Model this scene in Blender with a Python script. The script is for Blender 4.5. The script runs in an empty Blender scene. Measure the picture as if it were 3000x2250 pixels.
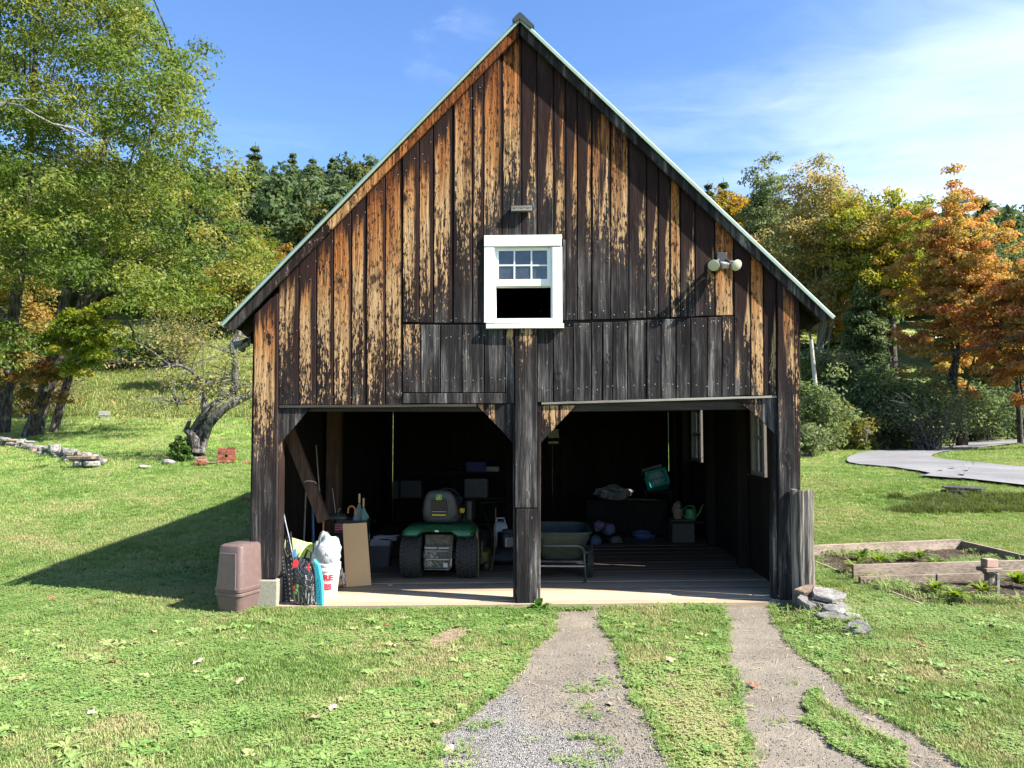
import bpy, bmesh, math, random
import numpy as np
from mathutils import Vector, Matrix, Euler, noise as mnoise

random.seed(7)
RNG = np.random.default_rng(7)
S = bpy.context.scene
COL = S.collection
R = math.radians

# ------------------------------------------------------------------ camera
FPX, CX, CY = 2253.0, 1500.0, 1125.0          # focal length and centre of the 3000 x 2250 photograph
CAM_H = 1.7
PITCH = math.atan((1259.0 - CY) / FPX)        # the horizon lies below the centre: the camera looks slightly up
cam_d = bpy.data.cameras.new('camera')
cam_d.sensor_width = 36.0
cam_d.lens = FPX / 3000.0 * 36.0
cam_d.clip_start, cam_d.clip_end = 0.05, 2000.0
cam = bpy.data.objects.new('camera', cam_d)
cam.location = (0, 0, CAM_H)
cam.rotation_euler = (R(90) + PITCH, 0, 0)
COL.objects.link(cam)
S.camera = cam

# ------------------------------------------------------------------ sun, sky, exposure
SUN = Vector((1.0, -0.385, 1.0)).normalized()       # towards the sun
sun_d = bpy.data.lights.new('sun', 'SUN')
sun_d.energy = 5.0
sun_d.angle = R(0.53)
sun_d.color = (1.0, 0.94, 0.84)
sun = bpy.data.objects.new('sun', sun_d)
sun.rotation_euler = SUN.to_track_quat('Z', 'Y').to_euler()
sun.location = (30, -10, 40)
COL.objects.link(sun)

S.view_settings.view_transform = 'Standard'
S.view_settings.look = 'None'
S.view_settings.gamma = 1.0
S.view_settings.use_curve_mapping = False
S.view_settings.exposure = 1.72
S.render.engine = 'CYCLES'
S.cycles.use_denoising = True
S.cycles.max_bounces = 6
S.cycles.diffuse_bounces = 3
S.cycles.glossy_bounces = 2
S.cycles.transmission_bounces = 4
S.cycles.transparent_max_bounces = 6
S.cycles.caustics_reflective = False
S.cycles.caustics_refractive = False


# ------------------------------------------------------------------ node helpers
class NT:
    """A few shortcuts for wiring node trees."""
    def __init__(s, tree):
        s.t = tree
    def n(s, typ, inp=None, out=0, **props):
        nd = s.t.nodes.new(typ)
        for k, v in props.items():
            setattr(nd, k, v)
        for k, v in (inp or {}).items():
            sock = nd.inputs[k]
            if isinstance(v, bpy.types.NodeSocket):
                s.t.links.new(v, sock)
            else:
                if sock.type == 'RGBA' and len(v) == 3:
                    v = (*v, 1.0)
                sock.default_value = v
        return nd if out is None else nd.outputs[out]
    def m(s, op, a, b=0.0, c=0.0, clamp=False):
        return s.n('ShaderNodeMath', {0: a, 1: b, 2: c}, operation=op, use_clamp=clamp)
    def vm(s, op, a, b=(0, 0, 0)):
        return s.n('ShaderNodeVectorMath', {0: a, 1: b}, operation=op)
    def mix(s, f, a, b, blend='MIX'):
        nd = s.n('ShaderNodeMix', None, None, data_type='RGBA', blend_type=blend)
        for sock, v in ((nd.inputs[0], f), (nd.inputs[6], a), (nd.inputs[7], b)):
            if isinstance(v, bpy.types.NodeSocket):
                s.t.links.new(v, sock)
            else:
                sock.default_value = (*v, 1.0) if (hasattr(v, '__len__') and len(v) == 3) else v
        return nd.outputs[2]
    def step(s, x, lo, hi, a=0.0, b=1.0):
        return s.n('ShaderNodeMapRange', {0: x, 1: lo, 2: hi, 3: a, 4: b}, interpolation_type='SMOOTHSTEP')
    def lin(s, x, lo, hi, a=0.0, b=1.0):
        return s.n('ShaderNodeMapRange', {0: x, 1: lo, 2: hi, 3: a, 4: b})
    def noise(s, vec, scale=5.0, detail=3.0, rough=0.55, out=0, dist=0.0):
        return s.n('ShaderNodeTexNoise', {'Vector': vec, 'Scale': scale, 'Detail': detail, 'Roughness': rough, 'Distortion': dist}, out)
    def scale(s, vec, xyz):
        return s.vm('MULTIPLY', vec, xyz)
    def ramp(s, f, stops):
        nd = s.n('ShaderNodeValToRGB', {0: f}, None)
        cr = nd.color_ramp
        while len(cr.elements) < len(stops):
            cr.elements.new(0.5)
        for e, (p, c) in zip(cr.elements, stops):
            e.position = p
            e.color = (*c, 1.0)
        return nd.outputs[0]


def new_mat(name):
    m = bpy.data.materials.new(name)
    m.use_nodes = True
    m.node_tree.nodes.clear()
    nt = NT(m.node_tree)
    out = nt.n('ShaderNodeOutputMaterial', None, None)
    return m, nt, out


def principled(nt, out, color, rough=0.7, spec=0.3, metal=0.0, normal=None, extra=None):
    inp = {'Base Color': color, 'Roughness': rough, 'Specular IOR Level': spec, 'Metallic': metal}
    if normal is not None:
        inp['Normal'] = normal
    inp.update(extra or {})
    b = nt.n('ShaderNodeBsdfPrincipled', inp)
    nt.t.links.new(b, out.inputs[0])
    return b


def bump(nt, h, strength=0.5, dist=0.01):
    return nt.n('ShaderNodeBump', {'Height': h, 'Strength': strength, 'Distance': dist})


_simple = {}
def simple(name, col, rough=0.6, metal=0.0, spec=0.4, var=0.25, scale=14.0, bmp=0.15, dirt=None, extra=None):
    """A plain surface with a little uneven colour, wear and fine relief."""
    if name in _simple:
        return _simple[name]
    m, nt, out = new_mat(name)
    tc = nt.n('ShaderNodeTexCoord', None, 3)
    a = nt.noise(tc, scale, 5, 0.6)
    b = nt.noise(tc, scale * 5.3, 3, 0.6)
    f = nt.m('ADD', nt.m('MULTIPLY', a, 0.65), nt.m('MULTIPLY', b, 0.35))
    k = nt.lin(f, 0.3, 0.7, 1.0 - var, 1.0 + var)
    c = nt.n('ShaderNodeVectorMath', {0: col, 1: k}, operation='MULTIPLY')
    if dirt is not None:
        c = nt.mix(nt.step(a, 0.5, 0.68, 0, dirt[1]), c, dirt[0])
    rr = nt.lin(b, 0.3, 0.7, max(0.02, rough - 0.1), min(1, rough + 0.1))
    principled(nt, out, c, rr, spec, metal, bump(nt, b, bmp, 0.006), extra)
    _simple[name] = m
    return m


# ------------------------------------------------------------------ world: clear sky with thin autumn cloud
wd = bpy.data.worlds.new('World')
S.world = wd
wd.use_nodes = True
wd.node_tree.nodes.clear()
nt = NT(wd.node_tree)
wout = nt.n('ShaderNodeOutputWorld', None, None)
sky = nt.n('ShaderNodeTexSky', None, None, sky_type='NISHITA', sun_disc=False,
           sun_elevation=math.asin(SUN.z), sun_rotation=math.atan2(SUN.x, SUN.y),
           altitude=300.0, air_density=1.0, dust_density=0.35, ozone_density=2.2)
gen = nt.n('ShaderNodeTexCoord', None, 0)
sep = nt.n('ShaderNodeSeparateXYZ', {0: gen}, None)
up = nt.m('MAXIMUM', sep.outputs[2], 0.06)
flat = nt.n('ShaderNodeCombineXYZ', {0: nt.m('DIVIDE', sep.outputs[0], up), 1: nt.m('DIVIDE', sep.outputs[1], up), 2: 0.0})
warp = nt.noise(flat, 0.9, 3, 0.5, out=1)
p = nt.vm('ADD', nt.scale(flat, (0.75, 1.15, 1.0)), nt.scale(warp, (0.9, 0.9, 0.0)))
c1 = nt.noise(nt.vm('ADD', p, (7.4, 3.1, 0)), 0.5, 8, 0.54)
c2 = nt.noise(nt.vm('ADD', p, (1.1, 6.2, 2)), 2.1, 6, 0.6)
cl = nt.m('ADD', nt.m('MULTIPLY', c1, 0.78), nt.m('MULTIPLY', c2, 0.22))
bias = nt.m('MULTIPLY', nt.n('ShaderNodeClamp', {0: nt.m('DIVIDE', sep.outputs[0], nt.m('MAXIMUM', sep.outputs[2], 0.25)), 1: -0.6, 2: 1.2}), 0.15)
wd_ = nt.n('ShaderNodeVectorMath', {0: nt.vm('ADD', flat, nt.scale(warp, (0.5, 0.5, 0))), 1: (0.03, 2.22, 0.0)}, 1, operation='DISTANCE')
wisp = nt.m('MULTIPLY', nt.m('MULTIPLY', nt.step(wd_, 0.0, 0.34, 1, 0), nt.step(c2, 0.36, 0.66, 0.25, 1.0)), 0.20)
cl = nt.m('ADD', nt.m('ADD', cl, bias), wisp)
cl = nt.step(nt.m('ADD', cl, nt.m('MULTIPLY', nt.m('SUBTRACT', nt.noise(flat, 0.16, 1, 0.5), 0.5), 0.3)), 0.47, 0.78, 0.0, 0.62)
hsv = nt.n('ShaderNodeHueSaturation', {'Hue': 0.508, 'Saturation': 1.18, 'Value': 1.0, 'Color': sky.outputs[0]})
cloud = nt.mix(0.8, hsv, (5.6, 6.1, 7.2))
col = nt.mix(cl, hsv, cloud)
bg = nt.n('ShaderNodeBackground', {0: col, 1: 0.092})
nt.t.links.new(bg, wout.inputs[0])


# ------------------------------------------------------------------ object helpers
def link(o, parent=None):
    COL.objects.link(o)
    if parent is not None:
        o.parent = parent
    return o


def tag(o, label=None, cat=None, group=None, kind=None):
    if label: o['label'] = label
    if cat: o['category'] = cat
    if group: o['group'] = group
    if kind: o['kind'] = kind
    return o


def thing(name, label, cat, loc=(0, 0, 0), rz=0.0, group=None, rot=None):
    o = bpy.data.objects.new(name, None)
    o.empty_display_size = 0.2
    o.location = loc
    o.rotation_euler = rot if rot is not None else (0, 0, rz)
    link(o)
    return tag(o, label, cat, group)


def mesh_np(name, v, f, mat, attrs=None, smooth=False):
    """Mesh from numpy arrays: v (n,3), f (m,k); attrs {name: (n,) or (n,3)} on points."""
    me = bpy.data.meshes.new(name)
    v = np.asarray(v, dtype=np.float32)
    f = np.asarray(f, dtype=np.int32)
    k = f.shape[1]
    me.vertices.add(len(v)); me.vertices.foreach_set('co', v.ravel())
    me.loops.add(f.size); me.loops.foreach_set('vertex_index', f.ravel())
    me.polygons.add(len(f))
    me.polygons.foreach_set('loop_start', np.arange(0, f.size, k, dtype=np.int32))
    me.polygons.foreach_set('loop_total', np.full(len(f), k, dtype=np.int32))
    if smooth:
        me.polygons.foreach_set('use_smooth', np.ones(len(f), dtype=bool))
    for an, av in (attrs or {}).items():
        av = np.asarray(av, dtype=np.float32)
        if av.ndim == 1:
            at = me.attributes.new(an, 'FLOAT', 'POINT')
            at.data.foreach_set('value', av)
        else:
            at = me.attributes.new(an, 'FLOAT_COLOR', 'POINT')
            at.data.foreach_set('color', np.concatenate([av, np.ones((len(av), 1), np.float32)], 1).ravel())
    me.update()
    me.validate()
    if mat is not None:
        me.materials.append(mat)
    return me


class MB:
    """Collects shapes; build() links them as ONE mesh object."""
    def __init__(s):
        s.v, s.f = [], []
    def add(s, vs, fs):
        o = len(s.v)
        s.v += [tuple(x) for x in vs]
        s.f += [tuple(i + o for i in f) for f in fs]
        return s
    def box(s, c, size, rot=None):
        hx, hy, hz = size[0] / 2, size[1] / 2, size[2] / 2
        vs = [Vector((x, y, z)) for z in (-hz, hz) for x, y in ((-hx, -hy), (hx, -hy), (hx, hy), (-hx, hy))]
        if rot is not None:
            q = rot if isinstance(rot, Matrix) else Euler(rot).to_matrix()
            vs = [q @ x for x in vs]
        c = Vector(c)
        return s.add([x + c for x in vs], [(3, 2, 1, 0), (4, 5, 6, 7), (0, 1, 5, 4), (1, 2, 6, 5), (2, 3, 7, 6), (3, 0, 4, 7)])
    def bb(s, a, b):
        return s.box([(a[i] + b[i]) / 2 for i in range(3)], [abs(b[i] - a[i]) for i in range(3)])
    def ring_loft(s, rings, cap=True, closed=True):
        n = len(rings[0]); o = len(s.v)
        for r in rings: s.v += [tuple(x) for x in r]
        for i in range(len(rings) - 1):
            for j in range(n if closed else n - 1):
                k = (j + 1) % n
                s.f.append((o + i * n + j, o + i * n + k, o + (i + 1) * n + k, o + (i + 1) * n + j))
        if cap and closed:
            s.f.append(tuple(o + j for j in reversed(range(n))))
            s.f.append(tuple(o + (len(rings) - 1) * n + j for j in range(n)))
        return s
    def tube(s, pts, r, n=8, cap=True):
        pts = [Vector(p) for p in pts]
        rs = r if hasattr(r, '__len__') else [r] * len(pts)
        rings = []; up = None
        for i, p in enumerate(pts):
            d = (pts[min(i + 1, len(pts) - 1)] - pts[max(i - 1, 0)]).normalized()
            if up is None:
                up = Vector((0, 0, 1)) if abs(d.z) < 0.9 else Vector((1, 0, 0))
            a = d.cross(up).normalized(); b = d.cross(a).normalized(); up = -b if False else (up - d * up.dot(d)).normalized()
            a = d.cross(up).normalized(); b = a.cross(d).normalized()
            rings.append([p + (a * math.cos(t) + b * math.sin(t)) * rs[i] for t in (2 * math.pi * j / n for j in range(n))])
        return s.ring_loft(rings, cap)
    def cyl(s, p0, p1, r0, r1=None, n=16):
        return s.tube([p0, p1], [r0, r0 if r1 is None else r1], n)
    def lathe(s, prof, c=(0, 0, 0), n=20, axis='Z', cap=True):
        rings = []
        for r, h in prof:
            ring = []
            for j in range(n):
                t = 2 * math.pi * j / n
                q = (r * math.cos(t), r * math.sin(t), h)
                if axis == 'X': q = (h, q[0], q[1])
                if axis == 'Y': q = (q[0], h, q[1])
                ring.append((q[0] + c[0], q[1] + c[1], q[2] + c[2]))
            rings.append(ring)
        return s.ring_loft(rings, cap)
    def prism(s, poly, depth, fn):
        """poly: 2-D points; fn(a, b, d) -> 3-D; extruded between depth[0] and depth[1]."""
        n = len(poly)
        vs = [fn(a, b, depth[0]) for a, b in poly] + [fn(a, b, depth[1]) for a, b in poly]
        fs = [tuple(range(n)), tuple(reversed(range(n, 2 * n)))] + [(j, n + j, n + (j + 1) % n, (j + 1) % n) for j in range(n)]
        return s.add(vs, fs)
    def blob(s, c, r, seed=0, amp=0.2, n=10, m=7, flat=None):
        """Uneven rounded lump."""
        rings = []
        for i in range(m + 1):
            ph = math.pi * (i + 0.15) / (m + 0.3)
            ring = []
            for j in range(n):
                t = 2 * math.pi * j / n
                d = Vector((math.sin(ph) * math.cos(t), math.sin(ph) * math.sin(t), math.cos(ph)))
                k = 1 + amp * mnoise.noise(d * 1.7 + Vector((seed * 3.1, seed * 1.7, seed)))  + amp * 0.5 * mnoise.noise(d * 4 + Vector((seed, 0, 5)))
                q = Vector((d.x * r[0], d.y * r[1], d.z * r[2])) * k
                if flat is not None: q.z = max(q.z, flat)
                ring.append((q.x + c[0], q.y + c[1], q.z + c[2]))
            rings.append(ring)
        return s.ring_loft(rings)
    def mesh(s, name):
        me = bpy.data.meshes.new(name)
        me.from_pydata(s.v, [], s.f)
        me.update()
        bm = bmesh.new(); bm.from_mesh(me)
        bmesh.ops.recalc_face_normals(bm, faces=bm.faces)
        bm.to_mesh(me); bm.free()
        return me
    def build(s, name, mat, parent=None, smooth=False, bevel=0.0, attrs=None, seg=2, sub=0):
        me = s.mesh(name)
        if mat is not None: me.materials.append(mat)
        if smooth:
            me.shade_smooth()
            me.set_sharp_from_angle(angle=R(40 if smooth is True else smooth))
        for an, av in (attrs or {}).items():
            at = me.attributes.new(an, 'FLOAT_COLOR', 'POINT')
            at.data.foreach_set('color', [x for q in av for x in (*q, 1.0)])
        o = bpy.data.objects.new(name, me)
        link(o, parent)
        if bevel:
            md = o.modifiers.new('bevel', 'BEVEL'); md.width = bevel; md.segments = seg; md.limit_method = 'ANGLE'
        if sub:
            md = o.modifiers.new('subdivision', 'SUBSURF'); md.levels = sub; md.render_levels = sub
        return o


# ------------------------------------------------------------------ places: rays of the photograph meet real surfaces
def ray(px, py):
    dx, dy = (px - CX) / FPX, (CY - py) / FPX
    cp, sp = math.cos(PITCH), math.sin(PITCH)
    return Vector((dx, cp - dy * sp, sp + dy * cp))

CAMP = Vector((0, 0, CAM_H))
def at_depth(px, py, y):
    d = ray(px, py)
    return CAMP + d * (y / d.y)

# the barn's own frame: u to the right along its front, v into the barn, z up
YAW = R(2.5)
UD = Vector((math.cos(YAW), -math.sin(YAW), 0))
VD = Vector((math.sin(YAW), math.cos(YAW), 0))
_d = ray(2310, 1757)
_p = CAMP + _d * (-CAM_H / _d.z)
BO = Vector((0, 0, 0)) + VD * _p.dot(VD)          # barn origin, in the middle of the front
def W(u, v, z):
    return BO + UD * u + VD * v + Vector((0, 0, z))
def local(p):
    q = p - BO
    return q.dot(UD), q.dot(VD), q.z
def front(px, py, v=0.0):
    """(u, z) of the point of the barn plane at depth v that the photograph shows at that pixel."""
    d = ray(px, py)
    t = ((BO + VD * v) - CAMP).dot(VD) / d.dot(VD)
    u, _, z = local(CAMP + d * t)
    return u, z
UL = front(749, 1700)[0]; UR = front(2340, 1700)[0]
BARN_D = 7.2
def FZ(u):
    """The old floor has sunk a little to the left."""
    return -0.10 * (UR - u) / (UR - UL)
def on_floor(px, py):
    d = ray(px, py); z = 0.0
    for _ in range(5):
        t = (z - CAM_H) / d.z
        u, v, _z = local(CAMP + d * t); z = FZ(u)
    return u, v, z


# ------------------------------------------------------------------ terrain
LY = np.array([-60, 0, 4, 7.5, 10, 14, 18, 20, 30, 35, 50, 70, 100, 140, 250, 900.])
LZ = np.array([0, -.03, -.06, -.14, -.12, .2, .68, .92, 1.6, 2.27, 5.4, 11.5, 23, 34, 42, 44.])
RY = np.array([-60, 0, 4, 7.5, 12, 17, 21, 26, 30, 38, 45, 50, 60, 80, 100, 140, 250, 900.])
RZ = np.array([0, -.03, -.05, -.05, -.04, .28, .55, .67, .87, 1.0, 1.15, 2.2, 5.0, 11.4, 17, 26, 34, 36.])
BY = np.array([-60, 0, 4, 7.5, 13, 14.9, 15.7, 17, 21, 26, 30, 38, 45, 50, 60, 80, 100, 140, 250, 900.])
BZ = np.array([0, -.03, -.05, -.05, -.03, .02, .34, .44, .58, .67, .87, 1.0, 1.15, 2.2, 5.0, 11.4, 17, 26, 34, 36.])
def sstep(x, a, b):
    t = np.clip((x - a) / (b - a), 0, 1)
    return t * t * (3 - 2 * t)
def soft(y, Y, Z):
    w = 0.03 * np.abs(y) + 0.12
    return sum(np.interp(y + k * w, Y, Z) * g for k, g in ((-1.5, .1), (-.75, .22), (0, .36), (.75, .22), (1.5, .1)))
def T(x, y):
    x = np.asarray(x, dtype=float); y = np.asarray(y, dtype=float)
    zl, zr, zb = soft(y, LY, LZ), soft(y, RY, RZ), soft(y, BY, BZ)
    zr = zr + (zb - zr) * sstep(x, 6.2, 7.8)
    z = zl + (zr - zl) * sstep(x, -2.6, 2.6)
    far = sstep(np.hypot(x, y), 9, 30)
    z = z + far * (0.10 * np.sin(x * .37 + 1) * np.sin(y * .31) + 0.25 * far * np.sin(x * .11 + .5) * np.sin(y * .09 + 1))
    z = z + 0.012 * np.sin(x * 2.3 + 1.3 * y) * np.sin(y * 1.9 - .7 * x)
    qx, qy = x - BO.x, y - BO.y
    u = qx * UD.x + qy * UD.y; v = qx * VD.x + qy * VD.y
    ins = sstep(u, UL - .12, UL + .05) * (1 - sstep(u, UR - .05, UR + .12)) * sstep(v, -.1, .08) * (1 - sstep(v, BARN_D - .05, BARN_D + .15))
    fz = -0.10 * (UR - u) / (UR - UL)
    return z * (1 - ins) + ins * (fz - 0.25)
def Tz(x, y):
    return float(T(x, y))
def on_ground(px, py, ymax=200.0):
    d = ray(px, py); d = d / d.y
    ys = np.concatenate([np.arange(2.0, 40, 0.02), np.arange(40, ymax, 0.1)])
    xs = d.x * ys; zs = CAM_H + d.z * ys
    hit = np.nonzero(zs < T(xs, ys))[0]
    y = ys[hit[0]] if len(hit) else ymax
    return Vector((d.x * y, y, Tz(d.x * y, y)))
def inside(px, py, poly):
    """Even-odd test of many points against one polygon."""
    poly = np.asarray(poly); r = np.zeros(len(px), bool); j = len(poly) - 1
    for i in range(len(poly)):
        xi, yi, xj, yj = *poly[i][:2], *poly[j][:2]
        c = ((yi > py) != (yj > py)) & (px < (xj - xi) * (py - yi) / (yj - yi + 1e-12) + xi)
        r ^= c; j = i
    return r
def dist_poly(px, py, poly):
    poly = np.asarray(poly)[:, :2]; best = np.full(len(px), 1e9)
    for i in range(len(poly)):
        a, b = poly[i - 1], poly[i]; ab = b - a
        t = np.clip(((px - a[0]) * ab[0] + (py - a[1]) * ab[1]) / (ab @ ab + 1e-12), 0, 1)
        best = np.minimum(best, np.hypot(px - a[0] - t * ab[0], py - a[1] - t * ab[1]))
    return best
# ------------------------------------------------------------------ wood
def barn_wood():
    """Old stained pine: bare orange and straw-coloured wood where rain and sun took the stain, black flecked remains lower down."""
    m, nt, out = new_mat('weathered_barn_wood')
    wa = nt.n('ShaderNodeAttribute', None, None, attribute_name='wa')
    wb = nt.n('ShaderNodeAttribute', None, None, attribute_name='wb')
    sa = nt.n('ShaderNodeSeparateColor', {0: wa.outputs[0]}, None)
    sb = nt.n('ShaderNodeSeparateColor', {0: wb.outputs[0]}, None)
    seed, e, dtop = sa.outputs[0], sa.outputs[1], sa.outputs[2]
    zmid, zlow, width = sb.outputs[0], sb.outputs[1], sb.outputs[2]
    pos = nt.n('ShaderNodeTexCoord', None, 3)
    sp = nt.n('ShaderNodeSeparateXYZ', {0: pos}, None)
    off = nt.m('MULTIPLY', seed, 41.0)
    x = nt.m('ADD', sp.outputs[0], off)
    y = nt.m('ADD', sp.outputs[1], off)
    z = nt.m('ADD', sp.outputs[2], nt.m('MULTIPLY', seed, 23.0))
    zw = sp.outputs[2]
    def vec(sx, sz):
        return nt.n('ShaderNodeCombineXYZ', {0: nt.m('MULTIPLY', x, sx), 1: nt.m('MULTIPLY', y, sx), 2: nt.m('MULTIPLY', z, sz)})
    # knots: one in each cell of a sparse lattice
    kv = nt.n('ShaderNodeTexVoronoi', {'Vector': vec(1.0, 0.8), 'Scale': 4.6, 'Randomness': 1.0}, None)
    kd, kc = kv.outputs[0], nt.n('ShaderNodeSeparateColor', {0: kv.outputs[1]}, None)
    krad = nt.m('MULTIPLY', nt.m('POWER', kc.outputs[0], 1.25), 0.19)
    knot = nt.step(kd, nt.m('MULTIPLY', krad, 0.45), nt.m('ADD', krad, 0.012), 1, 0)
    ring = nt.step(kd, krad, nt.m('MULTIPLY', krad, 2.6), 1, 0)
    halo = nt.step(kd, nt.m('MULTIPLY', krad, 0.9), nt.m('MULTIPLY', krad, 2.1), 0.45, 0.0)
    pv = nt.n('ShaderNodeTexVoronoi', {'Vector': vec(1.0, 0.7), 'Scale': 17.0, 'Randomness': 1.0}, None)
    pc = nt.n('ShaderNodeSeparateColor', {0: pv.outputs[1]}, None)
    pin = nt.step(pv.outputs[0], 0.04, nt.m('ADD', 0.05, nt.m('MULTIPLY', nt.m('POWER', pc.outputs[0], 2.0), 0.14)), 1, 0)
    # grain, bent round the knots
    bend = nt.m('MULTIPLY', nt.m('SINE', nt.m('MULTIPLY', kd, 26.0)), nt.m('MULTIPLY', ring, 0.02))
    slow = nt.noise(vec(2.5, 1.1), 1.0, 3, 0.55)
    gx = nt.m('ADD', nt.m('ADD', x, bend), nt.m('MULTIPLY', slow, 0.10))
    gv = nt.n('ShaderNodeCombineXYZ', {0: gx, 1: nt.m('MULTIPLY', y, 0.5), 2: nt.m('MULTIPLY', z, 0.022)})
    grain = nt.m('ADD', nt.m('MULTIPLY', nt.noise(gv, 80.0, 4, 0.6), 0.45), nt.m('MULTIPLY', nt.noise(gv, 34.0, 3, 0.55), 0.55))
    fibre = nt.noise(vec(260, 7.0), 1.0, 3, 0.6)
    patch = nt.noise(vec(5.0, 1.0), 1.0, 4, 0.6)
    streak = nt.noise(vec(26.0, 1.1), 1.0, 4, 0.6)
    fleck = nt.noise(vec(66.0, 15.0), 1.0, 4, 0.72)
    blot = nt.noise(vec(20.0, 9.0), 1.0, 4, 0.6)
    # where the bare wood shows: thr rises from top to bottom
    wob = nt.m('ADD', nt.m('MULTIPLY', nt.m('SUBTRACT', streak, 0.5), 1.5), nt.m('MULTIPLY', nt.m('SUBTRACT', patch, 0.5), 1.1))
    zz = nt.m('ADD', zw, nt.m('MULTIPLY', wob, 0.75))
    thr = nt.n('ShaderNodeMapRange', {0: zz, 1: zmid, 2: zlow, 3: 0.452, 4: 0.615})
    ff = nt.m('ADD', nt.m('MULTIPLY', fleck, 0.58), nt.m('ADD', nt.m('MULTIPLY', blot, 0.18), nt.m('MULTIPLY', grain, 0.24)))
    bare = nt.step(nt.m('SUBTRACT', ff, thr), -0.02, 0.02)
    # the stain keeps under the eave, at the board edges and round knots
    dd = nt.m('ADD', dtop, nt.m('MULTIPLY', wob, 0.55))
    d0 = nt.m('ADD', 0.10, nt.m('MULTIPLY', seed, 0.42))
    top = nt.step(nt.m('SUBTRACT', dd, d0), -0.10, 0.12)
    ed = nt.m('MULTIPLY', nt.m('MINIMUM', e, nt.m('SUBTRACT', 1.0, e)), width)
    edge = nt.step(nt.m('ADD', ed, nt.m('MULTIPLY', nt.m('SUBTRACT', patch, 0.62), 0.075)), 0.001, 0.012)
    kdark = nt.m('MULTIPLY', nt.m('SUBTRACT', nt.m('SUBTRACT', 1.0, halo), nt.m('MULTIPLY', knot, 0.52)), nt.m('SUBTRACT', 1.0, nt.m('MULTIPLY', pin, 0.85)))
    scorch = nt.step(nt.noise(vec(7.0, 3.6), 1.0, 3, 0.6), 0.60, 0.70, 1.0, 0.12)
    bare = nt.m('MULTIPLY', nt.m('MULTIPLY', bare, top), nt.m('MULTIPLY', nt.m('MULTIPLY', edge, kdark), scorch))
    # colours
    tone = nt.m('ADD', nt.n('ShaderNodeMapRange', {0: zz, 1: nt.m('ADD', zmid, 1.3), 2: zmid, 3: 0.0, 4: 1.0}), nt.m('MULTIPLY', nt.m('SUBTRACT', grain, 0.5), 1.3))
    tan = nt.ramp(tone, [(0.0, (0.20, 0.060, 0.017)), (0.35, (0.36, 0.132, 0.040)), (0.7, (0.44, 0.212, 0.083)), (1.0, (0.50, 0.315, 0.160))])
    lines = nt.lin(nt.m('ADD', nt.m('MULTIPLY', grain, 0.6), nt.m('MULTIPLY', fibre, 0.4)), 0.38, 0.60, 0.22, 1.08)
    tan = nt.n('ShaderNodeVectorMath', {0: tan, 1: lines}, operation='MULTIPLY')
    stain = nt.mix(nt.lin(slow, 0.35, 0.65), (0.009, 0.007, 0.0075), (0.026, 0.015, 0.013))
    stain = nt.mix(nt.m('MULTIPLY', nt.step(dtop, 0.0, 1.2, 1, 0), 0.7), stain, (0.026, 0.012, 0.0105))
    silver = nt.ramp(nt.m('ADD', nt.m('MULTIPLY', patch, 0.42), nt.m('ADD', nt.m('MULTIPLY', grain, 0.38), nt.m('MULTIPLY', streak, 0.22))), [(0.39, (0.007, 0.0065, 0.007)), (0.505, (0.025, 0.023, 0.024)), (0.57, (0.085, 0.080, 0.078)), (0.66, (0.30, 0.285, 0.27))])
    low = nt.n('ShaderNodeMapRange', {0: zz, 1: nt.m('ADD', zlow, 0.9), 2: nt.m('SUBTRACT', zlow, 0.5), 3: 0.05, 4: 0.95})
    dark = nt.mix(low, stain, silver)
    dark = nt.n('ShaderNodeVectorMath', {0: dark, 1: nt.lin(fibre, 0.35, 0.65, 0.6, 1.4)}, operation='MULTIPLY')
    colr = nt.mix(bare, dark, tan)
    h = nt.m('ADD', nt.m('MULTIPLY', grain, 0.8), nt.m('ADD', nt.m('MULTIPLY', fibre, 0.35), nt.m('ADD', nt.m('MULTIPLY', bare, -0.35), nt.m('ADD', nt.m('MULTIPLY', ring, 0.55), nt.m('ADD', nt.m('MULTIPLY', patch, 1.5), nt.m('MULTIPLY', knot, -0.5))))))
    principled(nt, out, colr, 0.85, 0.10, 0.0, bump(nt, h, 0.9, 0.008))
    return m


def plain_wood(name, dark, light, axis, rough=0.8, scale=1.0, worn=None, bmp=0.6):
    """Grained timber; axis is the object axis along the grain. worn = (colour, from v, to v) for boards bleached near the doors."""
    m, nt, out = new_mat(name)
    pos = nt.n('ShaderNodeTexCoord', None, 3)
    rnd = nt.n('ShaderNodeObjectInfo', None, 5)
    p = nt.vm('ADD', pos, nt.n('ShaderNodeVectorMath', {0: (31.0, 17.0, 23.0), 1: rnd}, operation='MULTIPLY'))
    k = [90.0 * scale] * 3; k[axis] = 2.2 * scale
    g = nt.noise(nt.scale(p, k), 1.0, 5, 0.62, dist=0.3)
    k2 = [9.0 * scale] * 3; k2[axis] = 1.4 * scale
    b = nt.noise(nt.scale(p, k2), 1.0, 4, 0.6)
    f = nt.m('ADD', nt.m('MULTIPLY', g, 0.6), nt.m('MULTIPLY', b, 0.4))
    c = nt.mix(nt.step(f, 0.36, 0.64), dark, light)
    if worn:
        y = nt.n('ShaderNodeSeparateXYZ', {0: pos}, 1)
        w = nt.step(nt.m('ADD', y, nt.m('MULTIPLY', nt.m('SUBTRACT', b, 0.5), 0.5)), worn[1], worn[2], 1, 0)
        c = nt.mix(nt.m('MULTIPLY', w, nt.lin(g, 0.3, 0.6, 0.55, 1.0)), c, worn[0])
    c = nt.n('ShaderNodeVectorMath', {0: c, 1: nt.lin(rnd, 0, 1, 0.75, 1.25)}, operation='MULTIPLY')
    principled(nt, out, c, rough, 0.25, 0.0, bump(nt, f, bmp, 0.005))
    return m


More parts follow.
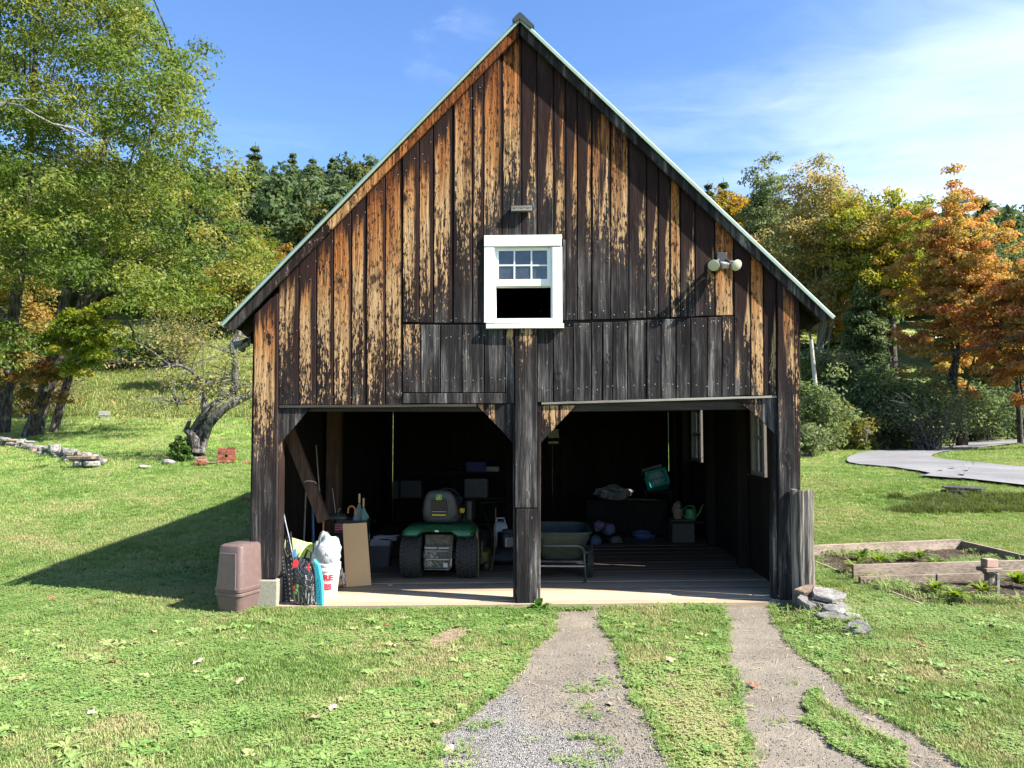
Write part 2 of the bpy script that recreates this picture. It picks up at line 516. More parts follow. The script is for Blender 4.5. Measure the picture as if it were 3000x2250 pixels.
M = {}
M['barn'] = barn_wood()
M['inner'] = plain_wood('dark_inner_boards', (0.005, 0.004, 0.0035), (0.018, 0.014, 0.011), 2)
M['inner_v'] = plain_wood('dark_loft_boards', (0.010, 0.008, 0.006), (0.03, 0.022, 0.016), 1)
M['brace'] = plain_wood('brown_brace_timber', (0.05, 0.028, 0.018), (0.15, 0.085, 0.055), 2)
M['floor'] = plain_wood('worn_floor_planks', (0.08, 0.056, 0.038), (0.20, 0.145, 0.10), 0, worn=((0.42, 0.33, 0.225), 0.35, 2.0))
M['beam'] = plain_wood('dark_beam', (0.02, 0.016, 0.014), (0.07, 0.058, 0.05), 0)
M['strip'] = plain_wood('grey_batten', (0.10, 0.09, 0.08), (0.34, 0.31, 0.28), 0)
M['grey_wood'] = plain_wood('silvered_timber', (0.07, 0.065, 0.062), (0.26, 0.24, 0.225), 0)
M['old_post'] = plain_wood('split_old_post', (0.04, 0.034, 0.03), (0.30, 0.26, 0.22), 2, bmp=1.0)
M['bed_wood'] = plain_wood('bleached_bed_board', (0.12, 0.092, 0.07), (0.31, 0.25, 0.195), 0)
M['white'] = simple('white_window_paint', (0.72, 0.74, 0.73), 0.45, var=0.05, scale=6, bmp=0.05)
M['roof'] = simple('green_metal_roof', (0.17, 0.245, 0.205), 0.42, 0.0, 0.5, 0.15, 3, 0.1)
M['roof_edge'] = simple('pale_green_drip_edge', (0.27, 0.35, 0.29), 0.4, 0.0, 0.5, 0.12, 8, 0.05)
M['concrete'] = simple('rough_concrete', (0.27, 0.26, 0.21), 0.9, 0, 0.2, 0.3, 18, 0.8, ((0.14, 0.15, 0.08), 0.6))
M['nail'] = simple('galvanised_nail', (0.42, 0.42, 0.42), 0.45, 0.6)


def glass_mat(name, dust=0.25, tint=(0.55, 0.58, 0.6)):
    m, nt, out = new_mat(name)
    pos = nt.n('ShaderNodeTexCoord', None, 3)
    d = nt.noise(pos, 60.0, 5, 0.7)
    d2 = nt.noise(pos, 5.0, 3, 0.6)
    f = nt.m('MULTIPLY', nt.step(nt.m('ADD', nt.m('MULTIPLY', d, 0.6), nt.m('MULTIPLY', d2, 0.4)), 0.35, 0.75, 0.3, 1.0), dust, clamp=True)
    tr = nt.n('ShaderNodeBsdfTransparent', {0: (0.9, 0.93, 0.93, 1)})
    gl = nt.n('ShaderNodeBsdfGlossy', {0: (1, 1, 1, 1), 1: 0.04})
    fr = nt.n('ShaderNodeFresnel', {0: 1.5})
    a = nt.n('ShaderNodeMixShader', {0: nt.m('MULTIPLY', fr, 1.3, clamp=True), 1: tr, 2: gl})
    df = nt.n('ShaderNodeBsdfDiffuse', {0: (*tint, 1)})
    s = nt.n('ShaderNodeMixShader', {0: f, 1: a, 2: df})
    nt.t.links.new(s, out.inputs[0])
    return m
M['glass'] = glass_mat('dusty_pane', 0.22, (0.30, 0.34, 0.40))

# ------------------------------------------------------------------ barn
barn = thing('barn', 'dark weathered timber barn with steep gable, two open bays and one small white loft window', 'barn', BO, -YAW)


def board(poly, seed, zmid, zlow, name='board', v0=0.0, th=0.022, par=None, dt0=0.0, bev=0.004):
    """poly: [bottom left, bottom right, top right, top left, ...] in (u, z), anticlockwise; a slab with its front at v0."""
    us = [p[0] for p in poly]
    u0, u1 = min(us), max(us); wdt = max(u1 - u0, 1e-3)
    mb = MB()
    mb.prism(poly, (v0, v0 + th), lambda a, b, d: (a, d, b))
    nb = len(poly)
    ztop = max(p[1] for p in poly)
    def top_at(u):
        zs = []
        for i in range(nb):
            a, b = poly[i - 1], poly[i]
            if min(a[0], b[0]) - 1e-6 <= u <= max(a[0], b[0]) + 1e-6:
                if abs(b[0] - a[0]) < 1e-6: zs += [a[1], b[1]]
                else: zs.append(a[1] + (b[1] - a[1]) * (u - a[0]) / (b[0] - a[0]))
        return max(zs) if zs else ztop
    wa, wb = [], []
    for k in range(2):
        for p in poly:
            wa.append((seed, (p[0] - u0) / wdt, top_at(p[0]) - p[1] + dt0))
            wb.append((zmid, zlow, wdt))
    return mb.build(name, M['barn'], par or barn, bevel=bev, seg=1, attrs={'wa': wa, 'wb': wb})


def pz(y, x=1500):
    return front(x, y)[1]


def q(pts, v=0.0):
    return [front(x, y, v) for x, y in pts]

# fascia lines of the photograph (bottom edge): boards run a little way up behind them
def rake_y(x):
    if x < 1523: return 101 + (1523 - x) * (969 - 101) / (1523 - 684.0)
    return 101 + (x - 1523) * (945 - 101) / (2414 - 1523.0)

brng = random.Random(11)
def gable_board(x0, x1, yb0, yb1, ymid, ylow, ytop=None, **kw):
    if x0 < 1420 and yb0 > 900 and ytop is None: ymid -= 110; ylow += 20
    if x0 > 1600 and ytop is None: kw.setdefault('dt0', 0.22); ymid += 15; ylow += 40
    g = 1.5
    a, b = x0 + g, x1 - g
    pts = [(a, yb0), (b, yb1)]
    if ytop is None:
        pts.append((b, rake_y(b) - 24))
        if a < 1523 < b: pts.append((1523, rake_y(1523) - 24))
        pts.append((a, rake_y(a) - 24))
    else:
        pts += [(b, ytop), (a, ytop)]
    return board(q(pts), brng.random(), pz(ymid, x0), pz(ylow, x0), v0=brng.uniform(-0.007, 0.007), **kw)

# the tall boards of the left side
for x0, x1, ym, yl in ((816, 875, 1000, 1190), (875, 927, 1090, 1330), (927, 977, 1040, 1300), (977, 1029, 1100, 1330),
                       (1029, 1073, 950, 1260), (1073, 1128, 990, 1290), (1128, 1179, 960, 1250)):
    gable_board(x0, x1, 1186, 1186, ym, yl)
# gable boards above the joint
UPPER = [(1179, 1227, 944, 944, 800, 1060), (1227, 1270, 945, 945, 790, 1060), (1270, 1328, 946, 946, 720, 1000), (1328, 1384, 946, 946, 640, 860),
         (1384, 1417, 946, 946, 600, 850)]
for b in UPPER: gable_board(*b)
for x0, x1, ym, yl in ((1417, 1470, 560, 730), (1470, 1528, 440, 640), (1528, 1573, 450, 650), (1573, 1622, 500, 680), (1622, 1657, 560, 740)):
    gable_board(x0, x1, 700, 700, ym, yl)
gable_board(1647, 1658, 938, 938, 470, 560, ytop=702)
for x0, x1, y0, y1, ym, yl in ((1657, 1691, 938, 937, 570, 760), (1691, 1734, 937, 936, 560, 740), (1734, 1789, 936, 935, 570, 730), (1789, 1842, 935, 934, 590, 780),
                               (1842, 1894, 933, 931, 630, 800), (1894, 1929, 931, 930, 650, 850), (1929, 1964, 930, 929, 700, 900), (1964, 1993, 929, 928, 760, 960),
                               (1993, 2036, 928, 927, 730, 880), (2036, 2094, 926, 925, 770, 900), (2094, 2150, 924, 923, 900, 1080)):
    gable_board(x0, x1, y0, y1, ym, yl)
for x0, x1, ym, yl in ((2150, 2199, 960, 1080), (2199, 2237, 1010, 1190), (2237, 2275, 1020, 1160)):
    gable_board(x0, x1, 1159, 1158, ym, yl)
# the lower row
for x0, x1, yt, yb, ym, yl in ((1179, 1233, 951, 1150, 850, 1180), (1233, 1290, 952, 1150, 600, 800), (1290, 1353, 952, 1150, 600, 800), (1353, 1418, 951, 1150, 600, 790),
                               (1418, 1480, 953, 1150, 560, 790), (1480, 1508, 960, 1181, 900, 1060),
                               (1573, 1621, 961, 1178, 700, 900), (1621, 1679, 958, 1177, 780, 930), (1679, 1732, 946, 1175, 560, 730), (1732, 1766, 944, 1174, 660, 860),
                               (1766, 1795, 944, 1174, 560, 760), (1795, 1838, 943, 1173, 560, 760), (1838, 1895, 938, 1171, 500, 700), (1895, 1936, 937, 1169, 560, 760),
                               (1936, 1980, 935, 1168, 560, 760), (1980, 2023, 933, 1167, 560, 760), (2023, 2072, 931, 1165, 700, 900), (2072, 2115, 929, 1163, 760, 960),
                               (2115, 2151, 927, 1162, 830, 1040)):
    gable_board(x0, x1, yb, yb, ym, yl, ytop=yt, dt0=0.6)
# central post: a long front board, a newer lower piece and the edges of its side boards
board(q([(1510, 1487), (1574, 1487), (1573, 960), (1509, 960)]), 0.12, pz(930), pz(1080), v0=-0.028, name='post_board', dt0=0.5)
board(q([(1514, 1775), (1574, 1770), (1574, 1490), (1513, 1490)]), 0.77, pz(560), pz(800), v0=-0.030, th=0.03, name='post_board', dt0=1)
board(q([(1503, 1772), (1512, 1772), (1508.5, 1186), (1503, 1186)]), 0.31, pz(600), pz(800), v0=-0.012, th=0.17, name='post_board', dt0=1)
board(q([(1575, 1772), (1583, 1772), (1584, 1190), (1575, 1190)]), 0.51, pz(900), pz(1500), v0=-0.010, th=0.17, name='post_board', dt0=1)
# left corner post, cut away over its concrete block
board(q([(735, 1697), (812, 1693), (815, 1188), (816, 860), (749, 922), (744, 1300)]), 0.25, pz(1120), pz(1420), v0=-0.03, th=0.05, name='post_board')
board(q([(806, 1690), (813, 1690), (817, 1300), (816, 1190), (810, 1190)]), 0.64, pz(1000), pz(1700), v0=0.021, th=0.17, name='post_board', dt0=1)
board(q([(730, 1640), (735, 1640), (747, 930), (742, 930)]), 0.83, pz(900), pz(1300), v0=0.0, th=0.10, name='corner_board')
# right corner post
board(q([(2283, 1757), (2330, 1755), (2325, 950), (2325, rake_y(2325) - 20), (2276, rake_y(2276) - 20), (2277, 1160)]), 0.46, pz(1040), pz(1210), v0=-0.03, th=0.05, name='post_board')
board(q([(2268, 1760), (2281, 1758), (2276, 1190), (2270, 1190)]), 0.18, pz(700), pz(900), v0=0.021, th=0.15, name='post_board', dt0=1)
board(q([(2331, 1755), (2345, 1752), (2343, 955), (2338, rake_y(2338) - 15), (2327, rake_y(2327) - 15)]), 0.59, pz(900), pz(1400), v0=-0.012, th=0.12, name='corner_board')
# corner brackets
for pts, sd, ym, yl in (([(815, 1304), (863, 1249), (863, 1189), (815, 1188)], .1, 700, 900), ([(864, 1248), (911, 1192), (911, 1189), (864, 1189)], .5, 740, 1000),
                        ([(1395, 1185), (1421, 1212), (1421, 1184)], .05, 1240, 1380), ([(1422, 1213), (1455, 1247), (1455, 1184), (1422, 1184)], .15, 1200, 1320),
                        ([(1456, 1248), (1503, 1298), (1503, 1183), (1456, 1183)], .3, 700, 900),
                        ([(1584, 1298), (1640, 1238), (1640, 1187), (1584, 1188)], .02, 1220, 1300), ([(1641, 1237), (1687, 1187), (1641, 1188)], .08, 1230, 1320),
                        ([(2156, 1167), (2233, 1234), (2233, 1166)], .7, 1000, 1330), ([(2234, 1235), (2277, 1277), (2277, 1166), (2234, 1166)], .9, 700, 1000)):
    board(q(pts, 0.012), sd, pz(ym), pz(yl), v0=0.012, name='bracket_board', dt0=0.5)
# horizontal board and battens over the openings
board(q([(1180, 1182), (1480, 1182), (1480, 1152), (1180, 1153)]), 0.4, pz(600), pz(800), v0=-0.012, th=0.03, name='header_board', dt0=1)
for pts, nm in (([(818, 1195), (1395, 1192), (1395, 1184.5), (818, 1188)], 'batten'), ([(1586, 1186), (2275, 1165.5), (2275, 1159), (1586, 1179)], 'batten')):
    MB().prism(q(pts), (-0.010, 0.05), lambda a, b, d: (a, d, b)).build(nm, M['strip'] if pts[0][0] > 1500 else M['beam'], barn, bevel=0.003)
for x0, x1, ya, yb in ((815, 1505, 1188, 1205), (1582, 2275, 1176, 1206)):
    p = q([(x0, yb), (x1, yb - (8 if x0 > 1500 else 0)), (x1, ya - (12 if x0 > 1500 else 0)), (x0, ya)], 0.05)
    MB().prism(p, (0.055, 0.25), lambda a, b, d: (a, d, b)).build('lintel_beam', M['beam'], barn, bevel=0.006)
# nail heads along the joints
nb = MB()
nr = random.Random(5)
def nail_at(x, y, v):
    u, z = front(x, y, v)
    a = [(u + 0.0045 * math.cos(t), v, z + 0.0045 * math.sin(t)) for t in (i * math.pi / 3 for i in range(6))]
    nb.add(a + [(u, v - 0.0015, z)], [(i, (i + 1) % 6, 6) for i in range(6)])
for x0, x1, y in ((820, 1180, 1158), (820, 1180, 960), (1183, 1415, 932), (1185, 1480, 985), (1185, 1480, 1115), (1660, 2148, 920), (1660, 2148, 956), (1580, 2270, 1140)):
    x = x0 + 8
    while x < x1:
        sl = 0 if x < 1500 else -(x - 1600) * 0.02
        nail_at(x, y + sl + nr.uniform(-9, 9), -0.0095); x += nr.choice((14, 24, 31))
for i in range(26):
    x = 830 + i * 24
    nail_at(x, rake_y(x) + 42 + nr.uniform(-8, 14), -0.0095)
    if i % 2: nail_at(x + 6, rake_y(x + 6) + 80 + nr.uniform(-8, 14), -0.0095)
tag(nb.build('nail_heads', M['nail'], barn), kind='stuff')

# fascias and roof
OV = -0.06
def slab(pts, v0, v1, name, mat, **kw):
    return MB().prism(q(pts, v0), (v0, v1), lambda a, b, d: (a, d, b)).build(name, mat, barn, **kw)
def fascia(pts, seed, zmid, zlow):
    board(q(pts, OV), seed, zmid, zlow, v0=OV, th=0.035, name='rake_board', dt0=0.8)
fascia([(1522, 101), (1522, 69), (956, 653), (970, 673)][::-1], 0.35, pz(700), pz(1250))
fascia([(969, 674), (955, 654), (657, 961), (684, 969)][::-1], 0.6, pz(300), pz(900))
fascia([(2414, 945), (2436, 934), (1524, 68), (1524, 101)], 0.85, pz(-200), pz(100))
ru, rz = front(1523, 52, -0.095)
lu, lz = front(647, 950, -0.095)
eu, ez = front(2446, 929, -0.095)
for sd, (tu, tz) in ((-1, (lu, lz)), (1, (eu, ez))):
    d = Vector((tu - ru, 0, tz - rz)); L = d.length; d.normalize(); nrm = Vector((-d.z, 0, d.x)) * (1 if sd > 0 else -1)
    if nrm.z < 0: nrm = -nrm
    mb = MB()
    # standing seams run down the slope, the sheet itself is thin
    n = 16
    V0, V1 = -0.092, BARN_D + 0.25
    for i in range(n):
        va, vb = V0 + (V1 - V0) * i / n, V0 + (V1 - V0) * (i + 1) / n
        pr = [(va, 0), (va + .012, .014), (va + .03, .014), (va + .042, 0), (vb, 0), (vb, -.006), (va, -.006)]
        vs = []
        for t in (0, L):
            for v, h in pr:
                p = Vector((ru, 0, rz)) + d * t + nrm * h
                vs.append((p.x, v, p.z))
        k = len(pr)
        mb.add(vs, [(j, (j + 1) % k, k + (j + 1) % k, k + j) for j in range(k)] + [tuple(range(k)), tuple(range(2 * k - 1, k - 1, -1))])
    rp = mb.build('roof_panel', M['roof'], barn)
    # drip edge along the rake
    a = Vector((ru, 0, rz)) - nrm * 0.0065; b = Vector((tu, 0, tz)) - nrm * 0.0065
    e = MB(); pts = [a, b, b - nrm * 0.02, a - nrm * 0.02]
    e.add([(p.x, -0.095, p.z) for p in pts] + [(p.x, -0.074, p.z) for p in pts], [(0, 1, 2, 3), (7, 6, 5, 4), (0, 4, 5, 1), (1, 5, 6, 2), (2, 6, 7, 3), (3, 7, 4, 0)])
    e.build('drip_edge', M['roof_edge'], rp)
    # board sheathing under the metal, seen from below at the eave
    s_ = MB(); pts = [a - nrm * .03, b - nrm * .03 - d * .03, b - nrm * .055 - d * .03, a - nrm * .055]
    s_.add([(p.x, OV + .04, p.z) for p in pts] + [(p.x, V1 - .1, p.z) for p in pts], [(0, 1, 2, 3), (7, 6, 5, 4), (0, 4, 5, 1), (1, 5, 6, 2), (2, 6, 7, 3), (3, 7, 4, 0)])
    s_.build('roof_boards', M['inner_v'], barn)
    # rafter tails under the eave
    for k in range(9):
        v = 0.25 + k * 0.85
        p0, p1 = b - d * 0.03 - nrm * .057, b - d * 0.75 - nrm * .057
        MB().add([(p0.x, v, p0.z), (p1.x, v, p1.z), (p1.x - nrm.x * .12, v, p1.z - nrm.z * .12), (p0.x - nrm.x * .1, v, p0.z - nrm.z * .1),
                  (p0.x, v + .05, p0.z), (p1.x, v + .05, p1.z), (p1.x - nrm.x * .12, v + .05, p1.z - nrm.z * .12), (p0.x - nrm.x * .1, v + .05, p0.z - nrm.z * .1)],
                 [(0, 1, 2, 3), (7, 6, 5, 4), (0, 4, 5, 1), (1, 5, 6, 2), (2, 6, 7, 3), (3, 7, 4, 0)]).build('rafter', M['inner_v'], barn)
capm = simple('dark_ridge_cap', (0.035, 0.045, 0.04), 0.5)
mb = MB()
for sd, (tu, tz) in ((-1, (lu, lz)), (1, (eu, ez))):
    d = Vector((tu - ru, 0, tz - rz)).normalized(); nrm = Vector((-d.z, 0, d.x)); nrm = nrm if nrm.z > 0 else -nrm
    a = Vector((ru, 0, rz)) + nrm * .03; b = a + d * (.17 if sd > 0 else .07)
    pts = [Vector((ru, 0, rz + .055)), a + Vector((0, 0, .02)), b + nrm * .012, b - nrm * .03, Vector((ru, 0, rz - .02))]
    k = 5
    mb.add([(p.x, -.11, p.z) for p in pts] + [(p.x, BARN_D + .27, p.z) for p in pts], [tuple(range(k)), tuple(range(2 * k - 1, k - 1, -1))] + [(j, (j + 1) % k, k + (j + 1) % k, k + j) for j in range(k)])
mb.build('ridge_cap', capm, barn)

# walls behind: every board of the side walls is a board of its own
WT = 0.03
ZT = {0: None}
def roof_z(u):
    if u < ru: return rz + (lz - rz) * (u - ru) / (lu - ru) - 0.10
    return rz + (ez - rz) * (u - ru) / (eu - ru) - 0.10
WIN = [(0.98, 1.55, 1.16, 2.06), (4.55, 5.4, 1.18, 2.06)]        # openings in the right wall: v0, v1, z0, z1
ULI, URI = front(738, 1500)[0], front(2340, 1500)[0]
n = 34
for side, u in ((-1, ULI), (1, URI)):
    zt = roof_z(u)
    for i in range(n):
        v0 = 0.13 + (BARN_D - 0.13) * i / n; v1 = 0.13 + (BARN_D - 0.13) * (i + 1) / n - 0.0004
        spans = [(FZ(u) - 0.06, zt)]
        if side > 0:
            for a, b, z0, z1 in WIN:
                if v1 > a + .02 and v0 < b - .02: spans = [(FZ(u) - .06, z0), (z1, zt)]
        j = brng.uniform(0, .012)
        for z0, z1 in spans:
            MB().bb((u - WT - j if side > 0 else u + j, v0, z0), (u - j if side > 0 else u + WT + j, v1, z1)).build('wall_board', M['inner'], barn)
# upper side of the back wall and the back wall itself
x = ULI + WT + .015; i = 0
SLIT = [at for at in (front(1105, 1300, BARN_D)[0], front(1957, 1280, BARN_D)[0])]
while x < URI - WT - .02:
    w = brng.uniform(0.17, 0.25); x1 = min(x + w, URI - WT - .013)
    for s in SLIT:
        if x < s < x1 - .02 or abs(x1 - s) < .06: x1 = s
    zt0, zt1 = roof_z(x), roof_z(x1)
    pts = [(x, -.15), (x1, -.15), (x1, zt1), (ru, roof_z(ru)), (x, zt0)] if x < ru < x1 else [(x, -.15), (x1, -.15), (x1, zt1), (x, zt0)]
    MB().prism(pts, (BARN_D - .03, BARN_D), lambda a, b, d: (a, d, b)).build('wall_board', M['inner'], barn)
    x = x1 + (0.012 if any(abs(x1 - s) < 1e-6 for s in SLIT) else 0.0006)
for s, (za, zb) in zip(SLIT, ((0, 1.3), (0, .9))):   # battens close the lower end of the gaps
    MB().bb((s - .05, BARN_D - .06, za - .1), (s + .06, BARN_D - .031, zb)).build('batten', M['inner'], barn)
    MB().bb((s - .05, BARN_D - .06, 2.3), (s + .06, BARN_D - .031, roof_z(s) - .1)).build('batten', M['inner'], barn)
# unseen black panel added behind the front boards to keep light out
zf = pz(1195)
wu0, wz0 = front(1430, 945); wu1, wz1 = front(1640, 695)
bk = MB()
for pts in ([(ULI + .05, zf + .06), (wu0, zf + .06), (wu0, roof_z(wu0) - .05), (ULI + .05, roof_z(ULI) - .05)],
            [(wu1, zf + .06), (URI - .05, zf + .06), (URI - .05, roof_z(URI) - .05), (wu1, roof_z(wu1) - .05)],
            [(wu0, zf + .06), (wu1, zf + .06), (wu1, wz0), (wu0, wz0)],
            [(wu0, wz1), (wu1, wz1), (wu1, roof_z(wu1) - .05), (ru, roof_z(ru) - .05), (wu0, roof_z(wu0) - .05)]):
    bk.prism(pts, (0.034, 0.044), lambda a, b, d: (a, d, b))
bk.build('backing_paper', simple('black_block_panel', (0.012, 0.012, 0.013), 0.9), barn)
# loft floor: boards on joists
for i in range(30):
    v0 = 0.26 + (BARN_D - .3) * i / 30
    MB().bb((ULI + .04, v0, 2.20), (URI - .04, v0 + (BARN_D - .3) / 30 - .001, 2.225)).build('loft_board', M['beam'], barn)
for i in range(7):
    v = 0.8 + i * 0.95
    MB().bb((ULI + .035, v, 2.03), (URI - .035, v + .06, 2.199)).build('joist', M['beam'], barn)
# ground floor planks
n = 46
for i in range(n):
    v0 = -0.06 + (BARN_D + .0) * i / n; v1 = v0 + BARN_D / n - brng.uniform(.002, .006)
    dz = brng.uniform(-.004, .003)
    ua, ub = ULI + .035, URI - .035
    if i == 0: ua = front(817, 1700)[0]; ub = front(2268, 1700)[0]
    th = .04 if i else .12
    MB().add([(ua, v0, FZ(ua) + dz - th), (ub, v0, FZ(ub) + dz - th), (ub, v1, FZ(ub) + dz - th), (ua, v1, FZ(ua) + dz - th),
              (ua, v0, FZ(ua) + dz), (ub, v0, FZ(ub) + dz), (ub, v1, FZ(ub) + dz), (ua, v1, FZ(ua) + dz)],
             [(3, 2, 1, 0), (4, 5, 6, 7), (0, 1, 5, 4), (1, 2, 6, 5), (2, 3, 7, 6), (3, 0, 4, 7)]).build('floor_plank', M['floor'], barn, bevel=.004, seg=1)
# concrete block under the left post, sill under the rest
c0, c1 = front(736, 1777, -.06), front(812, 1700, -.06)
MB().bb((c0[0], -.06, c0[1] - .15), (c1[0], .3, c1[1] - .001)).build('foundation_block', M['concrete'], barn, bevel=.012)
MB().bb((UR - .28, .0, -.3), (UR, .3, .002)).build('foundation_block', M['concrete'], barn, bevel=.012)
MB().bb((-.2, .03, -.35), (.2, .3, -.05)).build('foundation_block', M['concrete'], barn, bevel=.012)
# inside: posts and the slanting brace on the left, posts of the right wall
def stick(p0, p1, w, d, name, mat):
    p0, p1 = Vector(p0), Vector(p1); ax = (p1 - p0).normalized()
    side = ax.cross(Vector((0, 1, 0))).normalized(); dep = side.cross(ax).normalized()
    vs = [p + side * a * w / 2 + dep * b * d / 2 for p in (p0, p1) for a, b in ((-1, -1), (1, -1), (1, 1), (-1, 1))]
    return MB().add(vs, [(3, 2, 1, 0), (4, 5, 6, 7), (0, 1, 5, 4), (1, 2, 6, 5), (2, 3, 7, 6), (3, 0, 4, 7)]).build(name, mat, barn, bevel=.006)
ua, za = front(838, 1255, .55); ub, zb = front(945, 1510, .55)
stick((ua - .03, .55, za + .12), (ub + .02, .55, zb - .06), .12, .1, 'brace', M['brace'])
ua, za = front(985, 1200, 2.3)
MB().bb((ua - .13, 2.3, FZ(ua)), (ua + .05, 2.48, 2.03)).build('inner_post', M['brace'], barn, bevel=.006)
for v in (1.75, 3.6, 5.6):
    MB().bb((URI - .17, v, FZ(URI)), (URI - WT - .013, v + .15, 2.19)).build('inner_post', M['inner'], barn, bevel=.006)
MB().bb((URI - .12, .16, FZ(URI)), (URI - WT - .013, .28, 2.19)).build('inner_post', M['inner'], barn, bevel=.006)
# right wall windows
for a, b, z0, z1 in WIN:
    w = MB(); t = .05
    u0, u1 = URI - .06, URI + .02
    w.bb((u0, a, z0), (u1, a + t, z1)); w.bb((u0, b - t, z0), (u1, b, z1)); w.bb((u0, a + t, z0), (u1, b - t, z0 + t)); w.bb((u0, a + t, z1 - t), (u1, b - t, z1))
    um, vm_, zm = URI - .02, (a + b) / 2, (z0 + z1) / 2
    w.bb((um - .012, a + t, zm - .02), (um + .012, b - t, zm + .02))
    for k in (1, 2):
        vv = a + (b - a) * k / 3; w.bb((um - .009, vv - .009, z0 + t), (um + .009, vv + .009, z1 - t))
    wo = w.build('window', simple('chipped_grey_white_paint', (0.22, 0.20, 0.18), 0.6, dirt=((0.1, 0.06, 0.04), .6)), barn)
    for k in range(3):
        for zz in ((z0 + t, zm - .02), (zm + .02, z1 - t)):
            va, vb = a + (b - a) * k / 3 + .01, a + (b - a) * (k + 1) / 3 - .01
            MB().bb((um - .002, max(va, a + t), zz[0]), (um + .002, min(vb, b - t), zz[1])).build('pane', M['glass'], wo)
    MB().bb((URI - .1, a - .05, z0 - .04), (URI + .03, b + .05, z0 - .001)).build('sill', M['inner'], wo)

# loft window: painted casing, raised lower sash, six dusty panes above
def pxbox(x0, y0, x1, y1, v0, v1, mb=None):
    a = front(x0, y1, v0); b = front(x1, y0, v0)
    mb = mb or MB()
    return mb.bb((a[0], v0, a[1]), (b[0], v1, b[1]))
win = pxbox(1418, 687, 1645, 722, -.035, .0).build('window', M['white'], barn, bevel=.003)
for nm, bx in (('casing', (1418, 722.6, 1448, 945, -.03, .0)), ('casing', (1619, 722.6, 1647, 945, -.03, .0)), ('casing', (1448.5, 932, 1618.5, 946, -.03, .02)), ('sill', (1424, 947, 1652, 962, -.055, .01)),
               ('jamb', (1448.6, 723, 1453, 931.5, .0, .09)), ('jamb', (1614, 723, 1618.4, 931.5, .0, .09)), ('jamb', (1453.2, 723, 1613.8, 726, .0, .09))):
    pxbox(*bx).build(nm, M['white'], win, bevel=.002)
sv0, sv1 = .012, .045
sash = MB()
for bx in ((1453, 726, 1461, 838), (1603, 726, 1613.8, 838), (1461, 726, 1603, 735), (1461, 817, 1603, 838)):
    pxbox(*bx, sv0, sv1, sash)
for xx in (1507, 1557): pxbox(xx - 2.2, 735, xx + 2.2, 817, sv0 + .006, sv1 - .006, sash)
for a, b in ((1461, 1504.8), (1509.2, 1554.8), (1559.2, 1603)): pxbox(a, 775, b, 779.5, sv0 + .006, sv1 - .006, sash)
sash.build('sash', M['white'], win)
pxbox(1453.2, 829, 1613.6, 843, sv1 + .004, sv1 + .035).build('meeting_rail', M['white'], win, bevel=.002)
for a, b in ((1461, 1504.8), (1509.2, 1554.8), (1559.2, 1603)):
    for c, d in ((735, 775), (779.5, 817)):
        pxbox(a, c, b, d, .027, .031).build('pane', M['glass'], win)
# drip block over the window and the patch of wall it shelters
pxbox(1497, 602, 1558, 618, -.06, -.006).build('block', M['grey_wood'], barn, bevel=.004)
for xx in (1507, 1528, 1547):
    u, z = front(xx, 610, -.061)
    MB().cyl((u, -.062, z), (u, -.058, z), .006, n=8).build('nail', capm, barn)
# ------------------------------------------------------------------ ground
def soil_mat():
    m, nt, out = new_mat('lawn_ground')
    pos = nt.n('ShaderNodeNewGeometry', None, 0)
    a = nt.noise(pos, 0.35, 4, 0.6); b = nt.noise(pos, 3.0, 5, 0.65); c = nt.noise(pos, 22.0, 5, 0.7)
    d = nt.noise(nt.scale(pos, (1.0, 0.35, 1.0)), 1.4, 4, 0.6)
    dist = nt.vm('LENGTH', pos); dist = nt.n('ShaderNodeVectorMath', {0: pos}, 1, operation='LENGTH')
    far = nt.step(dist, 10.0, 22.0)
    near = nt.mix(nt.step(c, 0.35, 0.65), (0.030, 0.036, 0.012), (0.085, 0.095, 0.028))
    near = nt.mix(nt.step(b, 0.5, 0.7, 0, 0.55), near, (0.13, 0.105, 0.045))
    f2 = nt.m('ADD', nt.m('MULTIPLY', b, 0.5), nt.m('ADD', nt.m('MULTIPLY', c, 0.3), nt.m('MULTIPLY', d, 0.2)))
    lawn = nt.ramp(f2, [(0.36, (0.11, 0.19, 0.03)), (0.5, (0.18, 0.275, 0.055)), (0.64, (0.26, 0.32, 0.085))])
    # unmown meadow on the hillside, straw and green
    y = nt.n('ShaderNodeSeparateXYZ', {0: pos}, 1)
    mead = nt.step(nt.m('ADD', y, nt.m('MULTIPLY', a, 6.0)), 31.0, 37.0)
    straw = nt.mix(nt.step(nt.m('ADD', nt.m('MULTIPLY', a, 0.5), nt.m('MULTIPLY', b, 0.5)), 0.38, 0.6), (0.15, 0.205, 0.05), (0.24, 0.25, 0.09))
    lawn = nt.mix(mead, lawn, straw)
    col = nt.mix(far, near, lawn)
    h = nt.m('ADD', nt.m('MULTIPLY', c, 0.6), b)
    principled(nt, out, col, 0.95, 0.1, 0, bump(nt, h, 0.8, 0.05))
    return m


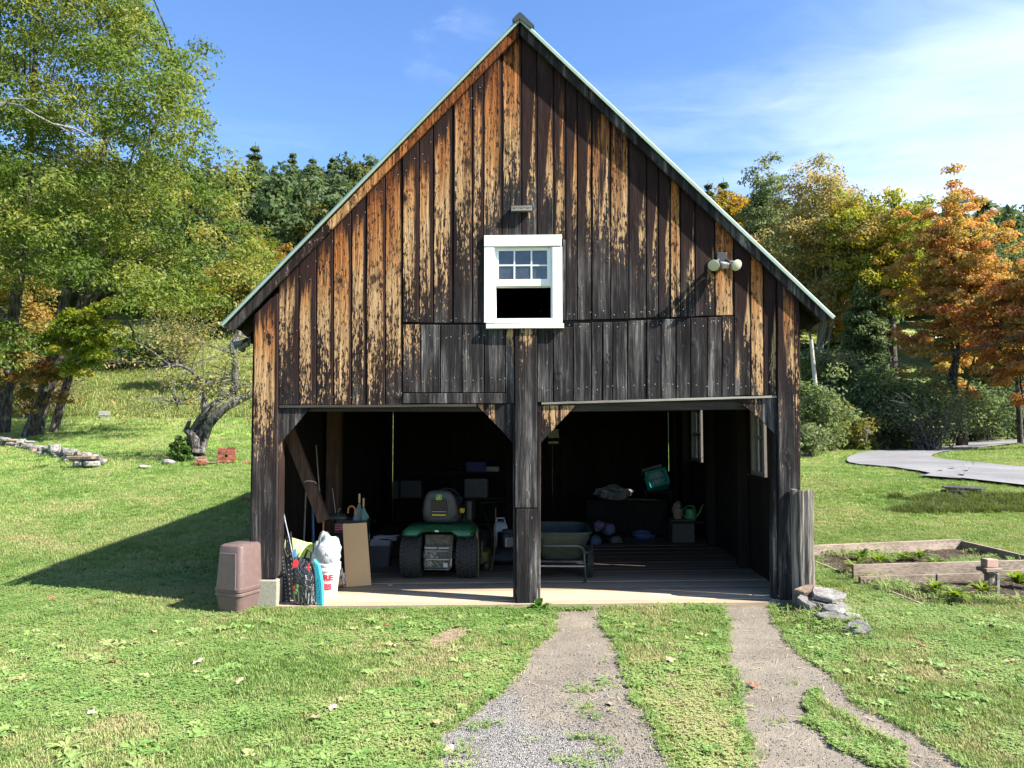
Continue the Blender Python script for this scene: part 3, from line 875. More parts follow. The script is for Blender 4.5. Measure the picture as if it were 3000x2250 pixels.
def axis(*segs):
    r = []
    for a, b, st in segs:
        r += list(np.arange(a, b, st))
    return np.array(r)
gx = axis((-420, -60, 14), (-60, -16, 1.1), (-16, -5, .35), (-5, 6, .12), (6, 18, .35), (18, 60, 1.1), (60, 430, 14))
gy = axis((-60, 0, 6), (0, 3, .5), (3, 9.5, .12), (9.5, 18, .3), (18, 60, .9), (60, 160, 3.5), (160, 900, 40))
GX, GY = np.meshgrid(gx, gy)
GZ = T(GX, GY)
nx, ny = len(gx), len(gy)
idx = np.arange(nx * ny).reshape(ny, nx)
F = np.stack([idx[:-1, :-1], idx[:-1, 1:], idx[1:, 1:], idx[1:, :-1]], -1).reshape(-1, 4)
ground = bpy.data.objects.new('lawn', mesh_np('lawn', np.stack([GX, GY, GZ], -1).reshape(-1, 3), F, soil_mat(), smooth=True))
tag(link(ground), 'mown green lawn rising to a hillside meadow', 'lawn', kind='structure')


def gpoly(px):
    return [tuple(on_ground(x, y)) for x, y in px]

def densify(poly, step, jit, seed):
    rr = np.random.default_rng(seed); r = []
    for i in range(len(poly)):
        a = np.array(poly[i][:2]); b = np.array(poly[(i + 1) % len(poly)][:2])
        n = max(1, int(np.hypot(*(b - a)) / step))
        for k in range(n):
            p = a + (b - a) * k / n
            r.append(tuple(p + rr.normal(0, jit, 2)))
    return r


def sheet(name, poly, mat, lift, res=0.12, label=None, cat=None, kind='structure', edge=0.0):
    """A surface that follows the ground inside a polygon."""
    P = np.array([p[:2] for p in poly])
    bm = bmesh.new()
    vs = [bm.verts.new((x, y, 0)) for x, y in P]
    es = [bm.edges.new((vs[i], vs[(i + 1) % len(vs)])) for i in range(len(vs))]
    bmesh.ops.triangle_fill(bm, use_beauty=True, edges=es)
    for ax, lo, hi in ((0, P[:, 0].min(), P[:, 0].max()), (1, P[:, 1].min(), P[:, 1].max())):
        c = lo + res
        while c < hi:
            no = (1, 0, 0) if ax == 0 else (0, 1, 0)
            co = (c, 0, 0) if ax == 0 else (0, c, 0)
            bmesh.ops.bisect_plane(bm, geom=bm.verts[:] + bm.edges[:] + bm.faces[:], plane_co=co, plane_no=no)
            c += res
    xs = np.array([v.co.x for v in bm.verts]); ys = np.array([v.co.y for v in bm.verts]); zs = T(xs, ys)
    for v, z in zip(bm.verts, zs): v.co.z = z + lift
    for f in bm.faces:
        if f.normal.z < 0: f.normal_flip()
    me = bpy.data.meshes.new(name); bm.to_mesh(me); bm.free()
    me.materials.append(mat); me.shade_smooth()
    return tag(link(bpy.data.objects.new(name, me)), label, cat, kind=kind)


def track_mat():
    m, nt, out = new_mat('gravel_track')
    pos = nt.n('ShaderNodeNewGeometry', None, 0)
    a = nt.noise(pos, 1.6, 4, 0.6); b = nt.noise(pos, 9.0, 5, 0.65)
    v = nt.n('ShaderNodeTexVoronoi', {'Vector': pos, 'Scale': 120.0}, None)
    v2 = nt.n('ShaderNodeTexVoronoi', {'Vector': pos, 'Scale': 42.0}, None)
    y = nt.n('ShaderNodeSeparateXYZ', {0: pos}, None)
    stony = nt.step(nt.m('ADD', y.outputs[1], nt.m('ADD', nt.m('MULTIPLY', y.outputs[0], 1.7), nt.m('MULTIPLY', nt.m('SUBTRACT', a, 0.5), 2.0))), 4.7, 5.5, 1.0, 0.10)
    vc = nt.n('ShaderNodeSeparateColor', {0: v.outputs[1]}, 0)
    dirt = nt.ramp(nt.m('ADD', nt.m('MULTIPLY', a, 0.6), nt.m('MULTIPLY', b, 0.4)), [(0.35, (0.125, 0.105, 0.080)), (0.55, (0.185, 0.160, 0.126)), (0.7, (0.26, 0.22, 0.165))])
    grav = nt.ramp(vc, [(0.0, (0.11, 0.105, 0.097)), (0.5, (0.23, 0.222, 0.21)), (1.0, (0.40, 0.39, 0.37))])
    col = nt.mix(nt.m('MULTIPLY', stony, 0.85), dirt, grav)
    col = nt.mix(nt.step(b, 0.56, 0.68, 0, 0.35), col, (0.20, 0.16, 0.10))
    vd = nt.m('SUBTRACT', 1.0, v.outputs[0])
    h = nt.m('ADD', nt.m('MULTIPLY', vd, nt.m('ADD', 0.35, stony)), nt.m('ADD', nt.m('MULTIPLY', nt.m('SUBTRACT', 1.0, v2.outputs[0]), 0.4), nt.m('MULTIPLY', b, 1.6)))
    principled(nt, out, col, 0.92, 0.15, 0, bump(nt, h, 0.8, 0.012))
    return m

TRK1 = gpoly([(1648, 1783), (1629, 1859), (1575, 1907), (1534, 1975), (1500, 2002), (1424, 2083), (1329, 2151), (1300, 2205), (1290, 2260), (1240, 2420), (2020, 2420),
              (1950, 2250), (1907, 2144), (1846, 2056), (1805, 1934), (1771, 1853), (1738, 1783)])
TRK2 = gpoly([(2112, 1769), (2144, 1826), (2154, 1934), (2186, 2015), (2192, 2110), (2205, 2151), (2232, 2250), (2270, 2420), (3000, 2420), (2790, 2250), (2653, 2151), (2517, 2083), (2429, 2002), (2334, 1920), (2253, 1819), (2221, 1762)])
ISLE = gpoly([(2354, 2018), (2402, 2022), (2449, 2076), (2551, 2137), (2653, 2198), (2660, 2262), (2560, 2262), (2456, 2212), (2388, 2144), (2347, 2076)])
def grow(poly, d):
    P = np.array([p[:2] for p in poly]); a = np.roll(P, 1, 0); b = np.roll(P, -1, 0); t = b - a; n_ = np.stack([t[:, 1], -t[:, 0]], 1); n_ /= np.linalg.norm(n_, axis=1, keepdims=True)
    if not inside(np.array([P[3, 0] - n_[3, 0] * .02]), np.array([P[3, 1] - n_[3, 1] * .02]), P)[0]: n_ = -n_
    return [tuple(q) for q in P + n_ * d]
TRK1 = densify(grow(TRK1, .05), .12, .02, 1); TRK2 = densify(grow(TRK2, .06), .12, .02, 2); ISLE = densify(grow(ISLE, -.03), .1, .025, 3)
tm = track_mat()
sheet('wheel_track', TRK1, tm, 0.006, .14, 'left wheel track of grey gravel and bare earth leading to the barn', 'driveway')
sheet('wheel_track', TRK2, tm, 0.006, .14, 'right wheel track of bare earth with a grassy island', 'driveway')
dirt_m, nt, out = new_mat('bare_earth')
pos = nt.n('ShaderNodeNewGeometry', None, 0)
a = nt.noise(nt.scale(pos, (1, 1, 1)), 14.0, 6, 0.7); b = nt.noise(nt.scale(pos, (90, 30, 30)), 1.0, 4, 0.7)
principled(nt, out, nt.mix(nt.step(nt.m('ADD', nt.m('MULTIPLY', a, 0.4), nt.m('MULTIPLY', b, 0.6)), 0.38, 0.62), (0.12, 0.085, 0.055), (0.34, 0.27, 0.18)), 0.95, 0.1, 0, bump(nt, nt.m('ADD', a, b), 0.7, 0.02))
BARE = densify(gpoly([(1228, 1890), (1270, 1868), (1310, 1848), (1372, 1838), (1384, 1850), (1352, 1872), (1312, 1892), (1262, 1900)]), .05, .012, 4)
sheet('bare_patch', BARE, dirt_m, 0.008, .2, 'oval patch of bare dry earth in the lawn before the barn', 'bare patch')

# ------------------------------------------------------------------ road beyond the barn
road_m, nt, out = new_mat('worn_asphalt')
pos = nt.n('ShaderNodeNewGeometry', None, 0)
a = nt.noise(pos, 0.6, 4, 0.6); b = nt.noise(pos, 12.0, 5, 0.7)
principled(nt, out, nt.ramp(nt.m('ADD', nt.m('MULTIPLY', a, 0.6), nt.m('MULTIPLY', b, 0.4)), [(0.35, (0.115, 0.115, 0.118)), (0.5, (0.16, 0.16, 0.163)), (0.66, (0.22, 0.215, 0.21))]), 0.85, 0.25, 0, bump(nt, b, 0.3, 0.02))
def road_z(px, py, z):
    """The point at height z above the camera's ground that the photograph shows there."""
    d = ray(px, py); t = (z - CAM_H) / d.z
    return CAMP + d * t
rin = [on_ground(x, y) for x, y in ((3000, 1376), (2851, 1361), (2764, 1351), (2728, 1343), (2764, 1329), (2851, 1318), (3000, 1301))]
rout = [on_ground(x, y) for x, y in ((3000, 1432), (2815, 1410), (2620, 1376), (2482, 1350), (2634, 1321), (2779, 1307), (3000, 1287))]
def ext(a, b, d):
    v = (a - b); v.z = 0; v.normalize(); return a + v * d
rin = [ext(rin[0], rin[1], 25)] + rin + [ext(rin[-1], rin[-2], 60)]
rout = [ext(rout[0], rout[1], 25)] + rout + [ext(rout[-1], rout[-2], 60)]
def catmull(P, n=8):
    r = []
    for i in range(len(P) - 1):
        p0, p1, p2, p3 = P[max(i - 1, 0)], P[i], P[i + 1], P[min(i + 2, len(P) - 1)]
        for k in range(n):
            t = k / n
            r.append(0.5 * ((2 * p1) + (p2 - p0) * t + (2 * p0 - 5 * p1 + 4 * p2 - p3) * t * t + (3 * p1 - p0 - 3 * p2 + p3) * t ** 3))
    return r + [P[-1]]
rin, rout = catmull(rin), catmull(rout)
ROAD = [tuple(p) for p in rout] + [tuple(p) for p in reversed(rin)]
rv, rf = [], []
NW = 10
for a, b in zip(rin, rout):
    for k in range(NW + 1):
        p = a + (b - a) * k / NW
        rv.append((p.x, p.y, Tz(p.x, p.y) + 0.085))
for i in range(len(rin) - 1):
    for k in range(NW):
        o = i * (NW + 1) + k
        rf.append((o, o + 1, o + NW + 2, o + NW + 1))
road = bpy.data.objects.new('road', mesh_np('road', rv, rf, road_m, smooth=True))
tag(link(road), 'grey asphalt lane bending in a hairpin past the lawn', 'road', kind='structure')

# ------------------------------------------------------------------ vegetable bed
BED = gpoly([(2370, 1628), (2818, 1607), (3130, 1688), (3130, 1770), (2700, 1776), (2560, 1730)])
bed_soil, nt, out = new_mat('dark_bed_soil')
pos = nt.n('ShaderNodeNewGeometry', None, 0)
a = nt.noise(pos, 26.0, 6, 0.7); b = nt.noise(nt.scale(pos, (60, 25, 25)), 1.0, 4, 0.7)
principled(nt, out, nt.mix(nt.step(b, 0.5, 0.72), nt.mix(nt.step(a, 0.4, 0.62), (0.030, 0.022, 0.016), (0.085, 0.064, 0.048)), (0.25, 0.20, 0.14)), 0.95, 0.1, 0, bump(nt, nt.m('ADD', a, b), 1.0, 0.04))
sheet('garden_soil', densify(BED, .3, .02, 9), bed_soil, 0.02, .5, 'dark soil of the vegetable bed', 'soil')

# ------------------------------------------------------------------ grass: tufts strewn by geometry nodes over the lawn
def leaf_mat(name, stops, rnd=0.35, trans=0.35, patchy=None, rough=0.55):
    """Blades and leaves: colour runs along a ramp, patch by patch and blade by blade; light passes through."""
    m, nt, out = new_mat(name)
    pos = nt.n('ShaderNodeNewGeometry', None, None)
    oi = nt.n('ShaderNodeObjectInfo', None, None)
    a = nt.noise(pos.outputs[0], 0.55, 4, 0.6); b = nt.noise(pos.outputs[0], 3.5, 3, 0.6)
    f = nt.m('ADD', nt.m('ADD', nt.m('MULTIPLY', a, 0.6), nt.m('MULTIPLY', b, 0.4)), nt.m('MULTIPLY', nt.m('SUBTRACT', oi.outputs[5], 0.5), rnd))
    at = nt.n('ShaderNodeAttribute', None, None, attribute_name='dry', attribute_type='INSTANCER')
    f = nt.m('ADD', f, at.outputs[2])
    c = nt.ramp(f, stops)
    d = nt.n('ShaderNodeBsdfPrincipled', {'Base Color': c, 'Roughness': rough, 'Specular IOR Level': 0.3})
    t = nt.n('ShaderNodeBsdfTranslucent', {0: nt.mix(0.5, c, (0.30, 0.32, 0.03), 'MIX')})
    s = nt.n('ShaderNodeMixShader', {0: trans, 1: d, 2: t})
    nt.t.links.new(s, out.inputs[0])
    return m

grass_m = leaf_mat('grass_blades', [(0.25, (0.10, 0.19, 0.038)), (0.42, (0.19, 0.30, 0.08)), (0.57, (0.285, 0.355, 0.122)), (0.72, (0.39, 0.345, 0.17)), (0.9, (0.46, 0.37, 0.22))])
clover_m = leaf_mat('clover_leaves', [(0.25, (0.11, 0.225, 0.048)), (0.5, (0.22, 0.355, 0.10)), (0.68, (0.31, 0.40, 0.135)), (0.9, (0.40, 0.38, 0.18))])

def tuft(seed, n, rad, h, w, mat, kind='blade'):
    rr = np.random.default_rng(seed); v, f = [], []
    for i in range(n):
        a = rr.uniform(0, 2 * math.pi); d = rad * math.sqrt(rr.uniform(0, 1))
        x, y = d * math.cos(a), d * math.sin(a)
        b = rr.uniform(0, 2 * math.pi); o = len(v)
        if kind == 'blade':
            hh = h * rr.uniform(.45, 1.15); lean = rr.uniform(.25, 1.1) * hh; ww = w * rr.uniform(.7, 1.2) / 2
            dx, dy = math.cos(b), math.sin(b)
            v += [(x - dy * ww, y + dx * ww, -.01), (x + dy * ww, y - dx * ww, -.01),
                  (x + dx * lean * .4 + dy * ww * .8, y + dy * lean * .4 - dx * ww * .8, hh * .62), (x + dx * lean * .4 - dy * ww * .8, y + dy * lean * .4 + dx * ww * .8, hh * .62),
                  (x + dx * lean, y + dy * lean, hh * rr.uniform(.75, 1.0))]
            f += [(o, o + 1, o + 2, o + 3), (o + 3, o + 2, o + 4)]
        else:
            hh = h * rr.uniform(.4, 1.1)
            for k in range(3):
                t = b + k * 2.1; o = len(v); dx, dy = math.cos(t), math.sin(t); ww = w * rr.uniform(.8, 1.15); tl = rr.uniform(-.25, .35) * ww
                v += [(x, y, hh), (x + dx * ww * .55 - dy * ww * .5, y + dy * ww * .55 + dx * ww * .5, hh + tl), (x + dx * ww * 1.15, y + dy * ww * 1.15, hh + tl * .8), (x + dx * ww * .55 + dy * ww * .5, y + dy * ww * .55 - dx * ww * .5, hh + tl)]
                f += [(o, o + 1, o + 2, o + 3)]
    me = bpy.data.meshes.new('tuft'); me.from_pydata(v, [], f); me.update(); me.materials.append(mat)
    return bpy.data.objects.new('tuft', me)


def strewn(name, pts, dry, size, tufts, label, cat, seed=0, tilt=0.15):
    """One object whose geometry nodes set a tuft on every point."""
    rr = np.random.default_rng(seed); n = len(pts)
    me = bpy.data.meshes.new(name)
    me.vertices.add(n); me.vertices.foreach_set('co', np.asarray(pts, np.float32).ravel())
    for an, av in (('dry', dry), ('size', size), ('turn', rr.uniform(0, 6.283, n)), ('pick', rr.integers(0, 1000, n))):
        at = me.attributes.new(an, 'FLOAT' if an != 'pick' else 'INT', 'POINT')
        at.data.foreach_set('value', np.asarray(av, np.float32 if an != 'pick' else np.int32))
    o = bpy.data.objects.new(name, me); link(o)
    g = bpy.data.node_groups.new(name, 'GeometryNodeTree')
    g.interface.new_socket('Geometry', in_out='INPUT', socket_type='NodeSocketGeometry')
    g.interface.new_socket('Geometry', in_out='OUTPUT', socket_type='NodeSocketGeometry')
    nt = NT(g)
    gi = nt.n('NodeGroupInput'); go = nt.n('NodeGroupOutput', None, None)
    def attr(nm, typ='FLOAT'):
        return nt.n('GeometryNodeInputNamedAttribute', {0: nm}, 0, data_type=typ)
    join = nt.n('GeometryNodeGeometryToInstance', None, None)
    for t in tufts:
        oi = nt.n('GeometryNodeObjectInfo', {0: t, 1: True}, None)
        g.links.new(oi.outputs['Geometry'], join.inputs[0])
    turn = nt.n('ShaderNodeCombineXYZ', {0: 0.0, 1: 0.0, 2: attr('turn')})
    rot = nt.n('FunctionNodeEulerToRotation', {0: turn})
    sc = nt.n('ShaderNodeCombineXYZ', {0: attr('size'), 1: attr('size'), 2: nt.m('MULTIPLY', attr('size'), 1.0)})
    iop = nt.n('GeometryNodeInstanceOnPoints', {'Points': gi, 'Instance': join.outputs[0], 'Pick Instance': True, 'Instance Index': attr('pick', 'INT'), 'Rotation': rot, 'Scale': sc}, 0)
    g.links.new(iop, go.inputs[0])
    md = o.modifiers.new('strewn', 'NODES'); md.node_group = g
    return tag(o, label, cat, kind='stuff')

BARNP = [W(ULI - .02, -.05, 0), W(URI + .03, -.05, 0), W(URI + .03, BARN_D + .1, 0), W(ULI - .02, BARN_D + .1, 0)]
BARNP = [tuple(p) for p in BARNP]
gr = np.random.default_rng(21)
def in_view(x, y, m=1.45):
    return (np.abs(x) < (1500 / FPX) * y * m + .4)
def fbm(x, y, s, seed=0):
    r = 0
    for k, (f, a) in enumerate(((1, .5), (2.1, .3), (4.3, .2))):
        r = r + a * np.sin(x * s * f + seed + k * 1.7 + 1.3 * np.sin(y * s * f * .8 + k + seed * .7)) * np.cos(y * s * f * 1.1 + seed * 1.3 - k + np.sin(x * s * f * .6 + 2 * k))
    return r
P, DR, SZ = [], [], []
for y0, y1, dens, size in ((3.6, 5.2, 1250, 1.0), (5.2, 7.0, 1000, 1.05), (7.0, 9.5, 760, 1.1), (9.5, 13, 420, 1.3), (13, 19, 210, 1.6), (19, 28, 75, 2.2), (28, 46, 26, 3.4)):
    w = 1500 / FPX * y1 * 1.45 + .4
    n = int(dens * 2 * w * (y1 - y0))
    x = gr.uniform(-w, w, n); y = gr.uniform(y0, y1, n)
    k = in_view(x, y); x, y = x[k], y[k]
    bad = inside(x, y, BARNP) | inside(x, y, ROAD)
    if y0 < 9.5:
        t1 = (inside(x, y, TRK1) & (dist_poly(x, y, TRK1) > gr.uniform(0, .05, len(x)))) | (inside(x, y, TRK2) & ~inside(x, y, ISLE) & (dist_poly(x, y, TRK2) > gr.uniform(0, .05, len(x))))
        t1 &= ~((fbm(x, y, 5.0, 3) > .52) & (gr.uniform(0, 1, len(x)) < .22) & (y < 6))
        t1 |= ((dist_poly(x, y, TRK1) < .05) | ((dist_poly(x, y, TRK2) < .05) & ~inside(x, y, ISLE))) & (gr.uniform(0, 1, len(x)) < .6)
        bad |= t1 | (inside(x, y, BARE) & (gr.uniform(0, 1, len(x)) < .93))
    bad |= inside(x, y, BED)
    x, y = x[~bad], y[~bad]
    z = T(x, y)
    dry = 0.16 * fbm(x, y, .9, 1) + .10 * fbm(x, y, 3.1, 4)
    if y0 < 9.5:
        # the worn strip between the tracks and the sward by the gravel are the driest
        cx = np.interp(y, [3.5, 5.0, 6.4, 7.7], [1.15, 1.17, 1.25, 1.4])
        dry += .24 * np.exp(-((x - cx) / .40) ** 2) + .2 * np.exp(-((x + .65 + .25 * (y - 5.6)) / .75) ** 2) * sstep(y, 3.6, 4.6) * (1 - sstep(y, 6.4, 7.2))
        dry += .12 * np.exp(-((x - 3.15) / .5) ** 2 - ((y - 6.0) / .6) ** 2)
    P.append(np.stack([x, y, z], 1)); DR.append(dry); SZ.append(size * gr.uniform(.7, 1.2, len(x)))
P, DR, SZ = np.concatenate(P), np.concatenate(DR), np.concatenate(SZ)
tufts = [tuft(1, 18, .045, .032, .0052, grass_m), tuft(2, 18, .05, .026, .0058, grass_m), tuft(3, 16, .04, .038, .0048, grass_m), tuft(6, 17, .05, .022, .0062, grass_m)]
tufts += [tuft(4, 11, .05, .028, .0115, clover_m, 'clover'), tuft(5, 12, .055, .022, .0095, clover_m, 'clover')]
# clover grows in drifts
drift = fbm(P[:, 0], P[:, 1], 1.7, 9) > -.02
cl = drift & (P[:, 1] < 10) & (gr.uniform(0, 1, len(P)) < .62)
strewn('grass', P[~cl], DR[~cl] - .02, SZ[~cl], tufts[:4], 'short mown grass over the whole lawn', 'grass', 1)
strewn('clover', P[cl], DR[cl], SZ[cl], tufts[4:], 'drifts of clover in the lawn before the barn', 'clover', 2)
# broad leaved weeds here and there in the sward
def weed(seed, n, L, w, mat):
    rr = np.random.default_rng(seed); v, f = [], []
    for i in range(n):
        a = 2.4 * i + rr.normal(0, .3); l = L * rr.uniform(.6, 1.1); dx, dy = math.cos(a), math.sin(a); o = len(v)
        for t, ww, h in ((.05, .2, .004), (.45, 1, .022), (.8, .8, .026), (1.0, .1, .018)):
            for s in (-1, 1): v.append((dx * l * t - dy * s * w * ww / 2, dy * l * t + dx * s * w * ww / 2, h + rr.uniform(0, .006)))
        f += [(o + 2 * k, o + 2 * k + 1, o + 2 * k + 3, o + 2 * k + 2) for k in range(3)]
    me = bpy.data.meshes.new('weed'); me.from_pydata(v, [], f); me.update(); me.materials.append(mat)
    return bpy.data.objects.new('weed', me)
x = gr.uniform(-4.5, 5.5, 1500); y = gr.uniform(3.7, 7.5, 1500)
k = in_view(x, y) & ~inside(x, y, BARE) & (fbm(x, y, 2.2, 17) > -.05)
for t_ in (TRK1, TRK2): k &= ~inside(x, y, t_)
x, y = x[k], y[k]
strewn('lawn_weeds', np.stack([x, y, T(x, y)], 1), gr.normal(0, .1, len(x)), gr.uniform(.5, 1.25, len(x)), [weed(51, 8, .075, .026, clover_m), weed(52, 11, .10, .018, clover_m), weed(53, 7, .055, .03, clover_m)], 'broad leaved weeds scattered in the near lawn', 'weeds', 13)
# longer growth at the track edges, the barn's foot and round the bed
E = []
for poly, a, b in ((TRK1, -.03, .10), (TRK2, -.03, .06), (ISLE, -.08, .03)):
    po = np.array(poly)
    i = gr.integers(0, len(po), 1700); t = gr.uniform(0, 1, (len(i), 1))
    p = po[i] * (1 - t) + po[(i + 1) % len(po)] * t + gr.normal(0, .022, (len(i), 2))
    out_ = inside(p[:, 0], p[:, 1], poly) & (dist_poly(p[:, 0], p[:, 1], poly) > .035)
    if poly is ISLE: out_ = ~inside(p[:, 0], p[:, 1], poly)
    E.append(p[~out_ & (p[:, 1] < 7.62)])
for u0, u1, n_, v in ((UL - .5, UL + .15, 120, -.09), (UL + .1, -.3, 420, -.1), (-.22, .45, 420, -.12), (UR - .35, UR + .5, 420, -.12)):
    uu = gr.uniform(u0, u1, n_); vv = v - np.abs(gr.normal(0, .05, n_))
    E.append(np.array([[W(a, b, 0).x, W(a, b, 0).y] for a, b in zip(uu, vv)]))
pe = np.array(BED)
i = gr.integers(0, len(pe), 700); t = gr.uniform(0, 1, (len(i), 1))
E.append((pe[i] * (1 - t) + pe[(i + 1) % len(pe)] * t)[:, :2] + gr.normal(0, .06, (len(i), 2)))
for px, py, n_, s in ((1712, 2030, 22, .05), (1716, 2078, 16, .045), (1742, 2100, 8, .05), (1705, 2170, 8, .04), (1765, 2172, 18, .05), (1780, 2205, 8, .05), (1740, 2240, 16, .06), (2190, 2210, 14, .06), (2560, 2215, 20, .08), (1345, 2215, 30, .07), (1420, 2130, 18, .05)):
    g_ = on_ground(px, py); E.append(np.stack([gr.normal(g_.x, s, n_), gr.normal(g_.y, s * .8, n_)], 1))
E = np.concatenate(E); E = E[~inside(E[:, 0], E[:, 1], BARNP)]
E = np.stack([E[:, 0], E[:, 1], T(E[:, 0], E[:, 1])], 1)
tall = [tuft(11, 12, .03, .085, .0055, grass_m), tuft(12, 12, .035, .07, .006, grass_m), tuft(13, 7, .045, .06, .016, clover_m, 'clover')]
strewn('edge_grass', E, gr.normal(-.02, .08, len(E)), gr.uniform(.35, .8, len(E)), tall, 'longer grass and weeds along the track edges and the barn foot', 'grass', 3)
# ------------------------------------------------------------------ trees and shrubs
def foliage_mat(name, rough=0.6, trans=0.4):
    m, nt, out = new_mat(name)
    c = nt.n('ShaderNodeAttribute', None, 0, attribute_name='col')
    d = nt.n('ShaderNodeBsdfPrincipled', {'Base Color': c, 'Roughness': rough, 'Specular IOR Level': 0.25})
    t = nt.n('ShaderNodeBsdfTranslucent', {0: nt.n('ShaderNodeHueSaturation', {'Saturation': 1.15, 'Value': 1.3, 'Color': c})})
    s = nt.n('ShaderNodeMixShader', {0: trans, 1: d, 2: t})
    nt.t.links.new(s, out.inputs[0])
    return m
M['leaf'] = foliage_mat('leaves', .6, .48)

def bark_mat(name, a, b, scale=1.0):
    m, nt, out = new_mat(name)
    pos = nt.n('ShaderNodeNewGeometry', None, 0)
    g = nt.noise(nt.scale(pos, (16 * scale, 16 * scale, 3.5 * scale)), 1.0, 5, 0.65)
    l = nt.noise(nt.scale(pos, (4, 4, 3)), 1.0, 3, 0.6)
    c = nt.mix(nt.step(g, 0.38, 0.62), a, b)
    c = nt.mix(nt.step(l, 0.56, 0.66, 0, 0.5), c, (0.22, 0.22, 0.19))
    principled(nt, out, c, 0.9, 0.15, 0, bump(nt, g, 1.0, 0.04))
    return m
M['bark'] = bark_mat('grey_brown_bark', (0.02, 0.0175, 0.015), (0.095, 0.083, 0.072))
M['apple_bark'] = bark_mat('rough_apple_bark', (0.03, 0.027, 0.025), (0.17, 0.16, 0.15))
M['pale_bark'] = bark_mat('pale_grey_bark', (0.08, 0.078, 0.07), (0.26, 0.25, 0.225))
M['twig'] = bark_mat('bare_twigs', (0.05, 0.042, 0.036), (0.17, 0.15, 0.135))


def leaves(centres, radii, counts, size, palette, seed, flat=0.55, droop=0.25, elong=1.7, jitter=0.10, mixes=None, up=0.35):
    """Leaf-sized faces round clump centres: returns vertices, faces, colours."""
    rr = np.random.default_rng(seed)
    C = np.repeat(np.asarray(centres, float), counts, 0); Rr = np.repeat(np.asarray(radii, float), counts)
    n = len(C)
    d = rr.normal(0, 1, (n, 3)); d /= np.linalg.norm(d, axis=1, keepdims=True) + 1e-9
    rad = Rr * rr.uniform(0, 1, n) ** 0.5
    p = C + d * rad[:, None] * np.array([1, 1, flat])
    p[:, 2] -= droop * Rr * (np.hypot(d[:, 0], d[:, 1]) * rad / (Rr + 1e-9)) ** 2
    nrm = d * 0.7 + rr.normal(0, .55, (n, 3)); nrm[:, 2] += up
    nrm /= np.linalg.norm(nrm, axis=1, keepdims=True)
    a = np.cross(nrm, rr.normal(0, 1, (n, 3))); a /= np.linalg.norm(a, axis=1, keepdims=True) + 1e-9
    b = np.cross(nrm, a)
    s = size * rr.uniform(.6, 1.3, n)[:, None]
    bend = nrm * s * .18
    v = np.stack([p - a * s * .5 * elong, p + b * s * .42 + bend, p + a * s * .5 * elong, p - b * s * .42 + bend], 1).reshape(-1, 3)
    f = np.arange(4 * n).reshape(n, 4)
    pal = np.asarray(palette, float); k = len(pal)
    t = mixes if mixes is not None else rr.uniform(0, 1, len(centres))
    t = np.repeat(t, counts) + rr.normal(0, .13, n)
    t = np.clip(t, 0, .9999) * (k - 1); i = t.astype(int); w = (t - i)[:, None]
    c = pal[i] * (1 - w) + pal[np.minimum(i + 1, k - 1)] * w
    c = c * rr.uniform(1 - jitter * 2, 1 + jitter * 2, n)[:, None]
    return v, f, np.repeat(np.clip(c, 0, 1), 4, 0)


def crown_points(rr, n, cz, rx, rz, shape='round', shell=0.55, lump=0.25):
    """Clump centres spread through a crown, denser towards the outside, with an uneven outline."""
    P = []
    ph = rr.uniform(0, 6.28, 4)
    while len(P) < n:
        d = rr.normal(0, 1, 3); d /= np.linalg.norm(d)
        r = rr.uniform(shell, 1.0) if rr.uniform() < .75 else rr.uniform(.15, shell)
        az = math.atan2(d[1], d[0])
        k = 1 + lump * (math.sin(3 * az + ph[0] + 2 * d[2]) * .5 + math.sin(5 * az + ph[1] - 3 * d[2]) * .3 + math.sin(7 * d[2] + ph[2]) * .35)
        x, y, z = d * r * k
        if shape == 'cone':
            h = rr.uniform(0, 1); q = (1 - h) ** .8 * (r * .9 + .1); x, y, z = math.cos(az) * q, math.sin(az) * q, h * 2 - 1
        elif shape == 'vase':
            w = .55 + .45 * min(1, (z + 1) / 1.3); x *= w; y *= w
        elif shape == 'egg':
            w = 1.0 if z < 0 else 1 - .45 * z; x *= w; y *= w
        P.append((x * rx, y * rx, cz + z * rz))
    return np.array(P)


def limb(mb, p0, p1, r0, r1, rr, n=6, seg=5, sag=0.0, wig=0.06):
    p0, p1 = Vector(p0), Vector(p1); L = (p1 - p0).length; pts, rs = [], []
    for i in range(seg + 1):
        t = i / seg
        q = p0.lerp(p1, t) + Vector((rr.normal(0, wig), rr.normal(0, wig), rr.normal(0, wig * .6))) * L * (0.25 if 0 < i < seg else 0) + Vector((0, 0, sag * L * math.sin(math.pi * t)))
        pts.append(q); rs.append(r0 + (r1 - r0) * t ** .8)
    mb.tube(pts, rs, n)
    return pts


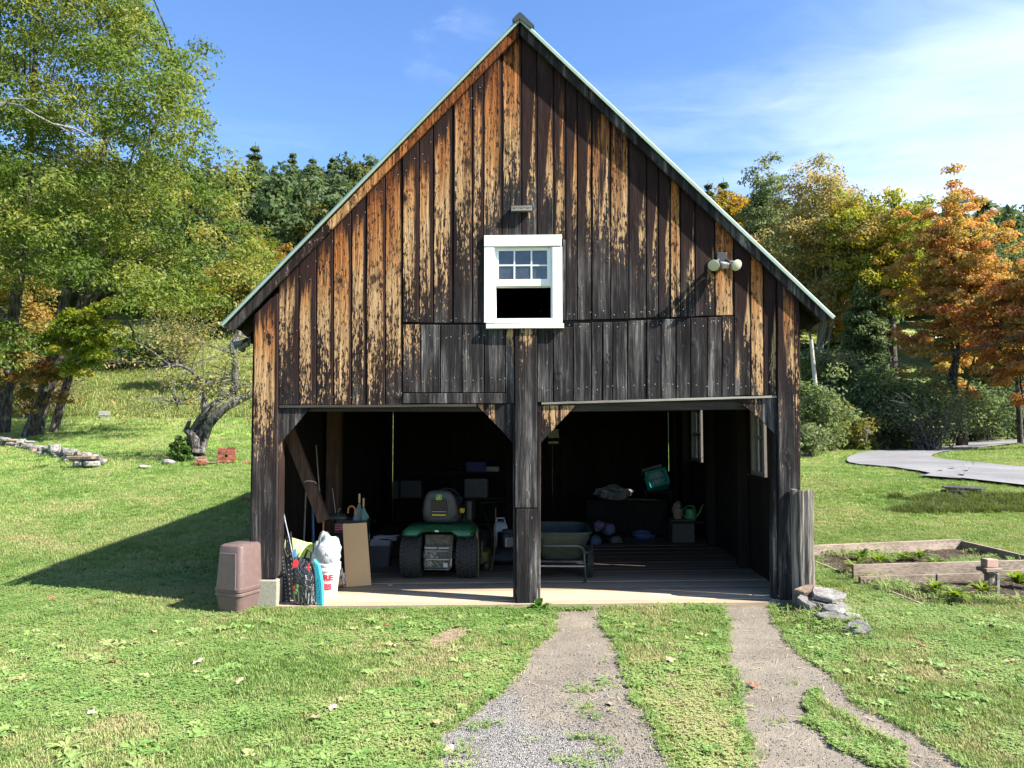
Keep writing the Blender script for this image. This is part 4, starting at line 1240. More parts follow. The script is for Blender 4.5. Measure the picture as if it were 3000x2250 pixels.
def tree_meshes(seed, h, rx, rz, cz, palette, nclump, nleaf, size, trunk_r, shape='round', bark='bark', lean=(0, 0), stems=1, limbs=14, flat=.55, clump_r=.2, shell=.55, lump=.25, elong=1.7, fork=0.35, droop=.25, mixf=None, up=.35):
    rr = np.random.default_rng(seed)
    C = crown_points(rr, nclump, cz, rx, rz, shape, shell, lump)
    C[:, 0] += lean[0]; C[:, 1] += lean[1]
    wood = MB()
    for s in range(stems):
        a = rr.uniform(0, 6.28); off = Vector((math.cos(a), math.sin(a), 0)) * (trunk_r * 1.5 if stems > 1 else 0)
        spread = rx * .3 if stems > 1 else 0
        top = Vector((lean[0] * .8 + math.cos(a) * spread, lean[1] * .8 + math.sin(a) * spread, cz + rz * .55))
        pts = [off + (top - off) * t + Vector((rr.normal(0, .02), rr.normal(0, .02), 0)) * h * (0 if t == 0 else 1) for t in (0, .15, .3, .5, .75, 1)]
        pts[0].z = -.3
        rs = [trunk_r * k for k in (1.45, 1.0, .85, .65, .38, .1)]
        wood.tube(pts, rs, 9)
        for k in range(limbs // stems):
            t = rr.uniform(fork, .95); i = min(4, int(t * 5)); p = pts[i].lerp(pts[i + 1], t * 5 - i if i < 5 else 1)
            c = Vector(C[rr.integers(len(C))])
            if c.z < p.z - 1: continue
            q = limb(wood, p, c, trunk_r * (.42 - .25 * t), .015, rr, 5)
            for _ in range(2):
                c2 = Vector(C[rr.integers(len(C))])
                if (c2 - q[3]).length < rx * 1.1: limb(wood, q[3], c2, trunk_r * .12, .01, rr, 4, 4)
    cr = clump_r * rx * rr.uniform(.6, 1.3, nclump)
    cn = np.maximum(3, (nleaf * cr ** 2 / (cr ** 2).sum()).astype(int))
    zt = (C[:, 2] - (cz - rz)) / (2 * rz)
    mixes = rr.uniform(0, 1, nclump) if mixf is None else mixf(rr, C, zt)
    v, f, c = leaves(C, cr, cn, size, palette, seed + 1, flat, droop, elong, mixes=mixes, up=up)
    crown = mesh_np('crown', v, f, M['leaf'], {'col': c})
    wm = wood.mesh('trunk'); wm.materials.append(M[bark]); wm.shade_smooth()
    return crown, wm


def plant_tree(name, label, cat, loc, meshes, rz=0.0, scale=1.0, group=None):
    t = thing(name, label, cat, loc, rz, group)
    t.scale = (scale,) * 3 if not hasattr(scale, '__len__') else scale
    link(bpy.data.objects.new('crown', meshes[0]), t)
    if meshes[1] is not None: link(bpy.data.objects.new('trunk', meshes[1]), t)
    return t


def ground_at(px, y):
    """Ground point below a pixel column at distance y."""
    x = (px - CX) / FPX * y
    return Vector((x, y, Tz(x, y)))

def top_h(px, py, y):
    """Height over the ground of something whose tip shows at that pixel."""
    return at_depth(px, py, y).z - ground_at(px, y).z

GREEN = [(0.065, 0.11, 0.022), (0.11, 0.16, 0.034), (0.165, 0.205, 0.046), (0.23, 0.235, 0.055), (0.30, 0.24, 0.07)]
DKGREEN = [(0.06, 0.09, 0.04), (0.08, 0.12, 0.05), (0.11, 0.15, 0.06), (0.14, 0.165, 0.065)]
GOLD = [(0.15, 0.15, 0.035), (0.26, 0.20, 0.04), (0.36, 0.235, 0.045), (0.42, 0.25, 0.055)]
ORANGE = [(0.28, 0.225, 0.07), (0.39, 0.265, 0.085), (0.45, 0.255, 0.09), (0.45, 0.205, 0.09)]
OLIVE = [(0.16, 0.18, 0.075), (0.24, 0.225, 0.09), (0.32, 0.265, 0.105), (0.38, 0.275, 0.105)]
PALEGREEN = [(0.11, 0.15, 0.065), (0.15, 0.185, 0.08), (0.20, 0.22, 0.095)]
LIME = [(0.10, 0.15, 0.018), (0.17, 0.21, 0.025), (0.26, 0.25, 0.035)]
RUST = [(0.10, 0.10, 0.03), (0.20, 0.13, 0.04), (0.26, 0.12, 0.05)]

# --- the big tree on the left: several stems, long reaching limbs, drooping sprays
rr = np.random.default_rng(101)
BT = ground_at(70, 27.0)
C, RD = [], []
wood = MB()
def px3(px, py, y):
    return at_depth(px, py, y) - BT
stems = [((5, 1245), (30, 1000), (70, 700), (95, 350), (120, -150), 27.5, .27), ((100, 1240), (165, 1000), (200, 830), (290, 500), (420, -60), 26.5, .24), ((70, 1250), (210, 980), (270, 790), (380, 560), (520, 200), 25.8, .2),
         ((-40, 1250), (-60, 900), (-100, 600), (-160, 300), (-190, -100), 28, .25), ((150, 1240), (260, 900), (330, 780), (430, 620), (590, 380), 27.5, .15)]
ends = []
for *pp, y, r in stems:
    pts = [px3(a, b, y + k * .3) for k, (a, b) in enumerate(pp)]
    pts[0].z = Tz(pts[0].x + BT.x, pts[0].y + BT.y) - BT.z - .3
    r *= .78
    wood.tube(pts, [r * 1.35, r, r * .85, r * .6, r * .12], 9)
    ends += pts[2:]
for pp, y, r in ((((250, 850), (330, 800), (440, 745), (560, 700), (640, 690)), 26, .11), (((230, 960), (330, 900), (400, 840), (500, 760), (600, 735)), 26.5, .09), (((240, 880), (300, 830), (360, 815), (470, 790), (520, 800)), 25.5, .08),
                 (((60, 1120), (130, 1080), (200, 1010), (300, 960), (420, 935)), 26, .1), (((270, 925), (330, 930), (420, 905), (520, 880), (640, 900)), 26.8, .08), (((20, 940), (-40, 860), (-160, 800), (-300, 760), (-420, 740)), 27, .1),
                 (((60, 1130), (160, 1090), (260, 1040), (330, 1030), (390, 1010)), 25, .06)):
    pts = [px3(a, b, y + k * .25) for k, (a, b) in enumerate(pp)]
    wood.tube(pts, [r, r * .85, r * .65, r * .45, r * .12], 7)
    ends += pts[2:]
# crown clumps: inside the outline the photograph shows
OUT = [(-560, -500), (-560, 900), (-300, 1020), (-60, 1010), (0, 1050), (120, 1060), (180, 1020), (230, 1080), (300, 1010), (290, 930), (380, 900), (470, 850), (560, 900), (640, 880), (760, 850), (820, 780), (760, 700), (690, 610), (700, 480), (700, 400), (600, 370), (590, 300),
       (575, 240), (610, 190), (600, 110), (500, 90), (440, 60), (400, -20), (420, -200), (380, -450), (0, -620)]
gap = [((300, 880), 60), ((70, 850), 70), ((150, 900), 70), ((230, 700), 40), ((200, 960), 60), ((640, 690), 26), ((100, 500), 22), ((320, 180), 20), ((440, 320), 18), ((120, 60), 22), ((600, 760), 30)]
k = 0
while len(C) < 1150:
    px, py = rr.uniform(-560, 830), rr.uniform(-620, 1090)
    if not inside(np.array([px]), np.array([py]), OUT)[0]: continue
    if py > 780 and px < 330 and rr.uniform() < .6: continue
    if any(math.hypot(px - g[0][0], py - g[0][1]) < g[1] for g in gap): continue
    y = rr.uniform(22.5, 32)
    if px > 560: y = rr.uniform(24, 28.5)
    C.append(tuple(px3(px, py, y))); RD.append(rr.uniform(.5, 1.25) * (0.75 if px > 480 else 1))
C, RD = np.array(C), np.array(RD)
for i in rr.choice(len(C), 130, replace=False):
    c = Vector(C[i]); e = min(ends, key=lambda q: (q - c).length + (4 if q.z > c.z + 1 else 0))
    if (e - c).length < 6.5: limb(wood, e, c, .045, .008, rr, 4, 4, .06)
px_like = (C[:, 0] + BT.x) / (C[:, 1] + BT.y) * FPX + CX
mixv = np.clip(rr.beta(2.0, 2.6, len(C)) * .85 + np.where(px_like > 620, .22, 0), 0, 1)
cn = (240000 * RD ** 2 / (RD ** 2).sum()).astype(int)
v, f, c = leaves(C, RD, cn, .078, GREEN, 5, .42, .5, 2.0, mixes=mixv, up=.45)
# lime sprays hanging low in front of the dark stems
LC_ = np.array([tuple(px3(rr.normal(240, 42), rr.normal(975, 48), rr.uniform(23.5, 25))) for _ in range(46)])
v2, f2, c2 = leaves(LC_, rr.uniform(.25, .5, 46), np.full(46, 190), .078, LIME, 6, .4, .5, 2.0, up=.45)
OC_ = np.array([tuple(px3(rr.normal(70, 60), rr.normal(1085, 45), rr.uniform(24, 26))) for _ in range(26)])
v3, f3, c3 = leaves(OC_, rr.uniform(.25, .5, 26), np.full(26, 150), .078, RUST, 7, .4, .5, 2.0, up=.45)
f = np.concatenate([f, f2 + len(v), f3 + len(v) + len(v2)]); v = np.concatenate([v, v2, v3]); c = np.concatenate([c, c2, c3])
bt = thing('maple_tree', 'huge green and yellowing maple with several dark stems at the edge of the lawn', 'tree', BT)
link(bpy.data.objects.new('crown', mesh_np('crown', v, f, M['leaf'], {'col': c})), bt)
wood.build('trunk', M['bark'], bt, smooth=60)
# bare silvery boughs showing through the crown
pale = MB()
for pp, y in ((((-20, 300), (60, 310), (110, 340), (200, 385), (260, 420)), 22.4), (((0, 310), (30, 290), (80, 292), (120, 285)), 22.3), (((160, 365), (220, 378), (260, 395), (290, 420)), 22.2)):
    pts = [px3(a, b, y) for a, b in pp]
    pale.tube(pts, list(np.linspace(.05, .008, len(pts))), 5)
pale.build('bare_bough', M['pale_bark'], bt)

# --- old leaning apple tree behind the barn corner
AT = on_ground(570, 1347)
rr = np.random.default_rng(33)
wood = MB()
def ap(px, py, dy=0.0): return at_depth(px, py, AT.y + dy) - AT
for pp, rs in ((((572, 1368), (570, 1330), (566, 1290), (556, 1266)), (.27, .2, .17, .08)), (((562, 1300), (566, 1262), (592, 1222), (628, 1183), (665, 1155)), (.11, .11, .105, .09, .04)), (((574, 1330), (586, 1280), (614, 1236), (662, 1190), (722, 1160), (790, 1120), (880, 1060)), (.13, .135, .13, .125, .11, .085, .04)),
               (((672, 1185), (690, 1130), (688, 1060), (682, 1010), (696, 985), (730, 940)), (.11, .10, .09, .085, .06, .02)), (((598, 1215), (600, 1150), (590, 1120), (560, 1085), (530, 1072), (480, 1070)), (.08, .07, .06, .045, .03, .012)),
               (((590, 1330), (600, 1290), (614, 1250), (640, 1222)), (.09, .09, .08, .05)), (((555, 1268), (545, 1262), (556, 1230)), (.1, .08, .04))):
    pts = [ap(a, b, .2 * math.sin(i * 1.7)) for i, (a, b) in enumerate(pp)]
    wood.tube(pts, rs, 9)
CC, RR_ = [], []
src = [ap(*p, d) for p, d in (((500, 1072), 0), ((560, 1085), .4), ((600, 1130), -.3), ((690, 1100), .5), ((690, 1040), -.2), ((700, 985), .3), ((650, 1160), .6), ((780, 1120), .4), ((850, 1080), 0), ((520, 1180), -.4), ((640, 1140), -.5))]
for i in range(120):
    s = src[rr.integers(len(src))]; c = s + Vector((rr.normal(0, .75), rr.normal(0, .8), rr.normal(.15, .55)))
    CC.append(tuple(c)); RR_.append(rr.uniform(.18, .42))
    if rr.uniform() < .75: limb(wood, s, c, .018, .004, rr, 4, 4, .05, .12)
CC, RR_ = np.array(CC), np.array(RR_)
v, f, c = leaves(CC, RR_, np.full(len(CC), 22), .055, [(0.15, .17, .05), (.23, .24, .07), (.33, .31, .11), (.29, .21, .09)], 8, .7, .1, 1.7)
at_ = thing('apple_tree', 'old leaning apple tree with split trunk and thin yellowing leaves behind the barn', 'tree', AT)
wood.build('trunk', M['apple_bark'], at_, smooth=60)
link(bpy.data.objects.new('crown', mesh_np('crown', v, f, M['leaf'], {'col': c})), at_)

# --- trees along the lane on the right: px of the crown centre, top, width and height in pixels, distance
def right_tree(name, label, px, ptop, pbot, wpx, y, palette, seed, nl=14000, size=.2, shape='round', group=None, trunk=.22, **kw):
    g = ground_at(px, y)
    zt, zb = at_depth(px, ptop, y).z - g.z, at_depth(px, pbot, y).z - g.z
    rx = wpx / 2 / FPX * y; rzz = (zt - zb) / 2
    ms = tree_meshes(seed, zt, rx, rzz, (zt + zb) / 2, palette, kw.pop('nc', 260), nl, size, trunk, shape, **kw)
    return plant_tree(name, label, 'tree', g, ms, group=group)

right_tree('ash_tree', 'tall thin grey green tree rising behind the right roof slope', 2255, 478, 900, 190, 54, PALEGREEN, 201, 18000, .14, 'egg', trunk=.2, clump_r=.3, lump=.4)
right_tree('birch_tree', 'golden orange tree tucked close behind the right roof slope', 2140, 545, 880, 190, 62, GOLD, 202, 18000, .16, 'round', clump_r=.28)
right_tree('oak_tree', 'broad olive brown tree with a forked pale trunk right of the barn eave', 2420, 500, 960, 400, 46, OLIVE, 203, 50000, .115, 'egg', bark='pale_bark', trunk=.3, clump_r=.19, lump=.4, nc=420, fork=.3)
right_tree('maple_tree', 'yellow green maple crown above the ivy covered trunk', 2605, 550, 930, 330, 43, [(0.14, .18, .035), (.24, .25, .045), (.34, .29, .055), (.41, .28, .06)], 204, 38000, .115, 'round', trunk=.28, clump_r=.2, lump=.35, nc=340)
right_tree('maple_tree', 'bright orange maple with a feathery pointed top beside the lane', 2812, 515, 1160, 315, 37, ORANGE, 205, 56000, .10, 'egg', trunk=.2, clump_r=.17, lump=.55, nc=520, flat=.4, up=.5, fork=.15)
right_tree('maple_tree', 'rust orange maple leaning in from the edge beside the dark utility box', 3030, 690, 1180, 330, 33, [(.24, .17, .06), (.36, .20, .07), (.40, .18, .075), (.38, .14, .07)], 206, 34000, .10, 'round', trunk=.18, clump_r=.18, lump=.5, nc=300, flat=.4, fork=.15)
right_tree('shrub_tree', 'low golden sapling below the right eave among dark trunks', 2480, 770, 1000, 150, 48, GOLD, 207, 9000, .14, 'round', trunk=.12, clump_r=.32, nc=90)
right_tree('ash_tree', 'pale green tree at the far edge behind the rust maple', 2985, 720, 1000, 200, 52, PALEGREEN, 208, 12000, .15, 'round', clump_r=.3)
# ivy-clad trunk
g = ground_at(2545, 42)
iv = tree_meshes(209, 9, 1.35, (at_depth(2545, 800, 42).z - g.z) / 2, (at_depth(2545, 800, 42).z - g.z) / 2, DKGREEN, 220, 24000, .13, .3, 'egg', clump_r=.32, limbs=4, lump=.15, shell=.7)
plant_tree('ivy_trunk', 'dark tree trunk wrapped in thick green ivy up to its crown', 'tree', g, iv)

# spruces: tiers of drooping boughs
def spruce(seed, h, r, dens=1.0, size=.3, pal=DKGREEN):
    rr = np.random.default_rng(seed); C, RD = [], []
    n = int(17 * dens); wood = MB(); wood.tube([(0, 0, -.3), (0, 0, h * .5), (0, 0, h)], [h * .016, h * .01, .02], 7)
    for i in range(n):
        t = .12 + .88 * i / n; z = h * t; rad = r * (1 - t) ** .8 * rr.uniform(.75, 1.15) + .1
        k = int(5 + 6 * (1 - t))
        for j in range(k):
            a = 2 * math.pi * (j + rr.uniform(-.3, .3)) / k + i
            L = rad * rr.uniform(.7, 1.15)
            for s in (.35, .6, .85, 1.0):
                C.append((math.cos(a) * L * s, math.sin(a) * L * s, z - L * s * .28 + rr.normal(0, .05))); RD.append(.26 * rad * (1.15 - s * .6) + .12)
            wood.tube([(0, 0, z), (math.cos(a) * L, math.sin(a) * L, z - L * .28)], [.03, .008], 3)
    C, RD = np.array(C), np.array(RD)
    v, f, c = leaves(C, RD, np.full(len(C), 7), size, pal, seed, .35, .3, 2.2)
    wm = wood.mesh('trunk'); wm.materials.append(M['bark'])
    return mesh_np('crown', v, f, M['leaf'], {'col': c}), wm
sp1 = spruce(301, 14, 2.9); sp2 = spruce(302, 16, 2.6, 1.2)
for i, (px, py, y, ms, lab) in enumerate(((733, 415, 92, sp1, 'dark spruce standing out above the wood at the left of the skyline'), (845, 440, 100, sp2, 'short dark spruce tip in the middle of the left skyline'), (905, 455, 104, sp1, 'small spruce tip right of the middle one on the left skyline'),
                                     (1075, 448, 100, sp2, 'loose dark spruce just left of the roof slope on the skyline'), (965, 452, 108, sp1, 'thin spruce between two others on the left skyline'),
                                     (2085, 528, 90, sp2, 'dark spruce tip touching the right roof slope'), (2130, 520, 86, sp1, 'dark spruce behind the golden tree right of the roof'), (2905, 610, 62, sp2, 'dark spruce behind the orange maple top'), (2990, 625, 58, sp1, 'dark spruce at the far right edge of the skyline'))):
    g = ground_at(px, y); h = top_h(px, py, y)
    hh = 14 if ms is sp1 else 16
    plant_tree('spruce_tree', lab, 'tree', g, ms, i * 1.3, h / hh if h / hh < 1.35 else (1.25, 1.25, h / hh), 'spruces on the skyline')

# trees at the wood's edge on the left
def edge_tree(name, label, px, ptop, pbot, wpx, y, palette, seed, nl, size, group=None, **kw):
    return right_tree(name, label, px, ptop, pbot, wpx, y, palette, seed, nl, size, group=group, **kw)
edge_tree('maple_tree', 'russet tinged maple leaning out between the big tree and the roof', 760, 690, 960, 270, 40, [(.10, .13, .02), (.16, .17, .025), (.23, .19, .035), (.26, .15, .05)], 401, 30000, .09, trunk=.16, clump_r=.2, lump=.45, nc=260, flat=.4)
0 and edge_tree('maple_tree', 'small lime yellow maple in front of the dark left stems', 235, 880, 1120, 230, 24.5, LIME, 402, 9000, .11, trunk=.06, clump_r=.26, lump=.45, nc=120, flat=.4)
edge_tree('thicket_tree', 'green tree with a touch of orange behind the hollow left of the apple tree', 560, 790, 930, 330, 60, [(.05, .08, .02), (.10, .13, .025), (.17, .17, .03), (.28, .19, .03)], 403, 18000, .15, trunk=.14, clump_r=.22, nc=220)
edge_tree('thicket_tree', 'dark green tree at the foot of the far wood left of the roof', 690, 620, 880, 260, 66, DKGREEN, 404, 14000, .18, trunk=.16, clump_r=.24, nc=160)
edge_tree('thicket_tree', 'orange brown tree behind the leftmost dark stems', -20, 720, 1150, 330, 40, [(.10, .13, .03), (.17, .17, .04), (.26, .19, .05), (.32, .2, .06)], 405, 20000, .13, trunk=.16, clump_r=.24, nc=200)

# --- shrubs (each one a thing)
def shrub(name, label, px, pbase, w, h, palette, seed, nl=3500, size=.1, y=None, bare=0.0, group=None, lift=0.0, flat=.7):
    g = on_ground(px, pbase) if y is None else ground_at(px, y)
    rr = np.random.default_rng(seed)
    C = crown_points(rr, 70, h * .52, w / 2, h * .48, 'round', .4, .3)
    C = C[C[:, 2] > .05]
    cr = rr.uniform(.13, .26, len(C)) * w
    v, f, c = leaves(C, cr, np.full(len(C), nl // len(C)), size, palette, seed, flat, .2, 1.6)
    wood = MB()
    for i in rr.choice(len(C), 22):
        limb(wood, (rr.normal(0, .1 * w), rr.normal(0, .1 * w), -.1), C[i], .02 + .006 * h, .005, rr, 4, 4, 0, .12)
    for _ in range(int(60 * bare)):
        a = rr.uniform(0, 6.28); e = Vector((math.cos(a) * w * rr.uniform(.2, .55), math.sin(a) * w * rr.uniform(.2, .55), h * rr.uniform(.35, .95)))
        q = limb(wood, (0, 0, 0), e, .03, .006, rr, 4, 4, .15, .15)
        limb(wood, q[2], e + Vector((rr.normal(0, .3), rr.normal(0, .3), rr.normal(.2, .2))), .012, .004, rr, 3, 3, 0, .2)
    t = thing(name, label, 'shrub', g, 0, group)
    link(bpy.data.objects.new('foliage', mesh_np('foliage', v, f, M['leaf'], {'col': c})), t)
    wood.build('stem', M['twig'], t)
    return t
HG = 'shrubs along the lane'
GREYGREEN = [(0.09, 0.125, 0.05), (0.13, 0.17, 0.065), (0.185, 0.215, 0.09)]
shrub('bush', 'large grey green bush beside the right barn wall', 2395, 1325, 3.2, 3.4, GREYGREEN, 501, 7000, .11, group=HG)
shrub('bush', 'yellowish bush between the big grey green one and the sign post', 2480, 1322, 2.6, 2.0, [(.09, .11, .03), (.16, .16, .04), (.22, .19, .05)], 502, 4500, .1, group=HG)
shrub('bush', 'tall grey green bush under the meadow gap', 2690, 1300, 5.5, 3.4, GREYGREEN, 503, 9000, .11, y=36, group=HG)
shrub('bush', 'tangle of bare grey twigs with few leaves behind the lane bend', 2720, 1290, 4.5, 2.8, GREYGREEN, 504, 900, .09, y=34, bare=1.0, group=HG)
shrub('bush', 'dark bush in the shade behind the sign post', 2570, 1310, 4.0, 4.0, DKGREEN, 505, 6000, .13, y=37, group=HG)
shrub('bush', 'dark bush at the foot of the leaning pale pole', 2420, 1300, 4.5, 5.5, DKGREEN, 506, 8000, .14, y=40, group=HG)
shrub('bush', 'dark shaded bush below the orange maple', 2860, 1250, 5.0, 3.2, DKGREEN, 507, 6000, .13, y=40, group=HG)
shrub('bush', 'low dark bush at the right edge beyond the lane', 2990, 1250, 4.5, 3.2, DKGREEN, 508, 5000, .13, y=42, group=HG)
shrub('bush', 'low leafy bush hugging the lawn right beside the barn', 2360, 1318, 1.8, 1.3, PALEGREEN, 509, 3000, .09, y=29, group=HG)
LG = 'shrubs of the hollow'
shrub('bush', 'yellow green thicket on the slope left of the apple tree', 500, 1090, 5.0, 4.4, [(.11, .14, .05), (.17, .19, .06), (.25, .24, .08), (.3, .23, .09)], 511, 5000, .10, y=50, bare=.4, group=LG)
shrub('bush', 'green bush on the slope beside the brush heap', 370, 1090, 3.5, 2.8, [(.03, .07, .025), (.06, .11, .03), (.1, .14, .04)], 512, 5000, .12, y=50, group=LG)
shrub('bush', 'brown twiggy bush beneath the big tree', 110, 1210, 4.2, 2.6, RUST, 513, 1800, .08, y=33, bare=.9, group=LG)
shrub('bush', 'dark green bush below the far wood by the roof tip', 660, 1000, 6.0, 4.0, DKGREEN, 514, 6000, .16, y=63, group=LG)
shrub('bush', 'small leafy bush at the foot of the apple tree', 528, 1352, .55, .6, [(.05, .10, .02), (.09, .15, .03)], 515, 1500, .07)
# brush heap of cut boughs
rr = np.random.default_rng(77); wood = MB(); g = ground_at(255, 49)
for _ in range(150):
    a = rr.uniform(-.5, .5); p = Vector((rr.normal(0, 1.1), rr.normal(0, .6), rr.uniform(.1, 1.3)))
    d = Vector((math.cos(a), rr.normal(0, .4), rr.normal(.25, .25))).normalized() * rr.uniform(.8, 1.9)
    limb(wood, p - d, p + d, .03, .008, rr, 4, 4, .1, .12)
bh = thing('brush_heap', 'heap of cut grey boughs on the slope under the big tree', 'brush heap', g)
wood.build('bough', M['twig'], bh)

# --- the far wood, one mass on the hillside
def wood_crowns():
    r = []
    for k, (pal, sh) in enumerate(((DKGREEN, 'round'), (DKGREEN[:3] + [(.09, .11, .03)], 'egg'), ([(.05, .075, .02), (.09, .10, .025), (.13, .11, .03)], 'round'))):
        rr = np.random.default_rng(600 + k)
        C = crown_points(rr, 90, 8.5, 3.6, 5.5, sh, .5, .3); cr = rr.uniform(.7, 1.4, 90)
        v, f, c = leaves(C, cr, np.full(90, 36), .42, pal, 610 + k, .6, .2, 1.4)
        r.append(bpy.data.objects.new('far_crown', mesh_np('far_crown', v, f, M['leaf'], {'col': c})))
    r = r * 3
    r.append(bpy.data.objects.new('far_crown', spruce(303, 15, 2.7, .9, .4)[0]))
    return r
rr = np.random.default_rng(90); P, SZ = [], []
def wood_row(x0, x1, y0, y1, n):
    for _ in range(n):
        y = rr.uniform(y0, y1); x = rr.uniform(x0, x1) * y / 80.0
        P.append((x, y, Tz(x, y) - .5)); SZ.append(rr.uniform(.75, 1.15))
wood_row(-75, -5, 66, 120, 210)
wood_row(-5, 20, 80, 130, 60)
wood_row(19, 38, 62, 110, 60)
wood_row(34, 80, 84, 125, 110)
wood_row(48, 90, 60, 90, 40)
P, SZ = np.array(P), np.array(SZ)
strewn('forest', P, np.zeros(len(P)), SZ, wood_crowns(), 'far dark wood covering the hillside behind the barn', 'wood', 4)

# undergrowth bank along the lane and rough grass of the meadows
under = []
for k, pal in enumerate((DKGREEN[1:], [(.06, .09, .02), (.10, .13, .03), (.15, .15, .04)], [(.08, .09, .03), (.15, .13, .05), (.2, .17, .08)])):
    rr = np.random.default_rng(700 + k); C = crown_points(rr, 18, .35, .55, .4); C = C[C[:, 2] > 0]
    v, f, c = leaves(C, np.full(len(C), .22), np.full(len(C), 16), .10, pal, 710 + k, .7, .1, 1.8)
    under.append(bpy.data.objects.new('under', mesh_np('under', v, f, M['leaf'], {'col': c})))
rr = np.random.default_rng(95); P, SZ = [], []
for _ in range(2600):
    y = rr.uniform(31, 55); x = rr.uniform(9.5, 38) * y / 40
    if inside(np.array([x]), np.array([y]), ROAD)[0] or dist_poly(np.array([x]), np.array([y]), ROAD)[0] < .4: continue
    # only beyond the far side of the lane
    pxx = x / y * FPX + CX
    lim = np.interp(pxx, [2300, 2480, 2560, 2700, 2800, 3000, 3300], [32.5, 33, 34, 36.5, 41, 47, 55])
    if y < lim: continue
    P.append((x, y, Tz(x, y) - .05)); SZ.append(rr.uniform(.5, 1.3) * (1 + .03 * (y - lim)))
strewn('undergrowth', np.array(P), np.zeros(len(P)), np.array(SZ), under, 'tangled undergrowth on the bank beyond the lane', 'undergrowth', 5)
mead_m = leaf_mat('meadow_grass', [(0.25, (0.14, 0.20, 0.05)), (0.5, (0.21, 0.26, 0.075)), (0.75, (0.30, 0.30, 0.12))])
mt = [tuft(21, 14, .25, .26, .03, mead_m), tuft(22, 14, .25, .34, .028, mead_m)]
P = []
for x0, x1, y0, y1, n_ in ((-36, -8, 33.5, 66, 13000), (16, 44, 50, 84, 5000)):
    y = rr.uniform(y0, y1, n_); x = rr.uniform(x0, x1, n_) * y / 50
    P.append(np.stack([x, y, T(x, y)], 1))
P = np.concatenate(P); P = P[~inside(P[:, 0], P[:, 1], ROAD)]
strewn('meadow_grass', P, rr.normal(0, .08, len(P)), rr.uniform(.6, 1.2, len(P)), mt, 'rough unmown grass on the hillside meadow', 'grass', 6)
# long dark grass on the step below the lane, green deepened with painted shade
bm_ = leaf_mat('long_grass', [(0.25, (0.04, 0.075, 0.022)), (0.5, (0.07, 0.115, 0.034)), (0.8, (0.12, 0.15, 0.05))])
lt = [tuft(31, 16, .12, .30, .016, bm_), tuft(32, 16, .12, .22, .018, bm_)]
x = rr.uniform(7.2, 13, 2200); y = rr.uniform(14.75, 15.75, 2200)
k = (x > 7.6 + .5 * np.sin(y * 5)) ; x, y = x[k], y[k]
strewn('long_grass', np.stack([x, y, T(x, y)], 1), rr.normal(0, .08, len(x)), rr.uniform(.3, .7, len(x)), lt, 'long dark grass with shade painted into its green on the step below the lane', 'grass', 7)
# ------------------------------------------------------------------ stones, walls, bricks
def stone_mat(name, a, b, lichen=0.5):
    m, nt, out = new_mat(name)
    pos = nt.n('ShaderNodeNewGeometry', None, 0)
    oi = nt.n('ShaderNodeObjectInfo', None, 5)
    n1 = nt.noise(pos, 9.0, 6, 0.65); n2 = nt.noise(nt.scale(pos, (30, 30, 90)), 1.0, 4, 0.6); n3 = nt.noise(pos, 3.2, 4, 0.6)
    c = nt.mix(nt.step(nt.m('ADD', nt.m('MULTIPLY', n1, 0.6), nt.m('MULTIPLY', n2, 0.4)), 0.36, 0.64), a, b)
    c = nt.mix(nt.step(n3, 0.54, 0.64, 0, lichen), c, (0.30, 0.29, 0.22))
    c = nt.n('ShaderNodeVectorMath', {0: c, 1: nt.lin(oi, 0, 1, 0.7, 1.25)}, operation='MULTIPLY')
    principled(nt, out, c, 0.88, 0.2, 0, bump(nt, nt.m('ADD', n1, n2), 0.8, 0.02))
    return m
M['slate'] = stone_mat('grey_slate', (0.085, 0.082, 0.078), (0.235, 0.225, 0.21), .4)
M['slate_brown'] = stone_mat('rusty_slate', (0.13, 0.09, 0.065), (0.30, 0.225, 0.17), .3)
M['dark_slate'] = stone_mat('dark_slate', (.02, .02, .021), (.075, .073, .07), .15)
M['field'] = stone_mat('field_stone', (0.11, 0.105, 0.10), (0.29, 0.28, 0.26), .5)
M['brick'] = stone_mat('old_red_brick', (0.13, 0.045, 0.028), (0.30, 0.115, 0.07), .35)

def stone_mb(size, seed, flat=True, n=9):
    n = 7 if flat and n == 9 else n
    rr = np.random.default_rng(seed); mb = MB()
    rad = [rr.uniform(.72, 1.18) for _ in range(n)]; rings = []
    prof = ((.86, -.5), (1.0, -.3), (1.0, .3), (.9, .5)) if flat else ((.55, -.5), (.95, -.2), (1.0, .15), (.6, .48))
    for s, h in prof:
        ring = []
        for j in range(n):
            t = 2 * math.pi * j / n; k = rad[j] * s * rr.uniform(.95, 1.05)
            ring.append((math.cos(t) * size[0] / 2 * k, math.sin(t) * size[1] / 2 * k, size[2] * (h + rr.uniform(-.07, .07))))
        rings.append(ring)
    return mb.ring_loft(rings)

def stone(name, label, cat, c, size, seed, mat, rot=(0, 0, 0), group=None, parent=None, flat=True):
    o = stone_mb(size, seed, flat).build(name, M[mat], parent, smooth=20, bevel=.003 if flat else .01)
    o.location = c; o.rotation_euler = rot
    return tag(o, label, cat, group)

